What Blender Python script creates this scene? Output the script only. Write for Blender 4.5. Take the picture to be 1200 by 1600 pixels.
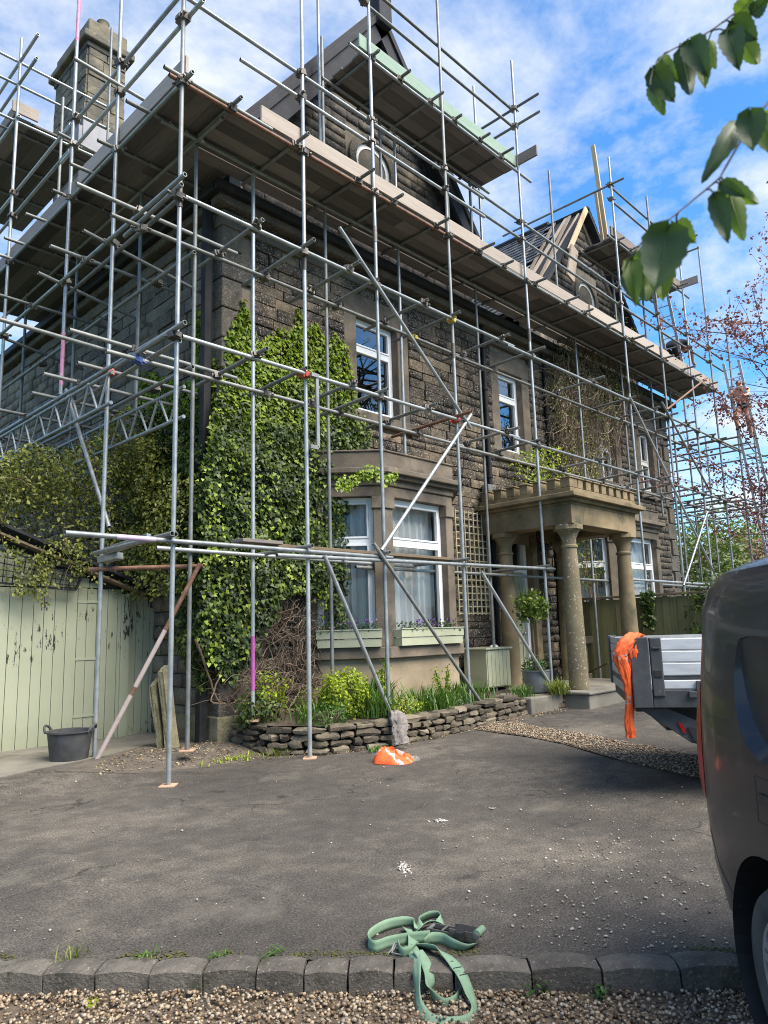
import bpy, bmesh, math, random
import numpy as np
from mathutils import Vector, Matrix, noise
random.seed(7); RNG = np.random.default_rng(7)
for o in list(bpy.data.objects): bpy.data.objects.remove(o)
scene = bpy.context.scene; COL = scene.collection
R = math.radians
# ------------------------------------------------------------------ camera
# measured from the photograph: verticals, eaves lines and the two facade directions
CAMH = 1.40
FPX, YAW, PITCH, ROLL = 1126.64, 0.76922, 0.16528, -0.02926       # +X along the front, +Y along the side wall
fw = Vector((math.cos(YAW)*math.cos(PITCH), math.sin(YAW)*math.cos(PITCH), math.sin(PITCH)))
r0 = Vector((math.sin(YAW), -math.cos(YAW), 0)); u0 = r0.cross(fw)
rt = r0*math.cos(ROLL)+u0*math.sin(ROLL); up = u0*math.cos(ROLL)-r0*math.sin(ROLL)
cd = bpy.data.cameras.new('camera'); cam = bpy.data.objects.new('camera', cd); COL.objects.link(cam)
cam.matrix_world = Matrix(((rt.x, up.x, -fw.x, 0), (rt.y, up.y, -fw.y, 0), (rt.z, up.z, -fw.z, CAMH), (0, 0, 0, 1)))
cd.sensor_fit = 'VERTICAL'; cd.sensor_height = 36; cd.lens = 36*FPX/1600; cd.clip_start = .05; cd.clip_end = 3000
cd.dof.use_dof = True; cd.dof.focus_distance = 9.0; cd.dof.aperture_fstop = 7.5
scene.camera = cam
scene.render.resolution_x = 768; scene.render.resolution_y = 1024
# ------------------------------------------------------------------ sky, sun, exposure
SUN = Vector((0.10, -0.62, 0.80)).normalized()
elev = math.asin(SUN.z); azim = math.atan2(SUN.x, SUN.y)
W = bpy.data.worlds.new('World'); scene.world = W; W.use_nodes = True
nt = W.node_tree; nt.nodes.clear()
def N(t, kind, **kw):
    n = t.nodes.new(kind)
    for k, v in kw.items(): setattr(n, k, v)
    return n
def L(t, a, b): t.links.new(a, b)
out = N(nt, 'ShaderNodeOutputWorld'); bg = N(nt, 'ShaderNodeBackground'); bg.inputs['Strength'].default_value = 0.12
sky = N(nt, 'ShaderNodeTexSky', sky_type='NISHITA', sun_disc=False, sun_elevation=elev, sun_rotation=azim, air_density=1.0, dust_density=.35, ozone_density=3.0)
tc = N(nt, 'ShaderNodeTexCoord'); sep = N(nt, 'ShaderNodeSeparateXYZ'); L(nt, tc.outputs['Generated'], sep.inputs[0])
mx = N(nt, 'ShaderNodeMath', operation='MAXIMUM'); L(nt, sep.outputs['Z'], mx.inputs[0]); mx.inputs[1].default_value = 0.0
ad = N(nt, 'ShaderNodeMath', operation='ADD'); L(nt, mx.outputs[0], ad.inputs[0]); ad.inputs[1].default_value = .18
dx = N(nt, 'ShaderNodeMath', operation='DIVIDE'); L(nt, sep.outputs['X'], dx.inputs[0]); L(nt, ad.outputs[0], dx.inputs[1])
dy = N(nt, 'ShaderNodeMath', operation='DIVIDE'); L(nt, sep.outputs['Y'], dy.inputs[0]); L(nt, ad.outputs[0], dy.inputs[1])
cmb = N(nt, 'ShaderNodeCombineXYZ'); L(nt, dx.outputs[0], cmb.inputs[0]); L(nt, dy.outputs[0], cmb.inputs[1]); cmb.inputs[2].default_value = 3.1
n1 = N(nt, 'ShaderNodeTexNoise'); n1.inputs['Scale'].default_value = 1.5; n1.inputs['Detail'].default_value = 12; n1.inputs['Roughness'].default_value = .60; n1.inputs['Distortion'].default_value = .55
L(nt, cmb.outputs[0], n1.inputs['Vector'])
cr = N(nt, 'ShaderNodeValToRGB'); cr.color_ramp.elements[0].position = .44; cr.color_ramp.elements[1].position = .62
cr.color_ramp.elements[0].color = (0, 0, 0, 1); cr.color_ramp.elements[1].color = (.92, .92, .92, 1)
n2 = N(nt, 'ShaderNodeTexNoise'); n2.inputs['Scale'].default_value = 5.5; n2.inputs['Detail'].default_value = 10; n2.inputs['Roughness'].default_value = .66; L(nt, cmb.outputs[0], n2.inputs['Vector'])
mm = N(nt, 'ShaderNodeMixRGB'); mm.inputs['Fac'].default_value = .34; L(nt, n1.outputs['Fac'], mm.inputs['Color1']); L(nt, n2.outputs['Fac'], mm.inputs['Color2']); L(nt, mm.outputs[0], cr.inputs['Fac'])
tint = N(nt, 'ShaderNodeMixRGB', blend_type='MULTIPLY'); tint.inputs['Fac'].default_value = 1; tint.inputs['Color2'].default_value = (.50, .93, 1.22, 1)
L(nt, sky.outputs[0], tint.inputs['Color1'])
mixc = N(nt, 'ShaderNodeMixRGB'); L(nt, cr.outputs['Color'], mixc.inputs['Fac']); L(nt, tint.outputs[0], mixc.inputs['Color1']); mixc.inputs['Color2'].default_value = (3.9, 4.1, 4.35, 1)
L(nt, mixc.outputs[0], bg.inputs['Color']); L(nt, bg.outputs[0], out.inputs['Surface'])
sd = bpy.data.lights.new('sun', 'SUN'); sd.energy = 4.6; sd.angle = R(48); sd.color = (1, .92, .80)
so = bpy.data.objects.new('sun', sd); COL.objects.link(so); so.rotation_euler = (-SUN).to_track_quat('-Z', 'Y').to_euler(); so.location = (10, -10, 20)
vs = scene.view_settings; vs.view_transform = 'Standard'; vs.look = 'None'; vs.gamma = 1; vs.use_curve_mapping = False; vs.exposure = 1.12
try:
    scene.cycles.use_denoising = True; scene.cycles.denoiser = 'OPENIMAGEDENOISE'; scene.cycles.denoising_input_passes = 'RGB_ALBEDO_NORMAL'; scene.cycles.denoising_prefilter = 'NONE'; scene.cycles.filter_width = 1.0
    scene.cycles.max_bounces = 6; scene.cycles.transparent_max_bounces = 12
except Exception: pass
# ------------------------------------------------------------------ measuring helper: a pixel of the 1200x1600 photograph on a known plane
CP = Vector((0, 0, CAMH))
def ray(x, y): return rt*((x-600)/FPX) - up*((y-800)/FPX) + fw
def hit(x, y, ax, val):
    d = ray(x, y); t = (val-CP[ax])/d[ax]; return CP+d*t
FWD = Vector((math.cos(YAW), math.sin(YAW), 0)); RGT = Vector((math.sin(YAW), -math.cos(YAW), 0))
def c2w(lat, d, z=0): v = RGT*lat+FWD*d; return Vector((v.x, v.y, z))
def depth(P): return (Vector(P)-CP).dot(fw)
def topx(P):
    v = Vector(P)-CP; d = v.dot(fw); return 600+FPX*v.dot(rt)/d, 800-FPX*v.dot(up)/d
# ------------------------------------------------------------------ materials
def ramp(t, fac, cols, pos=None):
    r = N(t, 'ShaderNodeValToRGB'); e = r.color_ramp.elements
    while len(e) < len(cols): e.new(.5)
    for i, c in enumerate(cols):
        e[i].position = (pos[i] if pos else i/max(1, len(cols)-1)); e[i].color = (c[0], c[1], c[2], 1)
    L(t, fac, r.inputs['Fac']); return r.outputs['Color']
def mathn(t, op, a, b=None, clamp=False):
    m = N(t, 'ShaderNodeMath', operation=op); m.use_clamp = clamp
    for i, v in enumerate((a, b)):
        if v is None: continue
        if isinstance(v, (int, float)): m.inputs[i].default_value = v
        else: L(t, v, m.inputs[i])
    return m.outputs[0]
def noi(t, vec, scale, detail=5, rough=.6, dist=0):
    n = N(t, 'ShaderNodeTexNoise'); n.inputs['Scale'].default_value = scale; n.inputs['Detail'].default_value = detail
    n.inputs['Roughness'].default_value = rough; n.inputs['Distortion'].default_value = dist
    if vec is not None: L(t, vec, n.inputs['Vector'])
    return n.outputs['Fac']
def mixc_(t, fac, a, b, blend='MIX'):
    m = N(t, 'ShaderNodeMixRGB', blend_type=blend)
    for i, v in zip(('Fac', 'Color1', 'Color2'), (fac, a, b)):
        if isinstance(v, (int, float)): m.inputs[i].default_value = v
        elif isinstance(v, tuple): m.inputs[i].default_value = (v[0], v[1], v[2], 1)
        else: L(t, v, m.inputs[i])
    return m.outputs[0]
def coords(t, stretch=None, local=False):
    if local: v = N(t, 'ShaderNodeTexCoord').outputs['Object']
    else: v = N(t, 'ShaderNodeNewGeometry').outputs['Position']
    if stretch:
        mp = N(t, 'ShaderNodeMapping'); mp.inputs['Scale'].default_value = stretch; L(t, v, mp.inputs['Vector']); v = mp.outputs[0]
    return v
def newmat(name):
    m = bpy.data.materials.new(name); m.use_nodes = True; t = m.node_tree
    return m, t, t.nodes['Principled BSDF']
def M(name, cols, scale=6, detail=6, rough=.8, bump=.3, bscale=45, metal=0, island=0, obj=0, stretch=None, fine=None, spec=.5, pos=None, blot=None, bdist=.01, nrough=.6, local=False):
    """noise-coloured surface; island / obj = share of the colour that changes from piece to piece; blot = (colour, scale, lo, hi) stains; fine = (colour, scale, lo, hi) specks"""
    m, t, b = newmat(name); v = coords(t, stretch, local)
    f = noi(t, v, scale, detail, nrough)
    f = mathn(t, 'ADD', mathn(t, 'MULTIPLY', mathn(t, 'SUBTRACT', f, .5), 1.9), .5)
    if island: f = mathn(t, 'ADD', mathn(t, 'MULTIPLY', f, 1-island), mathn(t, 'MULTIPLY', N(t, 'ShaderNodeNewGeometry').outputs['Random Per Island'], island))
    if obj: f = mathn(t, 'ADD', mathn(t, 'MULTIPLY', f, 1-obj), mathn(t, 'MULTIPLY', N(t, 'ShaderNodeObjectInfo').outputs['Random'], obj))
    if island or obj: f = mathn(t, 'ADD', mathn(t, 'MULTIPLY', mathn(t, 'SUBTRACT', f, .5), 1.45), .5, True)
    c = ramp(t, f, cols, pos)
    for spec_ in (blot, fine):
        if spec_:
            col, sc, lo, hi = spec_
            msk = noi(t, v, sc, 5, .65); mr = N(t, 'ShaderNodeMapRange'); mr.inputs[1].default_value = lo; mr.inputs[2].default_value = hi; L(t, msk, mr.inputs[0])
            c = mixc_(t, mr.outputs[0], c, col)
    L(t, c, b.inputs['Base Color'])
    b.inputs['Roughness'].default_value = rough; b.inputs['Metallic'].default_value = metal; b.inputs['Specular IOR Level'].default_value = spec
    if bump:
        bn = N(t, 'ShaderNodeBump'); bn.inputs['Strength'].default_value = bump; bn.inputs['Distance'].default_value = bdist
        L(t, noi(t, v, bscale, 5, .65), bn.inputs['Height']); L(t, bn.outputs[0], b.inputs['Normal'])
    return m
def leafmat(name, cols, trans=.3, rough=.45, sc=1.2, spec=.4):
    m, t, b = newmat(name); g = N(t, 'ShaderNodeNewGeometry')
    f = mathn(t, 'ADD', mathn(t, 'MULTIPLY', g.outputs['Random Per Island'], .62), mathn(t, 'MULTIPLY', mathn(t, 'SUBTRACT', noi(t, g.outputs['Position'], sc, 4), .28), .85))
    c = ramp(t, f, cols); L(t, c, b.inputs['Base Color']); b.inputs['Roughness'].default_value = rough; b.inputs['Specular IOR Level'].default_value = spec
    tr = N(t, 'ShaderNodeBsdfTranslucent'); L(t, mixc_(t, 1.0, c, (1.3, 1.5, .6), 'MULTIPLY'), tr.inputs['Color'])
    ms = N(t, 'ShaderNodeMixShader'); ms.inputs[0].default_value = trans
    L(t, b.outputs[0], ms.inputs[1]); L(t, tr.outputs[0], ms.inputs[2]); L(t, ms.outputs[0], t.nodes['Material Output'].inputs['Surface'])
    return m
MAT = {}
# walls
MAT['stone'] = M('sooty_sandstone', [(.020, .017, .014), (.06, .047, .034), (.135, .103, .068), (.29, .215, .13)], scale=3.4, island=.34, obj=.30, rough=.92, bump=.8, bscale=26, bdist=.02, blot=((.014, .013, .012), 1.1, .47, .60), fine=((.36, .30, .225), 40, .55, .64))
MAT['stone_left'] = M('grey_sooty_sandstone', [(.042, .036, .029), (.088, .074, .058), (.155, .13, .098), (.25, .205, .15)], scale=2.6, island=.30, obj=.30, rough=.92, bump=.8, bscale=26, bdist=.02, fine=((.26, .235, .19), 34, .58, .64))
MAT['stone_black'] = M('soot_black_gable_stone', [(.014, .013, .012), (.034, .030, .026), (.075, .063, .05), (.16, .13, .09)], scale=3.4, island=.3, rough=.93, bump=.8, bscale=30, bdist=.02, fine=((.22, .19, .145), 30, .585, .66))
MAT['mortar'] = M('old_lime_mortar', [(.10, .085, .065), (.28, .23, .16)], scale=3, rough=.95, bump=.5)
MAT['mortar_dark'] = M('sooty_mortar', [(.06, .052, .043), (.17, .145, .11)], scale=3, rough=.95, bump=.5)
MAT['dress'] = M('weathered_dressed_stone', [(.06, .05, .04), (.14, .112, .082), (.24, .19, .135)], scale=1.7, rough=.9, bump=.4, bscale=60, blot=((.045, .04, .034), 2.2, .52, .72), fine=((.30, .26, .20), 60, .62, .72))
MAT['quoin'] = M('dark_quoin_stone', [(.035, .032, .028), (.085, .074, .06), (.14, .118, .09)], scale=2.4, rough=.93, bump=.6, obj=.3, bscale=40, fine=((.24, .21, .165), 44, .54, .65))
MAT['plinth'] = M('tan_rubbed_stone', [(.20, .155, .10), (.30, .235, .155), (.40, .325, .225)], scale=1.6, rough=.92, bump=.35, blot=((.13, .12, .07), 1.8, .58, .74))
MAT['porch'] = M('ochre_porch_sandstone', [(.10, .078, .045), (.20, .150, .082), (.33, .25, .14)], scale=1.5, detail=7, rough=.9, bump=.3, bscale=70, blot=((.065, .062, .036), 1.7, .52, .7))
MAT['lichen'] = M('lichened_column_stone', [(.11, .09, .05), (.18, .145, .085), (.26, .21, .125)], scale=1.6, rough=.9, bump=.35, blot=((.46, .43, .30), 24, .605, .625))
MAT['chim'] = M('lichened_chimney_stone', [(.04, .036, .03), (.10, .088, .066), (.21, .18, .12)], scale=3, island=.4, rough=.92, bump=.6, bscale=30, blot=((.34, .27, .07), 5, .62, .72))
MAT['slate'] = M('blue_grey_slate', [(.11, .112, .118), (.18, .182, .188), (.26, .262, .268)], scale=3, island=.6, rough=.62, bump=.25, bscale=40)
MAT['lead'] = M('grey_lead_sheet', [(.10, .105, .12), (.16, .165, .18)], scale=3, rough=.45, bump=.12, metal=.2)
MAT['blackslate'] = M('dark_slate_cladding', [(.022, .022, .026), (.045, .045, .05)], scale=4, rough=.7, bump=.2, spec=.15)
# metal
def tube_mat(name, cols, rough=.42, metal=.75):
    m = M(name, cols, scale=9, detail=5, rough=rough, bump=.06, bscale=120, metal=metal, obj=.45, blot=((.16, .13, .10), 7, .63, .8)); return m
MAT['galv'] = tube_mat('galvanised_tube', [(.19, .205, .205), (.30, .315, .315), (.42, .435, .43)], metal=.45)
MAT['galvdull'] = tube_mat('dull_galvanised_tube', [(.12, .125, .12), (.19, .195, .185), (.27, .275, .26)], rough=.55, metal=.35)
MAT['rust'] = M('rusty_tube', [(.10, .05, .035), (.19, .095, .06), (.26, .16, .12)], scale=14, rough=.7, bump=.2, metal=.2)
MAT['pink'] = M('chalky_pink_paint', [(.42, .12, .24), (.55, .22, .34), (.50, .36, .40)], scale=16, rough=.6, bump=.1)
MAT['lavender'] = M('worn_lavender_paint', [(.34, .24, .38), (.42, .33, .45), (.38, .38, .40)], scale=16, rough=.6, bump=.1)
MAT['purple'] = M('magenta_paint', [(.30, .06, .24), (.42, .10, .33)], scale=16, rough=.6, bump=.1)
MAT['redp'] = M('red_painted_coupler', [(.36, .05, .03), (.46, .09, .05)], scale=20, rough=.55, bump=.1)
MAT['yelp'] = M('yellow_painted_coupler', [(.42, .30, .03), (.55, .42, .08)], scale=20, rough=.55, bump=.1)
MAT['bluep'] = M('blue_painted_coupler', [(.03, .07, .22), (.06, .11, .3)], scale=20, rough=.55, bump=.1)
MAT['coupler'] = M('weathered_coupler_steel', [(.05, .047, .043), (.12, .105, .09), (.22, .2, .175)], scale=20, rough=.55, bump=.25, metal=.5, obj=.5)
# timber
def wood(name, cols, stretch, obj=.68, rough=.85, fine=None):
    return M(name, cols, scale=1.0, detail=8, rough=rough, bump=.35, bscale=3, stretch=stretch, obj=obj, fine=fine, nrough=.7)
MAT['boardX'] = wood('scaffold_board_along_front', [(.065, .056, .051), (.125, .11, .10), (.21, .185, .165)], (2.2, 26, 26))
MAT['boardY'] = wood('scaffold_board_along_side', [(.065, .057, .053), (.125, .112, .103), (.21, .188, .17)], (26, 2.2, 26))
MAT['toeX'] = wood('toe_board_along_front', [(.15, .122, .10), (.26, .215, .175), (.38, .32, .265)], (2.0, 24, 24))
MAT['toeY'] = wood('toe_board_along_side', [(.15, .125, .11), (.26, .215, .19), (.38, .32, .28)], (24, 2.0, 24))
MAT['greenboard'] = wood('green_toe_board', [(.10, .16, .12), (.17, .24, .18), (.26, .34, .27)], (2.0, 24, 24))
MAT['newwood'] = wood('new_sawn_timber', [(.40, .27, .15), (.55, .40, .24), (.64, .50, .32)], (10, 10, 2))
MAT['oldwood'] = wood('old_weathered_rafter', [(.12, .09, .065), (.24, .19, .14), (.36, .29, .22)], (9, 9, 2))
MAT['fence'] = wood('algae_green_fence_wood', [(.10, .10, .04), (.19, .18, .08), (.28, .25, .13)], (16, 16, 1.0), obj=.5)
MAT['fencetop'] = wood('weathered_brown_rail', [(.12, .085, .055), (.2, .15, .10)], (3, 3, 20))
MAT['cedar'] = wood('brown_fascia_wood', [(.10, .07, .04), (.2, .145, .09)], (4, 18, 18))
# paint
def sagemat(name, c0, c1, c2):
    m = M(name, [c0, c1, c2], scale=1.4, rough=.6, bump=.12, obj=.22, blot=((.22, .215, .16), 2.3, .60, .82)); return m
MAT['sage'] = sagemat('sage_green_paint', (.29, .305, .20), (.34, .35, .24), (.39, .40, .28))
def flaky():
    m, t, b = newmat('flaking_sage_paint'); v = coords(t)
    mp = N(t, 'ShaderNodeMapping'); mp.inputs['Scale'].default_value = (1, 1, .26); L(t, v, mp.inputs['Vector'])
    base = ramp(t, mathn(t, 'ADD', mathn(t, 'MULTIPLY', noi(t, v, 1.6, 6), .75), mathn(t, 'MULTIPLY', N(t, 'ShaderNodeObjectInfo').outputs['Random'], .25)), [(.29, .305, .20), (.34, .35, .24), (.39, .40, .28)])
    a = noi(t, mp.outputs[0], 21, 6, .7); bb = noi(t, v, 1.3, 2, .5)
    f = mathn(t, 'ADD', a, mathn(t, 'MULTIPLY', mathn(t, 'SUBTRACT', bb, .5), .62))
    mr = N(t, 'ShaderNodeMapRange'); mr.inputs[1].default_value = .685; mr.inputs[2].default_value = .70; L(t, f, mr.inputs[0])
    low = N(t, 'ShaderNodeSeparateXYZ'); L(t, v, low.inputs[0])
    g = N(t, 'ShaderNodeMapRange'); g.inputs[1].default_value = .75; g.inputs[2].default_value = .05; g.inputs[4].default_value = .5; L(t, mathn(t, 'ADD', low.outputs['Z'], mathn(t, 'MULTIPLY', noi(t, v, 5, 5), .35)), g.inputs[0])
    c = mixc_(t, g.outputs[0], base, (.16, .17, .10)); c = mixc_(t, mr.outputs[0], c, (.022, .02, .017))
    L(t, c, b.inputs['Base Color']); b.inputs['Roughness'].default_value = .62
    bn = N(t, 'ShaderNodeBump'); bn.inputs['Strength'].default_value = .5; bn.inputs['Distance'].default_value = .004; bn.invert = True
    L(t, mr.outputs[0], bn.inputs['Height']); L(t, bn.outputs[0], b.inputs['Normal']); return m
MAT['flaky'] = flaky()
MAT['upvc'] = M('white_window_plastic', [(.70, .71, .71), (.80, .80, .79)], scale=3, rough=.35, bump=0)
MAT['oldwhite'] = M('peeling_white_sash_paint', [(.42, .41, .38), (.66, .65, .62), (.72, .71, .69)], scale=9, rough=.6, bump=.2)
MAT['blackpipe'] = M('black_cast_iron_pipe', [(.012, .012, .013), (.03, .03, .03)], scale=6, rough=.6, bump=.1, spec=.2)
MAT['curtain'] = M('pale_net_curtain', [(.62, .62, .60), (.80, .80, .78)], scale=2, rough=.9, bump=0)
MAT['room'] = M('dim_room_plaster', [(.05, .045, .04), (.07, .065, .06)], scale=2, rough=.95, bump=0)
def glassmat(name, tint, refl):
    m, t, b = newmat(name); t.nodes.remove(b)
    tr = N(t, 'ShaderNodeBsdfTransparent'); tr.inputs[0].default_value = tint+(1,)
    gl = N(t, 'ShaderNodeBsdfGlossy'); gl.inputs['Roughness'].default_value = .01; gl.inputs['Color'].default_value = (.9, .93, .95, 1)
    lw = N(t, 'ShaderNodeFresnel'); lw.inputs['IOR'].default_value = 1.5
    ms = N(t, 'ShaderNodeMixShader'); L(t, mathn(t, 'MULTIPLY', lw.outputs[0], refl, True), ms.inputs[0]); L(t, tr.outputs[0], ms.inputs[1]); L(t, gl.outputs[0], ms.inputs[2])
    L(t, ms.outputs[0], t.nodes['Material Output'].inputs['Surface']); return m
MAT['glass'] = glassmat('double_glazed_pane', (.78, .81, .82), 3.5)
MAT['glasslow'] = glassmat('bay_window_pane', (.90, .91, .91), .8)
# ------------------------------------------------------------------ building helpers
WL = {}                                    # world location of every object (parents are never rotated)
def reg(o, loc, parent=None):
    COL.objects.link(o); WL[o.name] = Vector(loc)
    if parent is not None:
        o.parent = parent; o.location = Vector(loc)-WL[parent.name]
    else: o.location = loc
    return o
def tag(o, label=None, cat=None, group=None, kind=None):
    if label: o['label'] = label
    if cat: o['category'] = cat
    if group: o['group'] = group
    if kind: o['kind'] = kind
    return o
def thing(name, loc, label, cat, group=None):
    o = bpy.data.objects.new(name, None); o.empty_display_size = .1; reg(o, loc); return tag(o, label, cat, group)
class Fr:                                  # local frame: x along, d outward, z up
    def __init__(s, o, ux, un): s.o = Vector(o); s.ux = Vector(ux).normalized(); s.un = Vector(un).normalized()
    def __call__(s, x, d, z): return s.o+s.ux*x+s.un*d+Vector((0, 0, z))
WF = Fr((0, 0, 0), (1, 0, 0), (0, 1, 0))
class MB:
    def __init__(s): s.v = []; s.f = []
    def add(s, vs_, fs):
        k = len(s.v); s.v += [tuple(v) for v in vs_]; s.f += [tuple(k+i for i in f) for f in fs]; return s
    def box(s, x0, x1, d0, d1, z0, z1, fr=WF):
        p = [fr(x, d, z) for z in (z0, z1) for d in (d0, d1) for x in (x0, x1)]
        return s.add(p, [(0, 2, 3, 1), (4, 5, 7, 6), (0, 1, 5, 4), (2, 6, 7, 3), (0, 4, 6, 2), (1, 3, 7, 5)])
    def bar(s, p0, p1, w, h, upv=(0, 0, 1)):      # rectangular bar between two points
        p0 = Vector(p0); p1 = Vector(p1); t = (p1-p0).normalized(); a = t.cross(Vector(upv))
        if a.length < 1e-4: a = t.cross(Vector((1, 0, 0)))
        a.normalize(); b = a.cross(t); a *= w/2; b *= h/2
        q = [p+sa*a+sb*b for p in (p0, p1) for sa, sb in ((-1, -1), (1, -1), (1, 1), (-1, 1))]
        return s.add(q, [(0, 1, 2, 3), (7, 6, 5, 4), (0, 4, 5, 1), (1, 5, 6, 2), (2, 6, 7, 3), (3, 7, 4, 0)])
    def tube(s, pts, rad, n=10, cap=True):
        pts = [Vector(p) for p in pts]; m = len(pts); rr = rad if hasattr(rad, '__len__') else [rad]*m
        ref = None; vs_ = []
        for i in range(m):
            t = (pts[min(i+1, m-1)]-pts[max(i-1, 0)])
            if t.length < 1e-9: t = Vector((0, 0, 1))
            t.normalize()
            if ref is None: ref = t.cross(Vector((0, 0, 1))) if abs(t.z) < .95 else t.cross(Vector((1, 0, 0)))
            ref = (ref-t*ref.dot(t)); ref = ref.normalized() if ref.length > 1e-6 else t.orthogonal().normalized()
            b = t.cross(ref)
            for k in range(n):
                a = 2*math.pi*k/n; vs_.append(pts[i]+(ref*math.cos(a)+b*math.sin(a))*rr[i])
        fs = [(i*n+k, i*n+(k+1) % n, (i+1)*n+(k+1) % n, (i+1)*n+k) for i in range(m-1) for k in range(n)]
        if cap: fs += [tuple(range(n-1, -1, -1)), tuple((m-1)*n+k for k in range(n))]
        return s.add(vs_, fs)
    def lathe(s, c, prof, n=24, cap=True):         # prof: (radius, z)
        c = Vector(c); m = len(prof)
        vs_ = [c+Vector((r*math.cos(2*math.pi*k/n), r*math.sin(2*math.pi*k/n), z)) for r, z in prof for k in range(n)]
        fs = [(i*n+k, i*n+(k+1) % n, (i+1)*n+(k+1) % n, (i+1)*n+k) for i in range(m-1) for k in range(n)]
        if cap: fs += [tuple(range(n-1, -1, -1)), tuple((m-1)*n+k for k in range(n))]
        return s.add(vs_, fs)
    def prism(s, poly, d0, d1, fr=WF):             # polygon in (x, z), extruded along d
        n = len(poly); vs_ = [fr(x, d, z) for d in (d0, d1) for x, z in poly]
        return s.add(vs_, [tuple(range(n)), tuple(range(2*n-1, n-1, -1))]+[(i, n+i, n+(i+1) % n, (i+1) % n) for i in range(n)])
    def plan(s, poly, z0, z1):                     # polygon in (x, y), extruded upward
        n = len(poly); vs_ = [(x, y, z) for z in (z0, z1) for x, y in poly]
        return s.add(vs_, [tuple(range(n-1, -1, -1)), tuple(range(n, 2*n))]+[(i, (i+1) % n, n+(i+1) % n, n+i) for i in range(n)])
    def build(s, name, mat, parent=None, smooth=False, bev=0, origin=None, kind=None, label=None):
        me = bpy.data.meshes.new(name); c = Vector(origin) if origin is not None else Vector(np.mean(np.array(s.v), axis=0))
        me.from_pydata([tuple(Vector(v)-c) for v in s.v], [], s.f); me.materials.append(MAT[mat] if isinstance(mat, str) else mat)
        b = bmesh.new(); b.from_mesh(me); bmesh.ops.recalc_face_normals(b, faces=b.faces); b.to_mesh(me); b.free()
        if smooth:
            me.polygons.foreach_set('use_smooth', [True]*len(me.polygons)); me.set_sharp_from_angle(angle=R(38))
        o = bpy.data.objects.new(name, me); reg(o, c, parent)
        if bev:
            md = o.modifiers.new('bevel', 'BEVEL'); md.width = bev; md.segments = 2; md.limit_method = 'ANGLE'
        if kind: o['kind'] = kind
        if label: o['label'] = label
        return o
def npmesh(name, V, F, mat, parent=None, kind=None, smooth=False, origin=None):     # V (n,3), F (m,k)
    V = np.asarray(V, dtype=np.float32); F = np.asarray(F, dtype=np.int32); c = np.array(origin if origin is not None else V.mean(axis=0), dtype=np.float32)
    me = bpy.data.meshes.new(name); me.vertices.add(len(V)); me.vertices.foreach_set('co', (V-c).ravel())
    k = F.shape[1]; me.loops.add(F.size); me.loops.foreach_set('vertex_index', F.ravel())
    me.polygons.add(len(F)); me.polygons.foreach_set('loop_start', np.arange(0, F.size, k, dtype=np.int32))
    if smooth: me.polygons.foreach_set('use_smooth', np.ones(len(F), dtype=bool))
    me.update(calc_edges=True); me.materials.append(MAT[mat] if isinstance(mat, str) else mat)
    o = bpy.data.objects.new(name, me); reg(o, Vector(c.tolist()), parent)
    if kind: o['kind'] = kind
    return o
def nrm(a): return a/np.maximum(np.linalg.norm(a, axis=1, keepdims=True), 1e-9)
LEAF = {'ivy': ([(0, .08, 0), (-.46, -.02, .06), (-.40, .42, .06), (0, 1, -.12), (.40, .42, .06), (.46, -.02, .06)], [(0, 3, 2, 1), (0, 5, 4, 3)]),
        'oval': ([(0, 0, 0), (-.26, .28, .07), (-.27, .62, .06), (0, 1, -.10), (.27, .62, .06), (.26, .28, .07)], [(0, 3, 2, 1), (0, 5, 4, 3)]),
        'slim': ([(0, 0, 0), (-.11, .3, .03), (-.10, .65, .02), (0, 1, -.12), (.10, .65, .02), (.11, .3, .03)], [(0, 3, 2, 1), (0, 5, 4, 3)])}
def leaves(name, C, Nn, T, size, mat, parent=None, tmpl='oval', kind='stuff'):
    C = np.asarray(C, float); n = len(C); Nn = nrm(np.asarray(Nn, float)); T = np.asarray(T, float)
    T = nrm(T-Nn*(T*Nn).sum(1, keepdims=True)); S = np.cross(T, Nn); tv, tf = LEAF[tmpl]; tv = np.array(tv); tf = np.array(tf)
    sz = np.asarray(size, float).reshape(-1, 1)*np.ones((n, 1))
    V = C[:, None, :]+sz[:, :, None]*(tv[None, :, 0:1]*S[:, None, :]+tv[None, :, 1:2]*T[:, None, :]+tv[None, :, 2:3]*Nn[:, None, :])
    F = (tf[None]+(np.arange(n)*len(tv))[:, None, None]).reshape(-1, 4)
    return npmesh(name, V.reshape(-1, 3), F, mat, parent, kind)
def rnd(n, s=1.0): return RNG.normal(size=(n, 3))*s
def clumps(c, rad, nclump, per, spread, surf=.75, flat=0):
    """leaf positions in clumps spread over an ellipsoid; returns points and outward directions"""
    d = nrm(rnd(nclump)); rr = RNG.uniform(surf, 1, (nclump, 1))**.7
    cc = np.array(c)+d*rr*np.array(rad); P = np.repeat(cc, per, axis=0)+rnd(nclump*per, spread)
    return P, nrm(np.repeat(d, per, axis=0)+rnd(nclump*per, .35))
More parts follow.
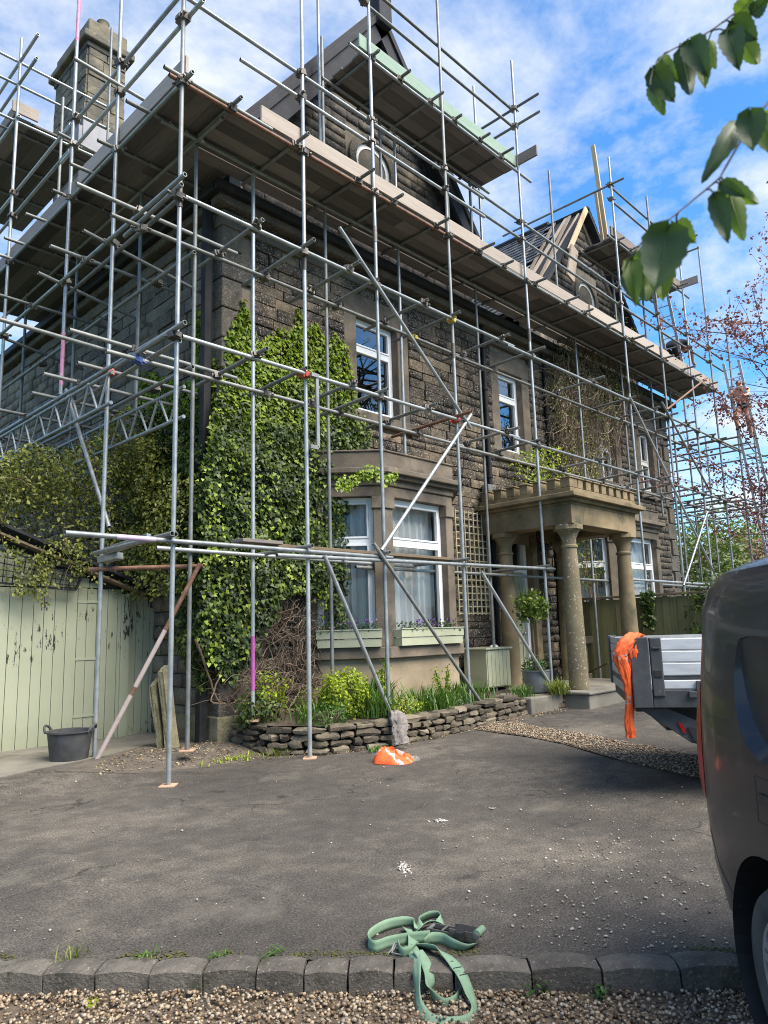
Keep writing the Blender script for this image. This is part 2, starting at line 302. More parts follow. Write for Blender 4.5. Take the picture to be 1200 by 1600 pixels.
def blades(name, B, H, lean, wid, mat, parent=None, kind='stuff'):
    B = np.asarray(B, float); n = len(B); a = RNG.uniform(0, 2*np.pi, n); dirv = np.stack([np.cos(a), np.sin(a), 0*a], 1); side = np.stack([-np.sin(a), np.cos(a), 0*a], 1)
    H = np.asarray(H).reshape(-1, 1)*np.ones((n, 1)); ln = lean*RNG.uniform(.3, 1.5, (n, 1)); vs_ = []
    for t, w in ((0, 1), (.4, .95), (.75, .7), (1, .06)):
        cpt = B+np.array([0, 0, 1])*H*(t-.28*t*t*np.minimum(ln, 1.6))+dirv*H*ln*t*t
        vs_ += [cpt-side*wid*w/2, cpt+side*wid*w/2]
    V = np.stack(vs_, 1).reshape(-1, 3); q = np.array([(0, 1, 3, 2), (2, 3, 5, 4), (4, 5, 7, 6)])
    return npmesh(name, V, (q[None]+(np.arange(n)*8)[:, None, None]).reshape(-1, 4), mat, parent, kind)
def pebbles(name, P, S, mat, parent=None, kind='stuff', flat=.6):
    b = bmesh.new(); bmesh.ops.create_icosphere(b, subdivisions=1, radius=1); bv = np.array([v.co[:] for v in b.verts]); bf = np.array([[v.index for v in f.verts] for f in b.faces]); b.free()
    n = len(P); A = RNG.uniform(0, 6.28, n); sc = RNG.uniform(.65, 1.25, (n, 3)); sc[:, 2] *= flat
    loc = bv[None]*(1+RNG.uniform(-.22, .22, (n, len(bv), 1)))*sc[:, None, :]*np.asarray(S).reshape(-1, 1, 1)
    tl = RNG.normal(0, .35, n); y = loc[..., 1]*np.cos(tl)[:, None]-loc[..., 2]*np.sin(tl)[:, None]; z = loc[..., 1]*np.sin(tl)[:, None]+loc[..., 2]*np.cos(tl)[:, None]; x = loc[..., 0]
    V = np.stack([x*np.cos(A)[:, None]-y*np.sin(A)[:, None], x*np.sin(A)[:, None]+y*np.cos(A)[:, None], z], 2)+np.asarray(P)[:, None, :]
    return npmesh(name, V.reshape(-1, 3), (bf[None]+(np.arange(n)*len(bv))[:, None, None]).reshape(-1, 3), mat, parent, kind)
def sm(a, b, x): t = min(1, max(0, (x-a)/(b-a))); return t*t*(3-2*t)
def inpoly(x, y, P):
    c = False; j = len(P)-1
    for i in range(len(P)):
        if (P[i][1] > y) != (P[j][1] > y) and x < (P[j][0]-P[i][0])*(y-P[i][1])/(P[j][1]-P[i][1])+P[i][0]: c = not c
        j = i
    return c
# ------------------------------------------------------------------ ground
KA, KB = Vector((1.29, 3.72)), Vector((3.44, 1.28))             # far edge of the kerb top
KD = (KB-KA).normalized(); KN = Vector((KD.y, -KD.x))            # KN points to the house side
if KN.dot(Vector((1, 1))) < 0: KN = -KN
def gz(x, y):
    s = (Vector((x, y))-KA).dot(KN)
    z = .021*max(0, min(x-5, 8))+.11*sm(7.0, 7.9, y)*sm(40, 20, y)
    return z*sm(0, 2.5, s) - .09*sm(-.12, -.16, s)
def sheet(name, poly, step, off, mat, parent=None, kind=None, amp=0.0, fn=gz, skirt=False):
    """flat region cut from a grid, laid on the ground"""
    xs = [p[0] for p in poly]; ys = [p[1] for p in poly]
    b = bmesh.new(); vs_ = [b.verts.new((x, y, 0)) for x, y in poly]; b.faces.new(vs_)
    for ax, lo, hi in ((0, min(xs), max(xs)), (1, min(ys), max(ys))):
        k = lo+step
        while k < hi:
            co = (k, 0, 0) if ax == 0 else (0, k, 0); no = (1, 0, 0) if ax == 0 else (0, 1, 0)
            bmesh.ops.bisect_plane(b, geom=b.verts[:]+b.edges[:]+b.faces[:], plane_co=co, plane_no=no); k += step
    for v in b.verts: v.co.z = fn(v.co.x, v.co.y)+off+(amp*noise.noise(Vector((v.co.x*1.3, v.co.y*1.3, 2))) if amp else 0)
    bmesh.ops.recalc_face_normals(b, faces=b.faces)
    if skirt:
        if sum(f.normal.z for f in b.faces) < 0: bmesh.ops.reverse_faces(b, faces=b.faces)
        r_ = bmesh.ops.extrude_edge_only(b, edges=[e for e in b.edges if e.is_boundary]); bmesh.ops.translate(b, verts=[v for v in r_['geom'] if isinstance(v, bmesh.types.BMVert)], vec=(0, 0, -.05))
    me = bpy.data.meshes.new(name); b.to_mesh(me); b.free()
    if me.polygons and me.polygons[0].normal.z < 0: me.flip_normals()
    me.materials.append(MAT[mat]); o = bpy.data.objects.new(name, me); reg(o, (0, 0, 0), parent)
    if kind: o['kind'] = kind
    return o
def asphalt():
    m, t, b = newmat('worn_asphalt'); v = coords(t)
    big = noi(t, v, .55, 5, .6); mid = noi(t, v, 5.5, 8, .68); fine = noi(t, v, 85, 4, .75); grit = noi(t, v, 40, 3, .7)
    c = ramp(t, mathn(t, 'ADD', mathn(t, 'MULTIPLY', big, .6), mathn(t, 'MULTIPLY', mid, .4)), [(.042, .037, .032), (.075, .066, .056), (.15, .13, .105)], [.34, .5, .65])
    g = N(t, 'ShaderNodeMapRange'); g.inputs[1].default_value = .35; g.inputs[2].default_value = .7; g.inputs[3].default_value = .28; g.inputs[4].default_value = 1.85; L(t, fine, g.inputs[0])
    c = mixc_(t, 1.0, c, g.outputs[0], 'MULTIPLY')
    for col, sc, lo, hi, seed in (((.30, .28, .25), 52, .735, .75, 0), ((.022, .021, .021), 1.5, .62, .70, 5), ((.17, .152, .125), .9, .58, .8, 9)):
        mp = N(t, 'ShaderNodeMapping'); mp.inputs['Location'].default_value = (seed, seed*2, 0); L(t, v, mp.inputs['Vector'])
        k = N(t, 'ShaderNodeMapRange'); k.inputs[1].default_value = lo; k.inputs[2].default_value = hi; k.inputs[4].default_value = .8; L(t, noi(t, mp.outputs[0], sc, 5, .7), k.inputs[0]); c = mixc_(t, k.outputs[0], c, col)
    vo_ = N(t, 'ShaderNodeTexVoronoi', feature='DISTANCE_TO_EDGE'); vo_.inputs['Scale'].default_value = .55; wv = N(t, 'ShaderNodeVectorMath', operation='ADD'); L(t, v, wv.inputs[0])
    nv = N(t, 'ShaderNodeTexNoise'); nv.inputs['Scale'].default_value = 2.2; nv.inputs['Detail'].default_value = 6; L(t, v, nv.inputs['Vector']); sc_ = N(t, 'ShaderNodeVectorMath', operation='SCALE'); sc_.inputs['Scale'].default_value = .8; L(t, nv.outputs['Color'], sc_.inputs[0]); L(t, sc_.outputs[0], wv.inputs[1]); L(t, wv.outputs[0], vo_.inputs['Vector'])
    ck = N(t, 'ShaderNodeMapRange'); ck.inputs[1].default_value = .0025; ck.inputs[2].default_value = .008; ck.inputs[3].default_value = .75; ck.inputs[4].default_value = 0; L(t, vo_.outputs['Distance'], ck.inputs[0])
    gate_ = N(t, 'ShaderNodeMapRange'); gate_.inputs[1].default_value = .50; gate_.inputs[2].default_value = .58; L(t, noi(t, v, .8, 3), gate_.inputs[0]); c = mixc_(t, mathn(t, 'MULTIPLY', ck.outputs[0], gate_.outputs[0]), c, (.016, .014, .012))
    L(t, c, b.inputs['Base Color']); b.inputs['Roughness'].default_value = .88; b.inputs['Specular IOR Level'].default_value = .35
    bn = N(t, 'ShaderNodeBump'); bn.inputs['Strength'].default_value = .8; bn.inputs['Distance'].default_value = .008
    L(t, mathn(t, 'ADD', fine, mathn(t, 'MULTIPLY', grit, .6)), bn.inputs['Height']); L(t, bn.outputs[0], b.inputs['Normal']); return m
MAT['asphalt'] = asphalt()
MAT['soil'] = M('damp_leafy_soil', [(.028, .020, .013), (.060, .044, .029), (.12, .09, .055)], scale=9, detail=8, rough=.95, bump=.9, bscale=38, fine=((.22, .18, .10), 46, .64, .68), bdist=.02)
MAT['dirt'] = M('gritty_drive_edge', [(.055, .044, .034), (.09, .074, .058), (.14, .118, .092)], scale=5, detail=8, rough=.95, bump=.7, bscale=90, fine=((.24, .2, .14), 70, .66, .70))
MAT['grassland'] = M('rough_grass_ground', [(.03, .045, .014), (.06, .08, .025)], scale=1.5, rough=.95, bump=.5)
MAT['concrete'] = M('mossy_concrete', [(.11, .10, .082), (.17, .155, .125), (.23, .21, .17)], scale=2.2, detail=8, rough=.92, bump=.5, bscale=70, blot=((.06, .055, .035), 1.6, .56, .74))
MAT['gravelbed'] = M('dark_brown_gravel_bed', [(.05, .038, .026), (.16, .12, .08)], scale=60, rough=.95, bump=.8, bscale=60)  # plain dark brown base sheet beneath the loose pebbles
MAT['gravel'] = M('mixed_pea_gravel', [(.08, .05, .03), (.19, .125, .07), (.28, .205, .125), (.42, .345, .25), (.18, .15, .12)], scale=30, island=.85, rough=.7, bump=.1)
MAT['kerb'] = M('grey_gritstone_kerb', [(.05, .043, .036), (.098, .085, .07), (.155, .137, .113)], scale=9, detail=8, rough=.9, bump=.9, bscale=55, bdist=.015, obj=.3, blot=((.04, .042, .02), 6, .56, .72), fine=((.25, .22, .18), 60, .60, .66))
MAT['moss'] = M('yellow_green_moss', [(.05, .055, .012), (.12, .12, .03)], scale=40, rough=.95, bump=.9, bscale=90)
big = []
gm = MB(); G = 900
gm.add([(-G, -G, -.35), (G, -G, -.35), (G, G, -.35), (-G, G, -.35)], [(0, 1, 2, 3)]); tag(gm.build('ground', 'grassland'), kind='structure')
def kpt(s, n): p = KA+KD*s+KN*n; return (p.x, p.y)
# driveway: everything from the kerb to the house
dr = [kpt(-9, -.03), kpt(14, -.03), (24, -4), (26, 12), (-4, 14)]
tag(sheet('driveway', dr, .3, 0, 'asphalt', amp=.006), kind='structure')
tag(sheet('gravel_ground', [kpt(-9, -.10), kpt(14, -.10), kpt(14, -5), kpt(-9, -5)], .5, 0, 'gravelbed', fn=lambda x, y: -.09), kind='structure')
tag(sheet('concrete_apron', [(-2, 8.6), (-2, 7.6), (2.4, 7.75), (3.15, 8.05), (3.95, 8.25), (4.35, 8.45), (5.15, 9.0), (5.15, 9.7), (-2, 9.7)], .3, .007, 'concrete', amp=.006, skirt=True), kind='structure')
tag(sheet('soil_verge', [(3.1, 7.75), (3.75, 7.32), (4.4, 7.15), (5.05, 7.05), (5.5, 6.75), (6.4, 6.3), (7.4, 6.15), (8.6, 6.25), (9.9, 6.3), (10.7, 6.15), (10.7, 6.6), (8, 6.7), (6, 6.9), (5.3, 7.6), (5.2, 8.2), (4.5, 8.5), (3.9, 8.2)], .25, .009, 'dirt', amp=.006, skirt=True), kind='structure')
# scattered grit worked loose from the verge
def scatter(poly, n):
    xs = [p[0] for p in poly]; ys = [p[1] for p in poly]; out_ = []
    while len(out_) < n:
        x, y = random.uniform(min(xs), max(xs)), random.uniform(min(ys), max(ys))
        if inpoly(x, y, poly): out_.append((x, y))
    return out_
# kerb of squared setts, each its own stone
kerb = thing('kerb', (KA.x, KA.y, 0), 'kerb of worn grey setts between driveway and gravel', 'kerb'); tag(kerb, kind='structure')
s = -4.2
while s < 6.2:
    ln = random.uniform(.185, .25) if s < 1.6 else random.uniform(.24, .33)
    m = MB(); nx, nyy, nz = 4, 3, 2; wob = random.uniform(-.008, .008); top = random.uniform(.010, .022)
    b = bmesh.new(); bmesh.ops.create_cube(b, size=1); bmesh.ops.subdivide_edges(b, edges=b.edges[:], cuts=2, use_grid_fill=True)
    for v in b.verts:
        q = Vector((s*3+v.co.x*2, v.co.y*2, v.co.z*2)); j = noise.noise_vector(q*2.2)*.0065
        e = 1-.035*abs(v.co.z*2)**4*(1 if v.co.z > -.2 else 0)
        x = (v.co.x*(1-.25*(1-e))+.5)*(ln-.007); y = v.co.y*.15*e-.072+wob; z = v.co.z*.2-.1+top-.010*(abs(v.co.y*2)**5+abs(v.co.x*2)**8)*(v.co.z > 0)
        p = KA+KD*(s+x)+KN*y; v.co = Vector((p.x, p.y, z))+j
    c = Vector((KA.x+KD.x*(s+ln/2), KA.y+KD.y*(s+ln/2), -.1)); bmesh.ops.translate(b, verts=b.verts, vec=-c)
    me = bpy.data.meshes.new('sett'); b.to_mesh(me); b.free(); me.materials.append(MAT['kerb']); me.polygons.foreach_set('use_smooth', [True]*len(me.polygons)); me.set_sharp_from_angle(angle=R(50))
    reg(bpy.data.objects.new('sett', me), c, kerb); s += ln
# loose gravel in front of the kerb
P = [];
for i in range(26000):
    sx = random.uniform(-1.6, 4.6); nn = -.15-abs(random.random()**1.25)*1.25; x, y = kpt(sx, nn); bare = noise.noise(Vector((x*1.6, y*1.6, 7)))
    if bare < -.30 and random.random() < .55: continue
    P.append((x, y, -.088+random.uniform(0, .02)+(.03*max(0, 1-abs(nn+.15)/.12)*(sx < 1.7)*max(0, noise.noise(Vector((x*3, y*3, 1)))+.2))))
tag(pebbles('gravel', P, RNG.uniform(.004, .0105, len(P)), 'gravel', flat=.75), 'pale tan pea gravel in front of the kerb setts', 'gravel', kind='stuff')
# gravel band under and beside the truck
gb = [(8.05, 6.25), (7.9, 5.3), (7.65, 4.6), (7.05, 3.55), (6.6, 2.45), (6.2, 1.2), (7.0, 1.1), (7.4, 2.4), (7.9, 3.6), (8.35, 4.7), (8.6, 5.6), (8.9, 6.15)]
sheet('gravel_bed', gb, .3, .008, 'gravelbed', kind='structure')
P = [(x, y, gz(x, y)+.012+random.uniform(0, .012)) for x, y in scatter(gb, 6500)]
tag(pebbles('gravel_band', P, RNG.uniform(.007, .014, len(P)), 'gravel'), 'curved band of gravel across the driveway by the truck', 'gravel', kind='stuff')
# loose stones scattered over the asphalt, thicker toward the lower right
P = []
for i in range(950):
    px_, py_ = random.gauss(960, 110), random.gauss(1400, 80)
    if i % 3 == 0: px_, py_ = random.uniform(0, 1150), random.uniform(1200, 1490)
    if py_ > 1492 or py_ < 1190: continue
    h = hit(px_, py_, 2, 0); P.append((h.x, h.y, gz(h.x, h.y)+.006))
tag(pebbles('loose_stones', P, np.clip(RNG.exponential(.0026, len(P))+.002, .002, .011), MAT.setdefault('grit', M('pale_loose_grit', [(.16, .13, .10), (.34, .29, .23), (.50, .45, .38)], scale=30, island=.85, rough=.8, bump=.1))), 'small loose stones scattered over the asphalt', 'gravel', kind='stuff')
# flakes of pale lime and mortar droppings on the drive
MAT['lime'] = M('pale_lime_splash', [(.40, .37, .33), (.58, .54, .49)], scale=30, rough=.9, bump=.6, bscale=80)
def splash(px_, py_, w, h_, n):
    c = hit(px_, py_, 2, 0); P = []
    for k in range(n):
        a = random.uniform(0, 6.28); q = abs(random.gauss(0, .55)); d = RGT*(math.cos(a)*w*q)+FWD*(math.sin(a)*h_*q); P.append((c.x+d.x, c.y+d.y, gz(c.x+d.x, c.y+d.y)+.006))
    return pebbles('lime_splash', P, RNG.uniform(.006, .015, n), 'lime', kind='stuff', flat=.10)
for i, (a, b_, w, h_, n, lab) in enumerate(((632, 1356, .034, .11, 95, 'largest pale lime splash in the middle of the asphalt'), (686, 1283, .07, .06, 45, 'speckled pale splash beyond the largest lime splash'), (770, 1264, .03, .03, 14, 'small pale flake right of the speckled splash on the asphalt'))):
    tag(splash(a, b_, w, h_, n), lab, 'splash', 'pale splashes on the asphalt')
MAT['slabstone'] = M('lichened_slab_stone', [(.10, .09, .05), (.19, .17, .10), (.29, .26, .17)], scale=6, rough=.93, bump=.8, bscale=35, bdist=.02)
# ------------------------------------------------------------------ the stone house
XF, YF, XE, YE = 5.2, 8.0, 19.8, 17.0           # left wall, front wall, right end, back
EAV = 7.35
house = thing('stone_house', (XF, YF, 0), 'large sooty sandstone house with bay windows and gables behind the scaffolding', 'house')
FRONT = Fr((0, YF, 0), (1, 0, 0), (0, -1, 0)); LEFT = Fr((XF, 0, 0), (0, 1, 0), (-1, 0, 0))
WIN = [dict(x0=7.72, x1=8.70, z0=4.92, z1=6.56, kind='upvc'), dict(x0=11.68, x1=12.52, z0=4.90, z1=6.60, kind='upvc'), dict(x0=15.75, x1=16.62, z0=4.85, z1=6.55, kind='sash'), dict(x0=18.0, x1=18.8, z0=4.85, z1=6.5, kind='sash')]
DOOR = dict(x0=11.55, x1=12.50, z0=.42, z1=3.05)
BAYS = [(7.42, 8.98), (14.55, 16.75)]; BP = .83                 # front face of each bay, projection
openF = [(w['x0'], w['x1'], w['z0'], w['z1']) for w in WIN]+[(DOOR['x0'], DOOR['x1'], DOOR['z0'], DOOR['z1'])]
openF += [(a-BP+.15, b+BP-.15, .2, 3.75) for a, b in BAYS]
blockF = [(w['x0']-.27, w['x1']+.27, w['z0']-.22, w['z1']+.36) for w in WIN]+[(DOOR['x0']-.2, DOOR['x1']+.2, .2, 3.3)]+[(a-BP-.02, b+BP+.02, .1, 4.05) for a, b in BAYS]
def core(name, fr, x0, x1, z0, z1, ops, d, mat, parent):
    xs = sorted({x0, x1, *[o[0] for o in ops], *[o[1] for o in ops]}); zs = sorted({z0, z1, *[o[2] for o in ops], *[o[3] for o in ops]})
    b = MB()
    for i in range(len(xs)-1):
        for j in range(len(zs)-1):
            cx, cz = (xs[i]+xs[i+1])/2, (zs[j]+zs[j+1])/2
            if any(o[0] < cx < o[1] and o[2] < cz < o[3] for o in ops): continue
            b.add([fr(xs[i], d, zs[j]), fr(xs[i+1], d, zs[j]), fr(xs[i+1], d, zs[j+1]), fr(xs[i], d, zs[j+1])], [(0, 1, 2, 3)])
    return b.build(name, mat, parent)
wallF = core('front_wall', FRONT, XF+.03, XE, .0, EAV+.3, openF, -.03, 'mortar', house)
wallL = core('side_wall', LEFT, YF+.03, YE, .0, EAV+.3, [], -.03, 'mortar_dark', house)
e = MB(); e.box(XE-.02, XE+.02, YF+.05, YE, 0, EAV+.3); e.build('end_wall', 'mortar_dark', house)
# rock-faced stones ------------------------------------------------
def stone_variant(k):
    rs = random.Random(k); nx, nz = 4, 3; g = {}; vs_ = []
    for j in range(nz):
        for i in range(nx):
            bd = i in (0, nx-1) or j in (0, nz-1)
            x = -.5+i/(nx-1)+(0 if i in (0, nx-1) else rs.uniform(-.08, .08)); z = -.5+j/(nz-1)+(0 if j in (0, nz-1) else rs.uniform(-.12, .12))
            if bd: x *= rs.uniform(.97, 1.0); z *= rs.uniform(.94, 1.0)
            g[i, j] = len(vs_); vs_.append((x, (rs.uniform(.68, .92) if bd else rs.uniform(.78, 1.12)), z))
    ring = [g[i, 0] for i in range(nx)]+[g[nx-1, j] for j in range(1, nz)]+[g[i, nz-1] for i in range(nx-2, -1, -1)]+[g[0, j] for j in range(nz-2, 0, -1)]
    back = []
    for r_ in ring: back.append(len(vs_)); vs_.append((vs_[r_][0]*1.0, -.6, vs_[r_][2]*1.0))
    fs = [(g[i, j], g[i+1, j], g[i+1, j+1], g[i, j+1]) for i in range(nx-1) for j in range(nz-1)]
    n = len(ring); fs += [(back[i], back[(i+1) % n], ring[(i+1) % n], ring[i]) for i in range(n)]
    return np.array(vs_), np.array(fs)
SV = [stone_variant(k) for k in range(14)]
def courses(x0, x1, z0, z1, blocks, hlo, hhi, llo, lhi, top=None):
    outp = []; z = z0
    while z < z1-.06:
        h = min(random.uniform(hlo, hhi), z1-z); x = x0-random.uniform(0, .2); nxt = []
        segs = [(x0, x1)]
        if top: segs = [top(z+h)] if top(z+h)[1] > top(z+h)[0] else []
        for b in blocks:
            if b[2] < z+h-.03 and b[3] > z+.03:
                ns = []
                for a, c in segs:
                    if b[1] <= a or b[0] >= c: ns.append((a, c)); continue
                    if b[0] > a: ns.append((a, b[0]))
                    if b[1] < c: ns.append((b[1], c))
                segs = ns
        for a, c in segs:
            x = a
            while x < c-.02:
                l = random.uniform(llo, lhi)
                if c-(x+l) < llo*.6: l = c-x
                outp.append((x+l/2, z+h/2, l-.011, h-.011)); x += l
        z += h
    return outp
def lay(fr, stones, mat, parent, nobj, depthm, vis):
    """the stones that show largest become objects, the rest one joined part"""
    def score(s_):
        p = fr(s_[0], 0, s_[1]); d = depth(p); u, v = topx(p)
        if not (0 < u < 1200 and 0 < v < 1600) or not vis(u, v): return 0
        return s_[2]*s_[3]/d/d
    order = sorted(stones, key=score, reverse=True); meshes = []
    for k, (V, F) in enumerate(SV):
        me = bpy.data.meshes.new('stone'); loc = [tuple(fr.ux*v[0]+fr.un*v[1]+Vector((0, 0, v[2]))) for v in V]
        me.from_pydata(loc, [], [tuple(int(i) for i in f) for f in F]); me.materials.append(MAT[mat]); meshes.append(me)
    rest = []
    for i, s_ in enumerate(order):
        if i < nobj and score(s_) > 0:
            o = bpy.data.objects.new('stone', meshes[i % len(SV)]); dd = depthm*random.uniform(.6, 1.5)
            reg(o, fr(s_[0], 0, s_[1]), parent)
            o.scale = tuple(abs(fr.ux[a])*s_[2]+abs(fr.un[a])*dd+(s_[3] if a == 2 else 0) for a in range(3))
        else: rest.append(s_)
    if rest:
        Vs, Fs, k = [], [], 0; ux, un = np.array(fr.ux), np.array(fr.un); uz = np.array((0, 0, 1.))
        for i, s_ in enumerate(rest):
            V, F = SV[i % len(SV)]; c = np.array(fr(s_[0], 0, s_[1])); dd = depthm*random.uniform(.6, 1.5)
            Vs.append(c+V[:, :1]*s_[2]*ux+V[:, 1:2]*dd*un+V[:, 2:]*s_[3]*uz); Fs.append(F+k); k += len(V)
        npmesh('stonework', np.concatenate(Vs), np.concatenate(Fs), mat, parent, 'stuff')
qF = [(XF-.1, XF+.48, 0, EAV), (XE-.5, XE+.1, 0, EAV)]
lay(FRONT, courses(XF, XE, .1, EAV-.05, blockF+qF, .125, .205, .2, .55), 'stone', wallF, 190, .035, lambda u, v: not (300 < u < 555 and 520 < v < 1150))
lay(LEFT, courses(YF, YE, .1, EAV-.05, [(YF-.1, YF+.46, 0, EAV)], .17, .25, .30, .62), 'stone_left', wallL, 110, .035, lambda u, v: v < 700)
# quoins at the front corners
z = .15; k = 0
while z < EAV-.1:
    h = .44; a, b = (.46, .30) if k % 2 else (.34, .48)
    m = MB(); m.box(XF-.035, XF+b, YF-.035, YF+a, z+.008, min(z+h-.008, EAV-.02)); m.build('quoin', 'quoin', house, bev=.02)
    m = MB(); m.box(XE-b, XE+.035, YF-.035, YF+a, z+.008, min(z+h-.008, EAV-.02)); m.build('quoin', 'quoin', house, bev=.02)
    z += h; k += 1
# plinth, band and eaves cornice
m = MB(); m.box(XF-.07, 6.6, YF-.07, YF+.2, .0, .42); m.box(XF-.07, XF+.2, YF+.2, YF+1.4, .0, .42); m.build('plinth', 'slabstone', house, bev=.02)
m = MB(); m.box(XF-.07, XE+.07, YF-.07, YF+.1, EAV-.28, EAV-.12); m.box(XF-.07, XF+.1, YF+.1, YE, EAV-.28, EAV-.12); m.build('string_course', 'quoin', house, bev=.015)
m = MB(); m.box(XF-.16, XE+.16, YF-.16, YF+.1, EAV, EAV+.16); m.box(XF-.16, XF+.1, YF+.1, YE, EAV, EAV+.16); m.build('cornice', 'quoin', house, bev=.03)
m = MB(); m.box(XF-.28, XE+.28, YF-.28, YF-.16, EAV+.1, EAV+.24); m.box(XF-.28, XF-.16, YF-.16, YE, EAV+.1, EAV+.24); m.build('gutter', 'blackpipe', house, bev=.03)
# windows ----------------------------------------------------------
def win_unit(parent, fr, x0, x1, z0, z1, transom=.68, mat='upvc', glass='glass', bw=.075, depth_=-.13, mull=None, curtain=False):
    f = MB(); d0, d1 = depth_-.06, depth_
    f.box(x0, x0+bw, d0, d1, z0, z1, fr); f.box(x1-bw, x1, d0, d1, z0, z1, fr); f.box(x0+bw, x1-bw, d0, d1, z0, z0+bw, fr); f.box(x0+bw, x1-bw, d0, d1, z1-bw, z1, fr)
    zt = z0+(z1-z0)*transom; f.box(x0+bw, x1-bw, d0, d1, zt-bw*.6, zt+bw*.6, fr)
    i = .028                                                    # opening lights inside the frame
    for a, b in ((z0+bw, zt-bw*.6), (zt+bw*.6, z1-bw)):
        for q in ((x0+bw, x0+bw+i, a, b), (x1-bw-i, x1-bw, a, b), (x0+bw+i, x1-bw-i, a, a+i), (x0+bw+i, x1-bw-i, b-i, b)): f.box(q[0], q[1], d0+.012, d1+.014, q[2], q[3], fr)
    if mull:
        for xm in mull: f.box(xm-bw*.4, xm+bw*.4, d0+.004, d1-.004, z0+bw, z1-bw, fr)
    w = f.build('window', mat, parent, bev=.004)
    for a, b in ((z0+bw+i, zt-bw*.6-i), (zt+bw*.6+i, z1-bw-i)):
        p = MB(); p.add([fr(x0+bw, depth_-.03, a-.02), fr(x1-bw, depth_-.03, a-.02), fr(x1-bw, depth_-.03, b+.02), fr(x0+bw, depth_-.03, b+.02)], [(0, 1, 2, 3)]); p.build('pane', glass, w)
    if curtain:
        c = MB(); n = 48; vs_ = []
        for k in range(n+1):
            t = k/n; wob = .035*math.sin(t*46+1.5*math.sin(t*9))+.012*math.sin(t*101); gap = 0
            vs_ += [fr(x0+(x1-x0)*t, depth_-.24+wob, z0+.02), fr(x0+(x1-x0)*t, depth_-.24+wob*.7, z1)]
        c.add(vs_, [(2*k, 2*k+2, 2*k+3, 2*k+1) for k in range(n)]); c.build('curtain', 'curtain', w, smooth=True)
    return w
def interior(parent, fr, x0, x1, z0, z1, dd=1.6):
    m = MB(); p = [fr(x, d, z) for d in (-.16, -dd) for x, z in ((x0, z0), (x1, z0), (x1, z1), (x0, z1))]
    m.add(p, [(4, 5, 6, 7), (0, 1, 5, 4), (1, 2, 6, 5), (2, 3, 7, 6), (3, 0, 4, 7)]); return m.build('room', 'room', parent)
for w in WIN:
    a, b, c, d = w['x0'], w['x1'], w['z0'], w['z1']
    for q0, q1 in ((a-.27, a), (b, b+.27)): m = MB(); m.box(q0, q1, -.2, .02, c-.02, d, FRONT); m.build('jamb', 'dress', house, bev=.015)
    m = MB(); m.box(a-.3, b+.3, -.2, .025, d, d+.36, FRONT); m.build('lintel', 'dress', house, bev=.015)
    m = MB(); m.box(a-.3, b+.3, -.2, .10, c-.2, c-.02, FRONT); m.build('sill', 'dress', house, bev=.02)
    interior(house, FRONT, a-.2, b+.2, c-.1, d+.1)
    if w['kind'] == 'upvc': win_unit(house, FRONT, a, b, c, d, .69)
    else: win_unit(house, FRONT, a, b, c, d, .5, 'oldwhite', mull=[(a+b)/2], curtain=True)
# door
a, b, c, d = DOOR['x0'], DOOR['x1'], DOOR['z0'], DOOR['z1']
m = MB(); m.box(a-.2, a, -.3, .03, .3, d+.2, FRONT); m.box(b, b+.2, -.3, .03, .3, d+.2, FRONT); m.box(a-.2, b+.2, -.3, .031, d+.2, d+.45, FRONT); m.build('door_surround', 'porch', house, bev=.015)
m = MB(); m.box(a, a+.09, -.25, -.12, c, d+.19, FRONT); m.box(b-.09, b, -.25, -.12, c, d+.19, FRONT); m.box(a+.09, b-.09, -.25, -.12, d+.1, d+.19, FRONT); m.box(a+.09, b-.09, -.25, -.12, 2.5, 2.58, FRONT)
df = m.build('door_frame', 'upvc', house, bev=.005)
m = MB(); m.add([FRONT(a+.09, -.2, 2.58), FRONT(b-.09, -.2, 2.58), FRONT(b-.09, -.2, d+.1), FRONT(a+.09, -.2, d+.1)], [(0, 1, 2, 3)]); m.build('pane', 'glass', df)
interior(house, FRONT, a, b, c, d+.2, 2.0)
m = MB(); m.box(a+.09, b-.09, -.24, -.19, c, 2.5, FRONT)
xm = (a+b)/2
for x0, x1 in ((a+.17, xm-.05), (xm+.05, b-.17)):
    for z0, z1 in ((.62, 1.15), (1.35, 2.3)):
        for q in ((x0, x0+.03, z0, z1), (x1-.03, x1, z0, z1), (x0+.03, x1-.03, z0, z0+.03), (x0+.03, x1-.03, z1-.03, z1)): m.box(q[0], q[1], -.19, -.172, q[2], q[3], FRONT)
dr_ = m.build('door', 'sage', house, bev=.004)
m = MB(); m.box(xm-.14, xm+.14, -.19, -.18, 1.2, 1.27, FRONT); m.build('letter_plate', 'galv', dr_)
m = MB(); m.lathe(FRONT(b-.16, -.15, 1.3), [(.012, -.03), (.028, -.01), (.028, .01), (.012, .03)], 12); m.build('knob', 'galv', dr_, smooth=True)
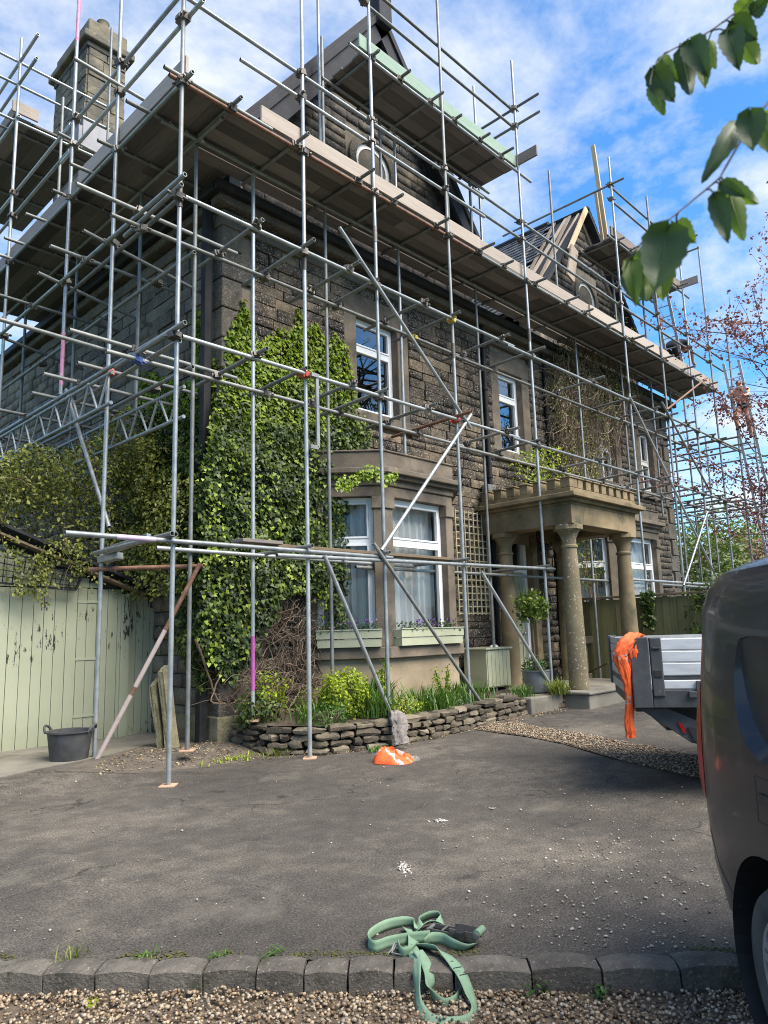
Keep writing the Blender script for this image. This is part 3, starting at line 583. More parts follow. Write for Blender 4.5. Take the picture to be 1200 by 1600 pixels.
# bays -------------------------------------------------------------
def bay(x0, x1, curt, first):
    pts = [(x0-BP, YF), (x0, YF-BP), (x1, YF-BP), (x1+BP, YF)]
    def ringplan(o): # offset outline
        k = o*math.tan(R(22.5)); return [(x0-BP-o*1.414, YF), (x0-k, YF-BP-o), (x1+k, YF-BP-o), (x1+BP+o*1.414, YF)]
    m = MB(); m.plan(ringplan(0), .1, 1.04); m.build('bay_plinth_wall', 'plinth', house, bev=.01)
    m = MB(); m.plan(ringplan(.045), .1, .44); m.build('bay_footing', 'plinth', house, bev=.015)
    m = MB(); m.plan(ringplan(.09), 1.04, 1.20); m.build('bay_sill', 'dress', house, bev=.012)
    m = MB(); m.plan(ringplan(.0), 3.36, 3.52); m.build('bay_lintel', 'dress', house, bev=.01)
    m = MB(); m.plan(ringplan(.03), 3.52, 3.62); m.plan(ringplan(.10), 3.62, 3.68); m.plan(ringplan(.17), 3.68, 3.76); m.build('bay_cornice', 'dress', house, bev=.012)
    m = MB(); m.plan(ringplan(.03), 3.76, 4.02); m.plan(ringplan(.05), 4.02, 4.05); m.build('bay_parapet', 'dress', house, bev=.012)
    Wd = BP*math.sqrt(2)
    frs = [Fr((x0-BP, YF, 0), (1, -1, 0), (-1, -1, 0)), Fr((x0, YF-BP, 0), (1, 0, 0), (0, -1, 0)), Fr((x1, YF-BP, 0), (1, 1, 0), (1, -1, 0))]
    for i, (fr, w) in enumerate(zip(frs, (Wd, x1-x0, Wd))):
        jw = .17
        for q0, q1 in ((0.0, jw), (w-jw, w)):
            m = MB(); m.box(q0, q1, -.24, .0, 1.2, 3.18, fr); m.build('bay_jamb', 'dress', house, bev=.012)
            m = MB(); m.box(q0-.02, q1+.02, -.2, .03, 3.18, 3.36, fr); m.build('jamb_capital', 'dress', house, bev=.01)
        win_unit(house, fr, jw, w-jw, 1.22, 3.36, .70, 'upvc', 'glasslow', bw=.07, depth_=-.12, curtain=curt)
    # floor and ceiling of the bay behind the glass, room beyond
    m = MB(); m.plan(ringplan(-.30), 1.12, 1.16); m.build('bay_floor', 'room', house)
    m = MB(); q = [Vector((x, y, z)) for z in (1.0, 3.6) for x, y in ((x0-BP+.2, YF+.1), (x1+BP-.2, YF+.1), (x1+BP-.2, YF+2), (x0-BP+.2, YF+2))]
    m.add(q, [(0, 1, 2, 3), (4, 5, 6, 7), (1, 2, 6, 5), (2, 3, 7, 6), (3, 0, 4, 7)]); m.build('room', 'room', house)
bay(*BAYS[0], True, True); bay(*BAYS[1], True, False)
# rainwater pipes
def pipe(x, y, z0, z1, r_=.045):
    m = MB(); m.tube([(x, y, z1), (x, y, z0)], r_, 12); zz = z0+.4
    while zz < z1: m.tube([(x, y, zz), (x, y, zz+.07)], r_*1.35, 12); zz += 1.75
    return m.build('downpipe', 'blackpipe', house, smooth=True)
pipe(11.12, YF-.08, .35, EAV+.1); pipe(13.35, YF-.08, .3, EAV+.1)
m = MB(); m.box(4.98, 5.10, YF+.10, YF+.22, .1, EAV+.1); m.build('downpipe', 'blackpipe', house, bev=.02)
# roofs ------------------------------------------------------------
RZ = EAV+.2; RX0, RY0 = XF-.2, YF-.2; RDY = 4.7; RH = 3.7
m = MB(); m.add([(RX0, RY0, RZ), (XE+.2, RY0, RZ), (XE-3.5, RY0+RDY, RZ+RH), (RX0+4.7, RY0+RDY, RZ+RH), (RX0, YE+.2, RZ), (XE+.2, YE+.2, RZ), (XE-3.5, RY0+RDY+.1, RZ+RH), (RX0+4.7, RY0+RDY+.1, RZ+RH)], [(0, 1, 2, 3), (0, 3, 7, 4), (3, 2, 6, 7), (4, 7, 6, 5), (1, 5, 6, 2)])
roof = m.build('roof', 'slate', house)
def gable(xc, hw, zb, za, open_verge):
    """gabled front over a bay: wall of stone, slated roof running back, clad verge"""
    sl = (za-zb)/hw; yb = YF-.32; yk = YF+6.0
    gw = MB(); gw.prism([(xc-hw+.22, zb-1.4), (xc+hw-.22, zb-1.4), (xc+hw-.22, zb), (xc, za-.25), (xc-hw+.22, zb)], -.3, -.012, FRONT); g = gw.build('gable_wall', 'mortar_dark', house)
    rwx, rwz, rr = xc, 9.42, .43
    top = lambda z: (xc-min(hw-.25, (za-.35-z)/sl), xc+min(hw-.25, (za-.35-z)/sl))
    st = courses(xc-hw, xc+hw, zb-1.4, za-.5, [(rwx-rr-.2, rwx+rr+.2, rwz-rr-.2, rwz+rr+.2)], .16, .25, .28, .6, top=top)
    lay(FRONT, st, 'stone_black', g, 0, .016, lambda u, v: True)
    # round window
    m = MB(); n = 28
    for (ra, rb, d0, d1) in ((rr, rr+.15, -.1, .05), ):
        vs_ = []
        for k in range(n):
            a = 2*math.pi*k/n
            for r_, d in ((ra, d0), (ra, d1), (rb, d1), (rb, d0)): vs_.append(FRONT(rwx+r_*math.cos(a), d, rwz+r_*math.sin(a)))
        m.add(vs_, [(4*k+j, 4*((k+1) % n)+j, 4*((k+1) % n)+(j+1) % 4, 4*k+(j+1) % 4) for k in range(n) for j in range(4)])
    m.build('round_surround', 'quoin', house, smooth=True)
    m = MB(); vs_ = []
    for k in range(n):
        a = 2*math.pi*k/n
        for r_, d in ((rr-.09, -.08), (rr-.09, .0), (rr, .0), (rr, -.08)): vs_.append(FRONT(rwx+r_*math.cos(a), d, rwz+r_*math.sin(a)))
    m.add(vs_, [(4*k+j, 4*((k+1) % n)+j, 4*((k+1) % n)+(j+1) % 4, 4*k+(j+1) % 4) for k in range(n) for j in range(4)])
    for ang in (0, 90):
        dxx, dzz = math.cos(R(ang))*(rr-.06), math.sin(R(ang))*(rr-.06); m.bar(FRONT(rwx-dxx, -.04, rwz-dzz), FRONT(rwx+dxx, -.04, rwz+dzz), .04, .05, (0, 1, 0))
    wn = m.build('window', 'upvc', house, smooth=True)
    m = MB(); m.add([FRONT(rwx+(rr-.05)*math.cos(2*math.pi*k/n), -.05, rwz+(rr-.05)*math.sin(2*math.pi*k/n)) for k in range(n)], [tuple(range(n))]); m.build('pane', 'glass', wn)
    # roof planes carrying slates
    for sgn in (-1, 1):
        nn = Vector((sgn*sl, 0, 1)).normalized(); pl = MB()
        A, B = Vector((xc, yb+.05, za)), Vector((xc+sgn*(hw+.15), yb+.05, zb-.15*sl))
        C_, D = Vector((B.x, yk, B.z)), Vector((A.x, yk, A.z)); o_ = nn*-.05
        pl.add([A+o_, B+o_, C_+o_, D+o_, A-nn*.12, B-nn*.12, C_-nn*.12, D-nn*.12], [(0, 1, 2, 3), (4, 7, 6, 5), (0, 4, 5, 1), (1, 5, 6, 2), (2, 6, 7, 3), (3, 7, 4, 0)])
        rp = pl.build('roof_slope', 'blackslate', house)
        Ls = (B-A).length; rows = int(Ls/.20); dn = (B-A).normalized(); Vs, Fs, k = [], [], 0
        for r_ in range(rows+1):
            y = yb+.05-(r_ % 2)*.14
            while y < yk-.05:
                y0, y1 = max(y, yb+.05), min(y+.275, yk)
                broken = open_verge and sgn < 0 and (y0-yb) < .95+.5*noise.noise(Vector((r_*.31, 3, 0)))-.028*r_
                if y1-y0 > .03 and not broken:
                    s0, s1 = max(0, r_*.2-.06), min(Ls, r_*.2+.24); l = random.uniform(.012, .024)
                    p = [A+dn*s0+nn*-.03, A+dn*s1+nn*l]
                    q = [Vector((p[0].x, y0+.004, p[0].z)), Vector((p[0].x, y1-.004, p[0].z)), Vector((p[1].x, y1-.004, p[1].z)), Vector((p[1].x, y0+.004, p[1].z))]
                    q += [q[3]-nn*.016, q[2]-nn*.016]
                    Vs += [tuple(v) for v in q]; Fs += [(k, k+1, k+2, k+3), (k+3, k+2, k+5, k+4)]; k += 6
                y += .28
        npmesh('slates', Vs, Fs, 'slate', rp, 'stuff')
        if not open_verge:                                        # dark clad verge
            m = MB(); m.bar(A+Vector((0, -.02, -.22)), B+Vector((0, -.02, -.22)), .07, .44, nn); m.bar(A+Vector((0, -.07, -.07)), B+Vector((0, -.07, -.07)), .05, .1, nn); m.build('verge_board', 'blackslate', house, bev=.008)
            m = MB(); m.bar(A+Vector((0, .16, -.30)), B+Vector((0, .16, -.30)), .30, .04, nn); m.build('verge_soffit', 'blackslate', house)
        else:
            m = MB(); m.bar(A+Vector((0, .25, -.2)), B+Vector((0, .25, -.2)), .06, .2, nn); m.bar(A+Vector((0, .6, -.06)), B+Vector((0, .6, -.06)), .1, .06, nn); m.build('rafter', 'oldwood', house, bev=.005)
            for q in (.5, .95, 1.4):
                if sgn < 0:
                    m = MB(); m.bar(A+Vector((0, q, -.02)), A+(B-A)*.92+Vector((0, q-.35, -.02)), .09, .03, nn); m.build('batten', 'oldwood', house)
    rg = MB(); rg.tube([(xc, yb+(.1 if not open_verge else 1.2), za+.0), (xc, yk, za+.0)], .07, 8); rg.build('ridge_tile', 'blackslate', house)
gable(8.22, 2.95, 8.55, 12.35, False)
gable(15.7, 2.85, 8.45, 11.85, True)
m = MB(); m.box(8.06, 8.38, 7.55, 7.87, 12.0, 12.75); m.box(8.1, 8.34, 7.59, 7.83, 12.75, 13.6); m.build('finial_post', 'blackslate', house, bev=.02)
m = MB(); m.bar((8.05, 7.54, 12.9), (8.12, 7.5, 14.0), .05, .02); m.build('metal_strap', 'galv', house)
# new timber on the opened gable
for a, b, w, h_ in (((14.25, 7.58, 10.0), (15.35, 7.62, 11.55), .14, .04), ((15.72, 7.3, 10.1), (14.8, 7.05, 12.7), .05, .10), ((15.6, 7.35, 10.1), (15.05, 7.2, 11.7), .05, .07)):
    m = MB(); m.bar(a, b, w, h_, (0, -1, 0)); m.build('new_timber', 'newwood', house, bev=.004)
m = MB(); m.bar((14.05, 7.5, 9.2), (14.4, 7.52, 10.1), .3, .05, (0, -1, 0)); m.build('old_bargeboard', 'oldwood', house, bev=.01)
# chimney ----------------------------------------------------------
chx0, chx1, chy0, chy1, chz0, chz1 = 5.22, 6.0, 12.95, 14.55, 7.3, 13.55
m = MB(); m.box(chx0+.03, chx1-.03, chy0+.03, chy1-.03, chz0, chz1); ch = m.build('chimney', 'mortar', house)
for fr, a, b in ((Fr((0, chy0, 0), (1, 0, 0), (0, -1, 0)), chx0, chx1), (Fr((chx0, 0, 0), (0, 1, 0), (-1, 0, 0)), chy0, chy1)):
    lay(fr, courses(a, b, 10.9, chz1-.35, [], .19, .24, .3, .5), 'chim', ch, 40, .03, lambda u, v: v < 230)
m = MB(); m.box(chx0-.05, chx1+.05, chy0-.05, chy1+.05, chz1-.35, chz1-.22); m.box(chx0-.14, chx1+.14, chy0-.14, chy1+.14, chz1-.22, chz1-.06); m.box(chx0-.02, chx1+.02, chy0-.02, chy1+.02, chz1-.06, chz1+.32); m.build('chimney_cap', 'chim', ch, bev=.03)
for y in (13.2, 13.75, 14.3):
    m = MB(); m.lathe((5.6, y, chz1+.3), [(.15, 0), (.13, .1), (.11, .26), (.13, .3)], 14); m.build('chimney_pot', 'chim', ch, smooth=True)
m = MB(); m.box(chx0-.10, chx1+.55, chy0-.14, chy0-.06, 10.85, 11.45); m.box(chx0-.18, chx0-.1, chy0-.14, chy1, 10.85, 11.3); m.build('chimney_flashing', 'lead', ch, bev=.01)
# ------------------------------------------------------------------ portico
PX0, PX1, PY0, PY1, PZ = 11.0, 13.0, 6.27, 7.58, .38
porch = thing('portico', (PX0, PY0, .1), 'ochre sandstone porch with round columns and battlemented top at the front door', 'porch')
def column(x, y, mat):
    m = MB(); m.lathe((x, y, 0), [(.172, PZ), (.172, PZ+.03), (.165, PZ+.05), (.160, PZ+.3), (.155, 1.2), (.142, 2.0), (.122, 2.72), (.142, 2.735), (.142, 2.765), (.120, 2.78), (.122, 2.88), (.165, 2.98), (.205, 3.03)], 28)
    c = m.build('column', mat, porch, smooth=True)
    m = MB(); m.plan([(x+.25*math.cos(R(22.5+45*k)), y+.25*math.sin(R(22.5+45*k))) for k in range(8)], 3.03, 3.12); m.build('capital', mat, c, bev=.01); return c
column(PX0, PY0, 'lichen'); column(PX0, PY1, 'porch'); column(PX1, PY0, 'porch'); column(PX1, PY1, 'porch')
def rect_ring(o, z0, z1, name, mat='porch', solid=True, bev=.012):
    m = MB(); m.box(PX0-o, PX1+o, PY0-o, YF-.04, z0, z1); return m.build(name, mat, porch, bev=bev)
m = MB(); a = .2
m.box(PX0-a, PX0+a, PY0-a, YF-.04, 3.12, 3.45); m.box(PX1-a, PX1+a, PY0-a, YF-.04, 3.12, 3.45); m.box(PX0+a, PX1-a, PY0-a, PY0+a, 3.12, 3.45); m.build('frieze', 'porch', porch, bev=.01)
rect_ring(.205, 3.45, 3.50, 'ceiling_slab'); rect_ring(.27, 3.50, 3.56, 'cornice'); rect_ring(.36, 3.56, 3.64, 'cornice')
m = MB(); o = .22
m.box(PX0-o, PX1+o, PY0-o, PY0-o+.18, 3.64, 3.74); m.box(PX0-o, PX0-o+.18, PY0-o+.18, YF-.04, 3.64, 3.74); m.box(PX1+o-.18, PX1+o, PY0-o+.18, YF-.04, 3.64, 3.74); m.build('parapet', 'porch', porch, bev=.01)
def merlon(x0, x1, y0, y1, lo):
    m = MB(); m.box(x0, x1, y0, y1, 3.742, 3.84 if lo else 3.90); m.box(x0-.02, x1+.02, y0-.02, y1+.02, 3.84 if lo else 3.90, 3.865 if lo else 3.925); m.build('merlon', 'porch', porch, bev=.008)
n = 9
for k in range(n):
    x = PX0-o+(PX1-PX0+2*o-.2)*k/(n-1); merlon(x, x+(.26 if k == 0 else .17), PY0-o, PY0-o+.18, False)
for k in range(1, 7):
    y = PY0-o+.28*k; merlon(PX0-o, PX0-o+.18, y, y+.17, False); merlon(PX1+o-.18, PX1+o, y, y+.17, False)
m = MB(); m.box(PX0-.45, PX1+.42, PY0-.42, YF-.05, .0, PZ-.05); m.box(PX0-.48, PX1+.45, PY0-.45, YF-.05, PZ-.05, PZ-.001); tag(m.build('porch_step', 'concrete', porch, bev=.02), 'worn stone floor slab of the porch')
m = MB(); m.box(9.6, PX0-.48, 6.3, YF-.06, .0, PZ-.03); tag(m.build('porch_flagstones', 'concrete', porch, bev=.02), 'flagged strip beside the porch')
# ------------------------------------------------------------------ scaffolding
YO, YI, XO, XI = 6.61, 7.42, 3.73, 4.40; TR = .0255
scaf = thing('scaffolding', (XO, YO, 0), 'galvanised tube scaffolding with boarded platforms wrapped round the stone house', 'scaffolding')
def tube(p0, p1, name='ledger', mat='galv', r_=TR):
    p0, p1 = Vector(p0), Vector(p1); m = MB(); d = (p1-p0).normalized(); a = d.orthogonal().normalized(); b = d.cross(a); n = 12; vs_ = []
    for p, rr, off in ((p0, r_*.82, .09), (p0, r_*.82, 0), (p0, r_, 0), (p1, r_, 0), (p1, r_*.82, 0), (p1, r_*.82, -.09)):
        vs_ += [p+d*off+(a*math.cos(2*math.pi*k/n)+b*math.sin(2*math.pi*k/n))*rr for k in range(n)]
    m.add(vs_, [(i*n+k, i*n+(k+1) % n, (i+1)*n+(k+1) % n, (i+1)*n+k) for i in range(5) for k in range(n)])   # hollow ends
    return m.build(name, mat, scaf, smooth=True)
cm = MB(); cm.box(-.048, .048, -.034, .034, -.03, .03); cm.box(-.03, .03, -.05, .05, -.022, .022); cm.tube([(.03, -.02, 0), (.085, -.03, .01)], .009, 6); cm.tube([(-.03, .03, 0), (-.07, .05, -.01)], .009, 6); cm.tube([(.06, -.028, .005), (.082, -.031, .01)], .016, 6)
CPM = {}
def coupler(p, mat='coupler', rot=None):
    if mat not in CPM:
        me = bpy.data.meshes.new('coupler'); me.from_pydata(cm.v, [], cm.f); me.materials.append(MAT[mat]); CPM[mat] = me
    o = bpy.data.objects.new('coupler', CPM[mat]); reg(o, p, scaf); o.rotation_euler = (random.uniform(-.3, .3), random.uniform(-.3, .3), rot if rot is not None else random.choice((0, 1.57, 3.14, 4.7))+random.uniform(-.2, .2)); o.scale = (1.3,)*3
LV = (2.37, 4.57, 6.20)
FX = [3.73, 5.50, 6.81, 8.49, 10.72, 14.62, 16.58, 18.36, 19.88]
FB = [0.0, .01, .36, .30, .38, .2, .2, .2, .2]; FT = [12.9, 13.2, 13.9, 14.6, 12.2, 12.07, 11.95, 10.9, 11.89]
for i, (x, b, t_) in enumerate(zip(FX, FB, FT)):
    bands = [b+.006, min(6.2+.4*(i % 3)-.5*(i % 2), t_-1), t_]
    tube((x, YO, bands[0]), (x, YO, bands[1]), 'standard'); tube((x, YO, bands[1]+.002), (x+.004, YO, t_), 'standard', 'galv' if i % 3 else 'galvdull')
    s_ = MB(); s_.tube([(x, YO, bands[1]-.12), (x, YO, bands[1]+.12)], TR*1.28, 10); s_.build('sleeve_coupler', 'coupler', scaf, smooth=True)
IX = [4.41, 5.29, 6.58, 8.18, 10.27, 13.9, 16.05, 17.72, 18.9]; IB = [.17, .42, .62, 4.06, .36, .2, 4.06, 4.06, .2]
for i, (x, b) in enumerate(zip(IX, IB)): tube((x, YI, b), (x, YI, 8.2 if i not in (2, 3, 4, 6, 7) else 10.6), 'standard', 'galv' if i % 2 else 'galvdull')
for x in (6.6, 10.72): tube((x, YI+.1, 7.8), (x, YI+.1, 12.2), 'standard')
for x in (7.85, 9.6): tube((x, YI+.02, 7.8), (x, YI+.02, 9.9), 'standard', 'galvdull')
# ledgers along the front
tube((2.62, YO-.055, LV[0]+.0), (6.9, YO-.055, LV[0]), 'ledger'); tube((5.0, YO-.055, LV[0]-.07), (10.95, YO-.055, LV[0]+.02), 'ledger')
zi = hit(457, 873, 1, YI-.05).z
tube((3.95, YI-.055, zi+.02), (8.2, YI-.055, zi), 'ledger'); tube((7.0, YI-.055, zi-.06), (14.4, YI-.055, zi-.03), 'ledger', 'galvdull')
tube((13.6, YO-.055, 2.3), (20.5, YO-.055, 2.32), 'ledger'); tube((14.2, YI-.05, 2.34), (20.5, YI-.05, 2.34), 'ledger', 'galvdull')
for z in LV[1:]:
    tube((XO+.03, YO-.055, z), (10.1, YO-.055, z), 'ledger'); tube((9.9, YO-.055, z-.03), (15.9, YO-.055, z-.02), 'ledger', 'galv'); tube((15.7, YO-.055, z), (21.6, YO-.055, z), 'ledger', 'galvdull')
    tube((3.3, YI-.055, z-.04), (9.6, YI-.055, z-.06), 'ledger', 'galvdull'); tube((9.4, YI-.055, z-.09), (15.6, YI-.055, z-.06), 'ledger', 'galvdull'); tube((15.4, YI-.055, z-.03), (21.2, YI-.055, z-.03), 'ledger', 'galvdull')
# transoms from outer to inner standards
for li, z in enumerate(LV):
    for i, (x, xi) in enumerate(zip(FX, IX)):
        if li == 0 and i > 4: continue
        rs = (i*7+li*3) % 5
        mt = 'rust' if (li == 1 and i == 3) else 'galvdull'
        if li == 0: tube((x-.06, YO-.16, z+.055), (x-.06, YI+.25, z+.05), 'transom', mt); continue
        tube((x-.07, YO-.10-.06*rs, z+.055), (x-.07, YI+.30+.05*rs, z+.01), 'transom', mt)
        coupler((x-.04, YO-.02, z), ('coupler', 'yelp')[(li, i) == (2, 3)] if (li, i) not in ((1, 1), (1, 3)) else 'redp'); coupler((x-.05, YI-.03, z-.04), 'bluep' if (li, i) == (1, 0) else ('yelp' if (li, i) == (2, 3) else 'coupler'))
        if i < len(FX)-1:
            xm = x+(FX[i+1]-x)*.55; tube((xm, YO-.16-.04*rs, z+.055), (xm+.02, YI+.42, z+.02), 'transom', 'galvdull'); coupler((xm, YO-.05, z+.03)); coupler((xm, YI-.05, z))
# main platform of the front: ledgers, transoms, boards, toe boards, guard rails
PLZ = 7.66
for a, b in ((XO-.15, 9.4), (9.2, 15.2), (15.0, 20.6)):
    tube((a, YO+.02, PLZ), (b, YO+.02, PLZ), 'ledger', 'rust' if a < 4 else 'galvdull'); tube((a+.3, YI-.05, PLZ), (b+.2, YI-.05, PLZ), 'ledger', 'galvdull')
x = 4.4; k = 0
while x < 20.4:
    tube((x, YO-.20-.12*((k*7) % 3)/2, PLZ+.053), (x, YF-.18, PLZ+.053), 'transom', 'galvdull'); coupler((x, YO+.02, PLZ+.03)); x += (.98, 1.12, .72)[k % 3]; k += 1
BW, BT = .225, .038
def boardX(x0, x1, y, z, mat='boardX', name='board', w=BW):
    j = random.uniform(-.004, .004); m = MB(); m.box(x0, x1, y+.003, y+w-.003, z+j, z+BT+j); return m.build(name, mat, scaf, bev=.004)
def boardY(y0, y1, x, z, mat='boardY', name='board', w=BW):
    j = random.uniform(-.004, .004); m = MB(); m.box(x+.003, x+w-.003, y0, y1, z+j, z+BT+j); return m.build(name, mat, scaf, bev=.004)
BZ = PLZ+.082
for r_ in range(5):
    y = YO+.065+r_*BW; x = 4.47; k = 0
    while x < 20.3:
        l = 3.9 if k else (2.4, 3.3, 1.8, 2.9, 2.2)[r_]; boardX(x+.004, min(x+l, 20.35), y+random.uniform(-.004, .004)+(.015 if r_ == 4 else 0), BZ); x += l+.006; k += 1
for a, b, dy, dz in ((4.86, 9.42, 0, 0), (9.32, 13.25, .04, .012), (13.2, 17.1, 0, .0), (16.95, 20.5, .04, .01)):
    m = MB(); m.box(a, b, YO+.032+dy, YO+.07+dy, BZ+.035+dz, BZ+.26+dz); m.build('toe_board', 'toeX', scaf, bev=.005)
for z, x0 in ((8.47, 4.55), (8.83, XO-.1)):
    tube((x0, YO+.05, z), (9.6, YO+.05, z), 'guard_rail'); tube((9.3, YO+.05, z+.05), (15.3, YO+.05, z-.02), 'guard_rail'); tube((15.0, YO+.05, z-.03), (21.0, YO+.05, z), 'guard_rail', 'galvdull')
    for x in FX: coupler((x, YO+.03, z)); coupler((x, YO, PLZ-.02))
# upper platforms in front of the gables
def upper(x0, x1, z, toe, n, rails, ins):
    tube((x0-.35, YO+.02, z), (x1+.45, YO+.02, z), 'ledger'); tube((x0-.2, YI-.02, z), (x1+.15, YI-.02, z), 'ledger', 'galvdull')
    x = x0+.1; k = 0
    while x < x1: tube((x, YO-.16-.06*(k % 3), z+.053), (x, YI+.28, z+.053), 'transom', 'galvdull'); coupler((x, YO+.02, z+.03)); x += .62+.1*(k % 2); k += 1
    for r_ in range(n): boardX(x0-.02+random.uniform(-.04, .04), x1-.05+random.uniform(-.03, .03), YO+.065+r_*BW, z+.082)
    m = MB(); m.box(x0-.12, x1+.0, YO+.032, YO+.07, z+.115, z+.34); m.build('toe_board', toe, scaf, bev=.005)
    m = MB(); m.box(x1-.02, x1+.02, YO-.42, YI+.1, z+.12, z+.33); m.build('toe_board', 'toeY', scaf, bev=.005)
    for q in rails:
        tube((x0-(.2 if q < z+1 else .05), YO+.05, q), (x1+.06, YO+.05, q), 'guard_rail', 'galvdull'); tube((x1+.055, YO-.5, q+.05), (x1+.055, YI+.5, q+.05), 'guard_rail', 'galvdull'); coupler((x1, YO+.02, q)); coupler((x0, YO+.02, q))
upper(6.75, 10.72, 9.85, 'greenboard', 4, (10.80, 11.17), 0)
upper(14.62, 18.36, 9.98, 'toeX', 4, (11.02, 11.38), 0)
tube((6.6, 7.5, 11.9), (6.6, 6.3, 12.3), 'guard_rail', 'galvdull'); tube((14.62, 6.3, 11.38), (14.62, 9.6, 11.38), 'guard_rail', 'galvdull')
tube((12.9, 7.2, 8.0), (12.9, 7.2, 11.2), 'standard', 'galvdull')
# left side of the house
LS = [(8.24, .08, 12.6), (9.68, 4.72, 12.9), (12.15, 4.62, 11.9)]
for i, (y, b, t_) in enumerate(LS):
    tube((XO, y, b), (XO, y, t_), 'standard', 'galv')
m = MB(); m.tube([(XO, 9.68, 4.86), (XO, 9.68, 5.62)], TR*1.06, 12); m.build('paint_band', 'pink', scaf, smooth=True)
m = MB(); m.tube([(XO, 9.68, 10.2), (XO, 9.68, 12.8)], TR*1.06, 12); m.build('paint_band', 'pink', scaf, smooth=True)
m = MB(); m.tube([(5.29, YI, .75), (5.29, YI, 1.4)], TR*1.06, 12); m.build('paint_band', 'purple', scaf, smooth=True)
m = MB(); m.tube([(3.1, YO-.055, LV[0]), (3.5, YO-.055, LV[0])], TR*1.06, 12); m.build('paint_band', 'lavender', scaf, smooth=True)
for y in (8.85, 10.98, 13.2): tube((XI, y, 4.45), (XI, y, 8.2), 'standard', 'galvdull')
for z, z2 in ((4.64, 4.60), (6.36, 6.08)):
    tube((XO-.055, YO-.2, z), (XO-.055, 13.6, z), 'ledger'); tube((XO+.09, YO+.1, z-.05), (XO+.09, 9.9, z-.1), 'ledger', 'galvdull'); tube((XI-.055, YI-.1, z2), (XI-.055, 14.2, z2), 'ledger', 'galvdull')
    for y in (8.24, 9.68, 12.15):
        tube((XO-.35, y+.07, z+.05), (XF-.12, y+.07, z2+.06), 'transom', 'galvdull'); coupler((XO, y, z), 'redp' if (y < 8.5 and z < 5) else 'coupler'); coupler((XI, y+.1, z2))
    for y in (7.45, 8.95, 10.8): tube((XO-.5-.3*(y < 8), y, z+.055), (XF-.15, y, z+.02), 'transom', 'galvdull'); coupler((XO-.04, y, z+.03))
tube((1.9, 8.33, 5.0), (4.9, 8.33, 4.92), 'transom', 'galvdull')
for a, b in ((XO-.06, 0), (XI, 0)):
    zt = 4.56 if a < 4 else 4.44; lb = None
    y0, y1 = (8.0, 12.4) if a < 4 else (7.6, 11.9)
    m = MB(); m.tube([(a, y0, zt), (a, y1, zt)], .024, 10); m.tube([(a, y0, zt-.38), (a, y1, zt-.38)], .024, 10); lb = m.build('ladder_beam', 'galv', scaf, smooth=True)
    y = y0+.1; k = 0
    while y < y1-.3:
        m = MB(); m.tube([(a, y, zt-.38*(k % 2)), (a, y+.24, zt-.38*(1-k % 2))], .015, 8); m.build('lacing', 'galv', lb, smooth=True); y += .27; k += 1
for y in (6.62, 8.3, 9.75, 12.1):
    tube((XO-.22, y, PLZ+.053), (XF-.2, y, PLZ+.053), 'transom', 'galvdull')
for y in (7.4, 9.0, 10.6, 11.5): tube((XO-.28, y, PLZ+.053), (XF-.2, y, PLZ+.053), 'transom', 'galvdull')
tube((XO+.02, YO-.2, PLZ), (XO+.02, 14.5, PLZ), 'ledger'); tube((XI, YO+.2, PLZ), (XI, 14.5, PLZ), 'ledger', 'galvdull')
for c_ in range(6):
    x = XO+.06+c_*BW; y = YO+.06 if x+BW < 4.5 else 7.81; k = 0
    while y < 14.3:
        l = 3.9 if k else (2.6, 3.4, 1.9, 3.0, 2.2, 3.6)[c_]; boardY(y+.004, min(y+l, 14.4), x, BZ-(.0 if x < 4.3 else .0)); y += l; k += 1
for a, b, dx_ in ((YO-.02, 9.5, 0), (9.4, 13.3, .04), (13.2, 14.6, 0)):
    m = MB(); m.box(XO+.032+dx_, XO+.07+dx_, a, b, BZ+.035, BZ+.26); m.build('toe_board', 'toeY', scaf, bev=.005)
for z in (8.5, 8.93): tube((XO+.05, YO-.35, z), (XO+.05, 10.2, z), 'guard_rail'); tube((XO+.05, 9.9, z+.05), (XO+.05, 14.8, z), 'guard_rail')
for y in (YO, 8.24, 9.68, 12.15):
    for z in (8.5, 8.93, PLZ): coupler((XO+.02, y, z))
for y in (8.2, 9.7): tube((XO-.6 if y < 9 else XO-.2, y, 8.6), (XO+1.1, y, 8.5), 'guard_rail', 'galvdull')
# higher platform round the chimney
CZ = 10.33; x0, y0 = 3.55, 12.25
tube((XO-.4, y0-.02, CZ), (5.6, y0-.02, CZ), 'ledger'); tube((XO+.0, y0-.2, CZ), (XO, 16, CZ), 'ledger')
for c_ in range(6): boardY(y0, 15.9, XO+.05+c_*BW, CZ+.08)
m = MB(); m.box(XO-.02, XO+.02, y0-.1, 15.9, CZ+.12, CZ+.34); m.build('toe_board', 'toeY', scaf, bev=.005)
m = MB(); m.box(XO-.08, XO+.35, y0-.1, y0-.06, CZ+.12, CZ+.34); m.build('toe_board', 'toeX', scaf, bev=.005)
for z in (11.0, 11.45): tube((XO, y0-.9, z), (XO, 16, z), 'guard_rail'); tube((XO-1, y0, z+.05), (5.4, y0, z+.05), 'guard_rail')
for x, y, t_ in ((5.35, 12.2, 13.2), (4.5, 12.2, 11.2), (XO, 14.8, 12.5)): tube((x, y, 7.6), (x, y, t_), 'standard', 'galvdull')
for y in (12.6, 13.6, 14.6): tube((XO-.3, y, CZ+.05), (5.1, y, CZ+.05), 'transom', 'galvdull')
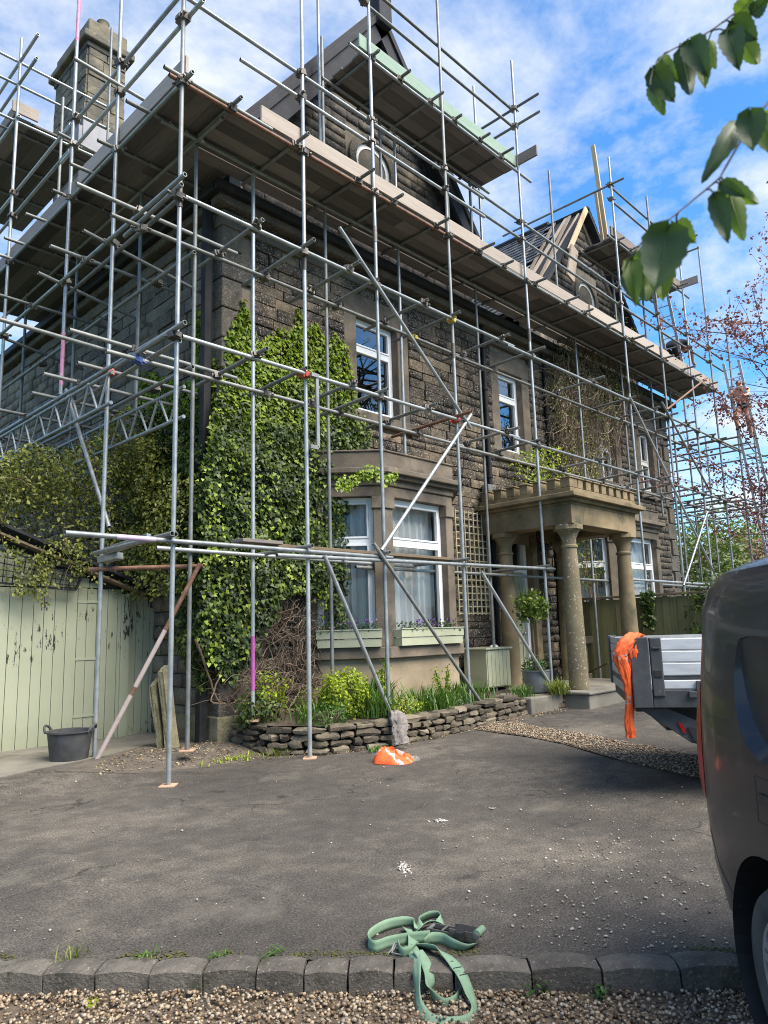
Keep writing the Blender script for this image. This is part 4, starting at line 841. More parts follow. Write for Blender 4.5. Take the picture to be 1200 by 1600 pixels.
# braces
def brace(a, b, ya, yb, mat='galv'):
    tube(hit(a[0], a[1], 1, ya), hit(b[0], b[1], 1, yb), 'brace', mat)
for a, b, mt in (((530, 355), (735, 668), 'galv'), ((736, 648), (596, 860), 'galv'), ((583, 848), (757, 1106), 'galvdull'), ((752, 893), (866, 1080), 'galv'), ((507, 868), (612, 1118), 'galv'), ((985, 622), (1121, 905), 'galv'), ((1034, 628), (1112, 772), 'galvdull'), ((1105, 590), (1042, 640), 'rust')):
    brace(a, b, YO-.10, YO-.11, mt)
brace((1068, 915), (1105, 800), YO-.12, YO-.12)
p0, p1 = Vector((XO-.06, 8.12, .04)), hit(313, 880, 1, YI-.1); tube(p0, p1, 'brace', 'rust')
m = MB(); d_ = p1-p0; m.tube([p0+d_*.02, p0+d_*.34], TR*1.05, 12); m.tube([p0+d_*.38, p0+d_*.66], TR*1.05, 12); m.build('paint_band', M('worn_pale_pink_tube', [(.34, .27, .24), (.46, .38, .34), (.42, .26, .27)], scale=18, rough=.6, bump=.1), scaf, smooth=True)
tube((XO+.06, 9.66, 4.80), (XO+.06, 8.2, 2.72), 'brace')
zz = hit(160, 889, 0, XO).z; tube((XO-.1, 8.3, zz), (4.55, 7.36, zz), 'ledger', 'rust')
zz2 = 2.40; tube((XO-.1, 8.2, zz2), (XO-.1, 6.45, zz2+.03), 'transom', 'galvdull')
m = MB(); m.bar((XO, 8.15, 2.42), (XO+.1, 7.3, 2.5), .06, .09); m.bar((XO, 8.25, 2.33), (XO+.08, 7.95, 2.36), .12, .08); m.build('bracket', 'galv', scaf, bev=.01)
# plank lying on the lowest lift, hook hanging from a ledger, guards, sole boards
m = MB(); m.bar((5.0, 6.9, 2.45), (8.6, 6.85, 2.45), .22, .04); m.build('board', 'cedar', scaf, bev=.005)
m = MB(); m.bar((4.6, 6.75, 2.46), (5.2, 6.8, 2.47), .2, .04); m.build('board', 'boardX', scaf, bev=.005)
h0 = hit(495, 588, 1, YO-.12); h1 = hit(497, 700, 1, YO-.12)
m = MB(); m.bar(h0, h1, .045, .03, (0, 1, 0)); m.bar(h0+Vector((-.1, 0, 0)), h0+Vector((.02, 0, .0)), .05, .05); m.bar(h1+Vector((-.12, 0, .0)), h1, .03, .05); m.build('hanging_bracket', 'galvdull', scaf, bev=.004)
MAT['sole'] = M('pale_orange_sole_board', [(.34, .2, .13), (.48, .3, .2)], scale=8, rough=.8, bump=.2)
for x, y, z in ((3.73, YO, 0), (5.5, YO, .01), (4.41, YI, .165), (5.29, YI, .40)):
    g = gz(x, y); m = MB(); m.add([], []); fr = Fr((x, y, 0), (1, 1, 0), (-1, 1, 0)); m.box(-.08, .08, -.075, .075, z-.012 if z > .3 else max(g, z)-.004, (z if z > .3 else max(g, z))+.012, fr); m.build('base_plate', 'sole', scaf, bev=.002)
# end bays beyond the gable end of the house
for x, t_ in ((21.45, 9.9), (22.9, 8.2)):
    tube((x, YO, .2), (x, YO, t_), 'standard', 'galvdull'); tube((x, YI+.6, .2), (x, YI+.6, t_-1), 'standard', 'galvdull')
for z in (2.4, 4.5, 6.2): tube((19.5, YI+.6, z), (23.4, YI+.6, z), 'ledger', 'galvdull'); tube((19.5, YO+.06, z+.02), (23.4, YO+.06, z+.02), 'ledger', 'galvdull')
for x in (19.9, 20.8, 21.5, 22.9):
    for z in (2.45, 4.55, 6.25): tube((x+.05, YO-.5, z), (x+.05, 10.5, z), 'transom', 'galvdull')
for x in (20.0, 21.4):
    for y in (9.0, 10.6): tube((x, y, .2), (x, y, 8.6), 'standard', 'galvdull')
# ------------------------------------------------------------------ garage and side gate
GY = 9.63
gar = thing('garage', (2.3, GY, .08), 'timber garage with flaking sage green board doors at the left', 'garage')
def roofz(x): return 2.06+(4.82-x)*.37
x = .3; k = 0
while x < 4.66:
    w = (.135, .15, .142, .128)[k % 4]; m = MB(); j = random.uniform(-.005, .004)
    m.box(x+.003, min(x+w-.003, 4.66), GY+j, GY+.03+j, .09+random.uniform(0, .03), 2.09+(0 if k % 9 else .01)); m.build('plank', 'flaky', gar, bev=.003); x += w; k += 1
x = .3; k = 0
while x < 4.7:
    w = .15; z1 = roofz(x+w)-.06
    if z1 > 2.16: m = MB(); m.box(x+.003, x+w-.003, GY-.012, GY+.02, 2.105, z1); m.build('plank', 'flaky', gar, bev=.003)
    x += w
m = MB(); m.box(4.66, 4.78, GY-.03, GY+.09, .05, 2.03); m.build('corner_post', 'flaky', gar, bev=.005)
for z in (.42, 1.15, 1.9):
    m = MB(); m.box(4.05, 4.40, GY-.012, GY-.004, z, z+.035); m.build('hinge_strap', 'flaky', gar, bev=.002)
m = MB(); m.lathe((2.92, GY-.03, 1.38), [(.02, -.03), (.04, 0), (.02, .03)], 10); m.build('door_knob', 'blackpipe', gar, smooth=True)
m = MB(); m.bar((1.2, GY-.12, roofz(1.2)), (4.95, GY-.12, roofz(4.95)), .03, .16, (0, -1, 0)); m.build('fascia', 'cedar', gar, bev=.004)
m = MB(); m.add([(.2, GY-.2, roofz(.2)+.1), (5.0, GY-.2, roofz(5.0)+.1), (5.0, 14, roofz(5.0)+.1), (.2, 14, roofz(.2)+.1), (.2, GY-.2, roofz(.2)+.14), (5.0, GY-.2, roofz(5.0)+.14), (5.0, 14, roofz(5.0)+.14), (.2, 14, roofz(.2)+.14)], [(0, 1, 2, 3), (4, 7, 6, 5), (0, 4, 5, 1), (1, 5, 6, 2), (2, 6, 7, 3), (3, 7, 4, 0)]); m.build('roof', 'blackslate', gar)
m = MB(); m.box(4.7, 4.76, GY+.1, 14, .05, 2.05); m.box(.3, 4.6, GY+.05, GY+.09, .05, 2.2); m.build('inner_wall', 'room', gar)
gate = thing('side_gate', (4.95, GY, .1), 'narrow sage green plank gate between garage and house', 'gate')
x = 4.80; k = 0
while x < 5.19:
    w = (.105, .11, .10, .075)[k]; m = MB(); m.box(x+.003, min(x+w-.003, 5.19), GY+.035, GY+.06, .1, (2.02, 2.03, 1.99, 1.84)[k]); m.build('plank', 'flaky', gate, bev=.003); x += w; k += 1
    if k > 3: break
m = MB(); m.box(4.8, 5.18, GY+.062, GY+.1, .35, .43); m.box(4.8, 5.18, GY+.062, GY+.1, 1.6, 1.68); m.build('gate_rail', 'flaky', gate)
# dark wire panel lying against the garage gable
mp_ = thing('wire_panel', (3.4, GY-.2, 2.2), 'dark wire mesh panel leaning on the garage gable under the climber', 'mesh panel')
A_, B_, C_, D_ = [hit(u, v, 1, GY-.18) for u, v in ((-60, 842), (132, 893), (118, 922), (-60, 905))]
m = MB()
for k in range(13):
    t = k/12; m.bar(A_.lerp(B_, t), D_.lerp(C_, t), .012, .012)
for k in range(6):
    t = k/5; m.bar(A_.lerp(D_, t), B_.lerp(C_, t), .012, .012)
m.build('wire_grid', 'blackpipe', mp_)
m = MB()
for a, b in ((A_, B_), (B_, C_), (C_, D_)): m.bar(a, b, .03, .025)
m.build('panel_frame', 'blackpipe', mp_)
# leaning stone slabs, rubber tub
def slab(px_, py_, w, h_, th, lean, lab, rot):
    c = hit(px_, py_, 2, .17); c.z = gz(c.x, c.y)+.0
    b = bmesh.new(); bmesh.ops.create_cube(b, size=1); bmesh.ops.subdivide_edges(b, edges=b.edges[:], cuts=3, use_grid_fill=True)
    for v in b.verts:
        q = Vector((v.co.x*w*(1-.25*max(0, v.co.z)), v.co.y*th, (v.co.z+.5)*h_+(.08*v.co.x if v.co.z > .4 else 0)))+noise.noise_vector(v.co*3+Vector((px_, 0, 0)))*.02
        v.co = Matrix.Rotation(rot, 3, 'Z') @ (Matrix.Rotation(lean, 3, 'X') @ q)
    me = bpy.data.meshes.new('stone_slab'); b.to_mesh(me); b.free(); me.materials.append(MAT['slabstone']); o = bpy.data.objects.new('stone_slab', me); reg(o, c); tag(o, lab, 'stone slab', 'slabs leaning by the side gate')
slab(254, 1160, .17, .78, .08, R(-9), 'shorter lichened stone slab leaning beside the gate, farther left', R(30)); slab(270, 1161, .15, .95, .09, R(-10), 'taller pale stone slab leaning by the house corner pole', R(20))
tub = thing('rubber_tub', hit(107, 1203, 2, .0), 'black rubber builders tub standing by the garage', 'tub')
tc_ = WL[tub.name]; MAT['rubber'] = M('dusty_black_rubber', [(.022, .022, .023), (.05, .05, .05), (.085, .083, .08)], scale=6, rough=.75, bump=.2, bscale=60)
m = MB(); m.lathe(tc_, [(.0, .0), (.175, .0), (.185, .02), (.235, .40), (.255, .41), (.255, .425), (.225, .42), (.17, .05), (.0, .05)], 28, cap=False); m.build('tub_body', 'rubber', tub, smooth=True)
for s_ in (-1, 1):
    m = MB(); d = RGT*s_; e_ = FWD; m.tube([tc_+d*.235+e_*(.085*math.cos(a))+Vector((0, 0, .405+.075*math.sin(a)))+d*.04*math.sin(a) for a in [math.pi*k/8 for k in range(9)]], .014, 8); m.build('handle', 'rubber', tub, smooth=True)
# ------------------------------------------------------------------ raised bed with dry stone wall
BZ_ = .33
WC = [(5.32, 7.8), (5.36, 7.15), (5.72, 6.66), (6.35, 6.38), (7.1, 6.24), (8.0, 6.30), (9.1, 6.44), (10.1, 6.44), (10.6, 6.35)]
sheet('flower_bed', WC+[(10.6, 7.9), (5.32, 7.9)], .25, BZ_, 'soil', kind='structure', amp=.03, fn=lambda x, y: .03*sm(9.5, 5.5, x)*0+.05*sm(6.6, 7.6, y))
dw = thing('dry_stone_wall', (7.1, 6.3, .05), 'low dry stone wall edging the flower bed', 'garden wall')
MAT['drystone'] = M('brown_dry_wall_stone', [(.034, .027, .02), (.075, .06, .043), (.14, .115, .08), (.21, .175, .125)], scale=5, detail=7, rough=.93, bump=.8, bscale=35, bdist=.02, obj=.5, blot=((.07, .075, .03), 4, .60, .72))
seg = [0]
for a, b in zip(WC[:-1], WC[1:]): seg.append(seg[-1]+math.dist(a, b))
def wpt(s_):
    s_ = max(0, min(seg[-1]-1e-4, s_))
    for i in range(len(seg)-1):
        if seg[i] <= s_ < seg[i+1]:
            t = (s_-seg[i])/(seg[i+1]-seg[i]); a, b = Vector(WC[i]), Vector(WC[i+1]); return a.lerp(b, t), (b-a).normalized()
for c_ in range(4):
    s_ = random.uniform(-.1, .0); z0 = c_*.083
    while s_ < seg[-1]:
        l = random.uniform(.12, .36) if c_ < 3 else random.uniform(.2, .42); h_ = random.uniform(.07, .10) if c_ < 3 else random.uniform(.055, .085)
        p, d = wpt(s_+l/2); g = gz(p.x, p.y)
        if g+z0 < BZ_+.015:
            b = bmesh.new(); bmesh.ops.create_cube(b, size=1); bmesh.ops.subdivide_edges(b, edges=b.edges[:], cuts=2, use_grid_fill=True); sd_ = random.uniform(0, 99)
            for v in b.verts:
                e_ = 1-.10*(abs(v.co.x*2)*abs(v.co.z*2)+abs(v.co.y*2)*abs(v.co.z*2)); lx = v.co.x*(l-.014)*e_; ly = v.co.y*.24*e_; lz = v.co.z*h_*e_
                j = noise.noise_vector(v.co*1.7+Vector((sd_, 0, 0)))*.024+noise.noise_vector(v.co*4.5+Vector((sd_, 5, 0)))*.010; v.co = Vector((d.x*lx-d.y*ly, d.y*lx+d.x*ly, lz))+j
            me = bpy.data.meshes.new('wall_stone'); b.to_mesh(me); b.free(); me.materials.append(MAT['drystone']); me.polygons.foreach_set('use_smooth', [True]*len(me.polygons)); me.set_sharp_from_angle(angle=R(32))
            jo = random.uniform(-.025, .02); reg(bpy.data.objects.new('wall_stone', me), Vector((p.x-d.y*(.05+jo), p.y+d.x*(.05+jo), g+z0+h_/2-.005)), dw)
        s_ += l
# ------------------------------------------------------------------ planters, trellis, cabinet, topiary
def planter(fr, x0, x1, lab):
    t = thing('window_box', fr((x0+x1)/2, .05, 1.2), lab, 'window box', 'sage window boxes on the bay sill'); m = MB()
    d0, d1 = -.06, .15
    for z0, z1, o in ((1.205, 1.315, .0), (1.325, 1.435, .012)):
        m.box(x0-o, x1+o, d1-.02+o, d1+o, z0, z1, fr); m.box(x0-o, x0+.02-o, d0, d1-.02+o, z0, z1, fr); m.box(x1-.02+o, x1+o, d0, d1-.02+o, z0, z1, fr)
    m.build('box_boards', 'sage', t, bev=.003)
    m = MB(); m.box(x0-.015, x1+.015, d1-.01, d1+.025, 1.437, 1.452, fr); m.build('rim', 'sage', t)
    m = MB(); m.box(x0+.02, x1-.02, d0, d1-.02, 1.38, 1.415, fr); m.build('compost', 'soil', t)
    n = int((x1-x0)*330); C = np.array([fr(random.uniform(x0+.03, x1-.03), random.uniform(d0+.02, d1+.02), 1.41+random.random()**1.5*.12) for _ in range(n)])
    leaves('foliage', C, rnd(n)+np.array([0, 0, .8]), rnd(n)+np.array([0, 0, .6]), RNG.uniform(.025, .05, n), 'pansyleaf', t)
    n = int((x1-x0)*48); C = np.array([fr(x0+.05+(x1-x0-.1)*(random.random()**.8 if k % 3 else random.gauss(.45, .1)), random.uniform(d0+.05, d1+.05), 1.46+random.random()*.12) for k in range(n)])
    leaves('flowers', C, rnd(n, .5)-np.array([.7, .7, -.3]), rnd(n), RNG.uniform(.02, .038, n), 'pansy', t, 'ivy')
MAT['pansyleaf'] = leafmat('pansy_leaves', [(.02, .05, .012), (.05, .11, .025), (.09, .16, .04)])
MAT['pansy'] = leafmat('pansy_petals', [(.02, .008, .04), (.07, .02, .16), (.13, .04, .22), (.30, .16, .32), (.55, .48, .30)], trans=.15)
bx0, bx1 = BAYS[0]
planter(Fr((bx0, YF-BP, 0), (1, 0, 0), (0, -1, 0)), .12, bx1-bx0-.06, 'sage window box of purple pansies below the front bay window')
planter(Fr((bx0-BP, YF, 0), (1, -1, 0), (-1, -1, 0)), .18, BP*1.414-.1, 'sage window box below the angled left bay window, beside the ivy')
MAT['lath'] = M('cream_trellis_lath', [(.30, .27, .17), (.44, .40, .27)], scale=6, rough=.8, bump=.2)
tr_ = thing('trellis', (10.45, YF-.06, 1.7), 'cream lattice trellis on the wall between bay window and porch', 'trellis')
for z0, z1 in ((1.66, 2.55), (2.60, 3.54)):
    for k in range(8):
        xx = 9.98+.13*k; m = MB(); m.box(xx, xx+.018, YF-.095, YF-.078, z0, z1); m.build('lath', 'lath', tr_)
    for k in range(8):
        zz_ = z0+.02+(z1-z0-.06)*k/7; m = MB(); m.box(9.98, 10.91, YF-.077, YF-.062, zz_, zz_+.018); m.build('lath', 'lath', tr_)
cab = thing('meter_cabinet', (10.3, 7.5, .42), 'sage green wooden cabinet standing against the wall by the downpipe', 'cabinet')
m = MB(); m.box(9.98, 10.66, 7.38, 7.86, .43, 1.06); m.build('cabinet_body', 'sage', cab, bev=.006)
m = MB(); m.box(9.94, 10.70, 7.34, 7.88, 1.062, 1.09); m.build('lid', 'sage', cab, bev=.004)
for k in range(6): m = MB(); m.box(10.0+.108*k, 10.1+.108*k, 7.366, 7.379, .45, 1.04); m.build('plank', 'sage', cab, bev=.002)
for xx in (10.0, 10.56): m = MB(); m.box(xx, xx+.08, 7.42, 7.8, BZ_, .43); m.build('foot', 'fencetop', cab)
m = MB(); m.lathe((10.45, 7.55, 1.092), [(.10, 0), (.085, .03), (.03, .045), (0, .05)], 12); o = m.build('plastic_cover', 'upvc', smooth=True); o.scale = (1, .6, 1); tag(o, 'small white plastic cover lying on the sage cabinet', 'cover')
pc = Vector((10.42, 6.72, .37)); top_ = thing('potted_bay_tree', pc, 'lollipop bay tree in a grey metal pot beside the porch column', 'potted plant')
MAT['zinc'] = M('grey_zinc_pot', [(.13, .14, .15), (.22, .23, .24)], scale=5, rough=.5, metal=.4, bump=.1)
m = MB(); m.lathe(pc, [(.20, 0), (.205, .02), (.225, .32), (.235, .33), (.235, .345), (.21, .345), (.2, .28), (0, .28)], 26, cap=False); m.build('pot', 'zinc', top_, smooth=True)
MAT['bark'] = M('grey_brown_bark', [(.06, .045, .032), (.13, .10, .07)], scale=12, rough=.9, bump=.6)
m = MB(); m.tube([pc+Vector(q) for q in ((0, 0, .25), (.01, .01, .6), (-.02, 0, .95), (0, 0, 1.25))], [.022, .018, .018, .012], 8); m.build('stem', 'bark', top_, smooth=True)
MAT['bayleaf'] = leafmat('bay_tree_leaves', [(.025, .05, .012), (.06, .10, .02), (.14, .19, .03), (.24, .27, .06)], sc=6)
P_, D_ = clumps(pc+Vector((0, 0, 1.36)), (.24, .24, .24), 70, 14, .045, .5); leaves('crown', P_, D_+rnd(len(P_), .5), D_+np.array([0, 0, .5]), RNG.uniform(.05, .085, len(P_)), 'bayleaf', top_)
P_, D_ = clumps(pc+Vector((0, 0, .40)), (.19, .19, .12), 30, 12, .035, .4); leaves('underplanting', P_, D_+rnd(len(P_), .5), D_+np.array([0, 0, .5]), RNG.uniform(.03, .06, len(P_)), 'pansyleaf', top_)
hr = thing('hose_reel', (10.78, 6.62, .38), 'yellow and black hose reel standing behind the grey pot', 'hose reel')
fr = Fr((10.80, 6.70, .55), (.3, -1, 0), (1, .3, 0))
def disc(fr, r_, d0, d1, mat, nm, par, n=20):
    m = MB(); vs_ = [fr(r_*math.cos(2*math.pi*k/n), d, r_*math.sin(2*math.pi*k/n)) for d in (d0, d1) for k in range(n)]
    m.add(vs_, [tuple(range(n)), tuple(range(2*n-1, n-1, -1))]+[(k, (k+1) % n, n+(k+1) % n, n+k) for k in range(n)]); return m.build(nm, mat, par, smooth=True)
MAT['hoseyel'] = M('yellow_green_hose', [(.38, .42, .03), (.5, .52, .06)], scale=9, rough=.5, bump=.1)
disc(fr, .15, -.05, .05, 'hoseyel', 'hose_coil', hr); disc(fr, .175, .055, .075, 'blackpipe', 'side_plate', hr); disc(fr, .175, -.075, -.055, 'blackpipe', 'side_plate', hr)
# small floodlight and cable on the wall above the porch
fl = thing('wall_lamp', (10.95, YF-.1, 3.9), 'small grey floodlight on the wall above the porch corner', 'lamp')
m = MB(); m.box(10.86, 11.02, YF-.22, YF-.06, 3.95, 4.08); m.build('lamp_housing', 'galvdull', fl, bev=.01); m = MB(); m.tube([(10.95, YF-.12, 3.95), (10.9, YF-.1, 3.7), (10.98, YF-.07, 3.3)], .012, 6); m.build('cable', 'blackpipe', fl)
# ------------------------------------------------------------------ fence to the neighbour
fe = thing('board_fence', (14.0, 6.2, .3), 'algae green board fence running out from the house beyond the porch', 'fence')
y = 7.9; k = 0
while y > 2.2:
    w = random.uniform(.13, .16); m = MB(); j = random.uniform(-.008, .008); m.box(14.0+j, 14.022+j, y-w+.004, y, .18, 1.93+random.uniform(-.02, .02)); m.build('plank', 'fence', fe, bev=.003); y -= w; k += 1
m = MB(); m.box(13.95, 14.06, 2.2, 7.9, 1.955, 2.0); m.build('capping_rail', 'fencetop', fe, bev=.006)
for y in (7.8, 6.0, 4.2, 2.4): m = MB(); m.box(14.03, 14.13, y-.05, y+.05, .15, 1.95); m.build('post', 'fence', fe, bev=.005)
m = MB(); m.tube([hit(905, 1058, 0, 13.95), hit(930, 1046, 0, 13.4), hit(950, 1036, 0, 12.9)], .02, 8); tag(m.build('fallen_branch', 'bark', smooth=True), 'thin pale branch slanting in front of the fence behind the truck', 'branch')
# ------------------------------------------------------------------ climbing plants and garden plants
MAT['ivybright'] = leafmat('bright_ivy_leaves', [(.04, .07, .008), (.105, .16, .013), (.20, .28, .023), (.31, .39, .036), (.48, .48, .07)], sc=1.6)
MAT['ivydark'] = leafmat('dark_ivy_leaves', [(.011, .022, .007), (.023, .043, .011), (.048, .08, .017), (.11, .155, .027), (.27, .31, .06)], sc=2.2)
MAT['climber'] = leafmat('climber_leaves', [(.028, .038, .009), (.075, .09, .018), (.16, .175, .035), (.29, .29, .06), (.46, .43, .12)], sc=1.6)
MAT['twig'] = M('dry_brown_twigs', [(.07, .045, .03), (.16, .11, .075), (.28, .21, .15)], scale=5, island=.7, rough=.9, bump=.2)
MAT['euph'] = leafmat('euphorbia_bracts', [(.10, .16, .015), (.25, .32, .02), (.42, .46, .04)], sc=6)
MAT['green'] = leafmat('garden_leaves', [(.02, .05, .01), (.05, .11, .02), (.10, .19, .035)], sc=4)
MAT['blade'] = leafmat('strap_leaves', [(.03, .07, .012), (.07, .14, .025), (.15, .24, .05)], sc=3)
MAT['vineleaf'] = leafmat('sparse_vine_leaves', [(.05, .07, .015), (.13, .16, .03), (.28, .29, .08)], sc=3)
def pxpoly(poly, n, pl, val):
    xs = [p[0] for p in poly]; ys = [p[1] for p in poly]; out_ = []
    while len(out_) < n:
        u, v = random.uniform(min(xs), max(xs)), random.uniform(min(ys), max(ys))
        if inpoly(u, v, poly): out_.append((u, v, hit(u, v, pl, val)))
    return out_
ivy = thing('wall_ivy', (6.0, YF, .4), 'bright green ivy covering the house corner left of the bay window', 'ivy')
IP = [(345, 590), (352, 525), (366, 495), (378, 466), (388, 500), (402, 540), (418, 522), (438, 512), (452, 522), (463, 478), (474, 512), (492, 505), (506, 535), (524, 522), (541, 545), (549, 600), (560, 640), (574, 690), (556, 712), (530, 748), (526, 800), (523, 960), (508, 990), (495, 945), (470, 930), (440, 925), (415, 950), (395, 985), (375, 1040), (345, 1070), (300, 1010), (300, 760)]
def wallleaf(n, poly, pl, val, un, mat, tm, nm, thick, szr, cond):
    pts = [q for q in pxpoly(poly, n, pl, val) if cond(q[0], q[1]+80*noise.noise(Vector((q[0]*.022, q[1]*.022, 1)))+random.gauss(0, 28))]
    C = []; un = np.array(un)
    for u, v, h in pts:
        low = sm(600, 780, v); t = (thick[0]+thick[1]*low*(.55+.6*noise.noise(Vector((h.x*2.5, h.y*2.5, h.z*2.5)))))
        C.append(np.array(h)+un*(.02+max(.02, t)*random.random()**.6))
    C = np.array(C); n = len(C)
    return leaves(nm, C, un*1.0+np.array([0, 0, .55])+rnd(n, .42), np.array([0, 0, -1])+rnd(n, .5), RNG.uniform(*szr, n), mat, ivy, tm)
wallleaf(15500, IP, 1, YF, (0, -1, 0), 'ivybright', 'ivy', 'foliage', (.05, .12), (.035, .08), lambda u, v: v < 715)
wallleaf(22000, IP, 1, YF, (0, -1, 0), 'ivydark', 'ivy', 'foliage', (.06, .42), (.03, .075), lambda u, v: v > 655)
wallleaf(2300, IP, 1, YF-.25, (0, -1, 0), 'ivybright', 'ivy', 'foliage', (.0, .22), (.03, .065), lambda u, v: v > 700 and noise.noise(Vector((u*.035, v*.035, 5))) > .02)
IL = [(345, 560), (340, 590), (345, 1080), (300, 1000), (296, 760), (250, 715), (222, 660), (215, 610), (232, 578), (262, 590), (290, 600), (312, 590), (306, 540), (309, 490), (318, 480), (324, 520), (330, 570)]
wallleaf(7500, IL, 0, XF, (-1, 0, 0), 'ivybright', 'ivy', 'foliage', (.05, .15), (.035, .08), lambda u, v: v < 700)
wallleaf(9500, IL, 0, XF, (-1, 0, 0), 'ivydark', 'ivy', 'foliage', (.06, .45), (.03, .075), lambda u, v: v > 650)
def tangle(n, poly, pl, val, un, nm, par, lmin, lmax, rad, mat='twig', down=-1.0, spread=.6, off=(.02, .12)):
    Vs, Fs, k = [], [], 0; m = MB()
    for u, v, h in pxpoly(poly, n, pl, val):
        p = Vector(h)+Vector(un)*random.uniform(*off); d = Vector((random.gauss(0, spread), random.gauss(0, spread), down*random.uniform(.4, 1.2))); d.normalize(); pts = [p.copy()]; st = random.uniform(lmin, lmax)/6
        for _ in range(6):
            d = (d+Vector((random.gauss(0, .4), random.gauss(0, .4), random.gauss(0, .3)))).normalized()
            dn = d-Vector(un)*d.dot(Vector(un))*.75; p = p+dn*st; pts.append(p.copy())
        r_ = rad*random.uniform(.4, 1.4); m.tube(pts, [r_*(1-.09*i) for i in range(7)], 4, cap=False)
    return m.build(nm, mat, par, kind='stuff')
tangle(520, [(348, 1110), (352, 1000), (400, 960), (460, 950), (525, 975), (522, 1050), (490, 1130), (420, 1135)], 1, YF-.04, (0, -1, 0), 'stems', ivy, .25, .8, .007, down=.8, spread=.8, off=(.02, .2))
for pts in ([(332, 970), (352, 1000), (345, 1050), (330, 1095), (355, 1098)], [(306, 1000), (322, 1045), (338, 1090), (356, 1102)], [(400, 1060), (430, 1075), (455, 1050), (470, 1070)]):
    pp = [hit(u, v, 1, YF-.2) for u, v in pts]; fn_ = []
    for i in range(len(pp)-1):
        for f in (0, .2, .4, .6, .8):
            a0, a1, a2, a3 = pp[max(i-1, 0)], pp[i], pp[i+1], pp[min(i+2, len(pp)-1)]; fn_.append(.5*((2*a1)+(a2-a0)*f+(2*a0-5*a1+4*a2-a3)*f*f+(3*a1-a0-3*a2+a3)*f**3)+Vector((random.gauss(0, .006), 0, random.gauss(0, .006))))
    m = MB(); m.tube(fn_, [.016*(1-.5*i/len(fn_)) for i in range(len(fn_))], 7); m.build('stem', 'twig', ivy, smooth=True)
# strand of ivy along the bay cornice
cx = np.array([hit(525+95*t, 752-14*t+8*math.sin(t*9)+random.gauss(0, 6), 1, YF-BP-.12-.3*(1-t) if False else YF-BP-.16) for t in RNG.uniform(0, 1, 320)**1.0])
leaves('foliage', cx, rnd(320, .5)+np.array([-.5, -.8, .4]), rnd(320, .5)+np.array([0, 0, -1]), RNG.uniform(.03, .06, 320), 'ivybright', ivy, 'ivy')
# climber heaped over the garage roof
cl = thing('garage_climber', (3.2, 10.2, 2.2), 'sprawling twiggy climber heaped over the garage roof', 'climbing plant')
def topz(x): return 3.98+.22*math.sin(x*1.7+.4)+.13*math.sin(x*4.3)+(.62*sm(3.9, 5.0, x))-.15*sm(2.6, 3.2, x)*sm(4.1, 3.5, x)
C = []; Nn = []
while len(C) < 23000:
    x = random.uniform(.2, 5.12); f = random.random()**.55; y = GY-.25+random.random()**1.7*2.6; zt = topz(x)-.10*(y-GY); zb = max(roofz(x)+.05 if y > GY-.1 else 1.95, 1.9); zb += .12*noise.noise(Vector((x*2, y, 0)))
    z = zb+(zt-zb)*f
    dens = noise.noise(Vector((x*1.9, y*1.9, z*1.9)))+.35*noise.noise(Vector((x*5, y*5, z*5)))
    if dens < -.12 and random.random() < .8: continue
    C.append((x, y, z))
C = np.array(C); n = len(C); leaves('foliage', C, rnd(n, .6)+np.array([-.2, -.5, .7]), rnd(n, .6)+np.array([0, -.3, -.7]), RNG.uniform(.035, .075, n), 'climber', cl)
m = MB()
for i in range(430):
    x = random.uniform(.4, 5.1); y = GY+random.uniform(-.2, 1.8); z = random.uniform(2.2, topz(x)+.05); p = Vector((x, y, z)); d = Vector((random.gauss(0, .7), random.gauss(-.3, .4), random.gauss(.1, .7))).normalized(); pts = [p.copy()]
    for _ in range(6): d = (d+Vector((random.gauss(0, .25), random.gauss(0, .25), random.gauss(-.12, .25)))).normalized(); p = p+d*.13; pts.append(p.copy())
    m.tube(pts, [.0055*(1-.1*k) for k in range(7)], 4, cap=False)
m.build('stems', 'twig', cl, kind='stuff')
# the same growth filling the corner between gate and house
C = []
while len(C) < 8500:
    x, y, z = random.uniform(4.55, 5.15), 7.95+random.random()**.8*2.2, 1.95+random.random()**.8*2.35
    if y < 8.5 and random.random() < .4: continue
    if noise.noise(Vector((x*2.1, y*2.1, z*2.1))) < -.2 and random.random() < .8: continue
    if z > 3.5+.7*sm(8.3, 9.4, y)+.3*noise.noise(Vector((y*2, 1, 1))): continue
    C.append((x, y, z))
C = np.array(C); n = len(C); leaves('foliage', C, rnd(n, .6)+np.array([-.6, -.3, .6]), rnd(n, .6)+np.array([-.2, -.2, -.7]), RNG.uniform(.035, .075, n), 'climber', cl)
# trailing strands hanging before the garage doors
for u0, v0, u1, v1 in ((80, 850, 60, 915), (100, 840, 120, 900), (120, 850, 135, 895), (20, 840, 30, 930), (60, 870, 45, 925), (75, 860, 65, 940)):
    n = 110; t = RNG.uniform(0, 1, n); C = np.array([hit(u0+(u1-u0)*a+random.gauss(0, 6), v0+(v1-v0)*a+random.gauss(0, 4), 1, GY-.28) for a in t]); leaves('foliage', C, rnd(n, .5)+np.array([-.3, -.6, .5]), rnd(n, .4)+np.array([0, 0, -1]), RNG.uniform(.03, .06, n), 'climber', cl)
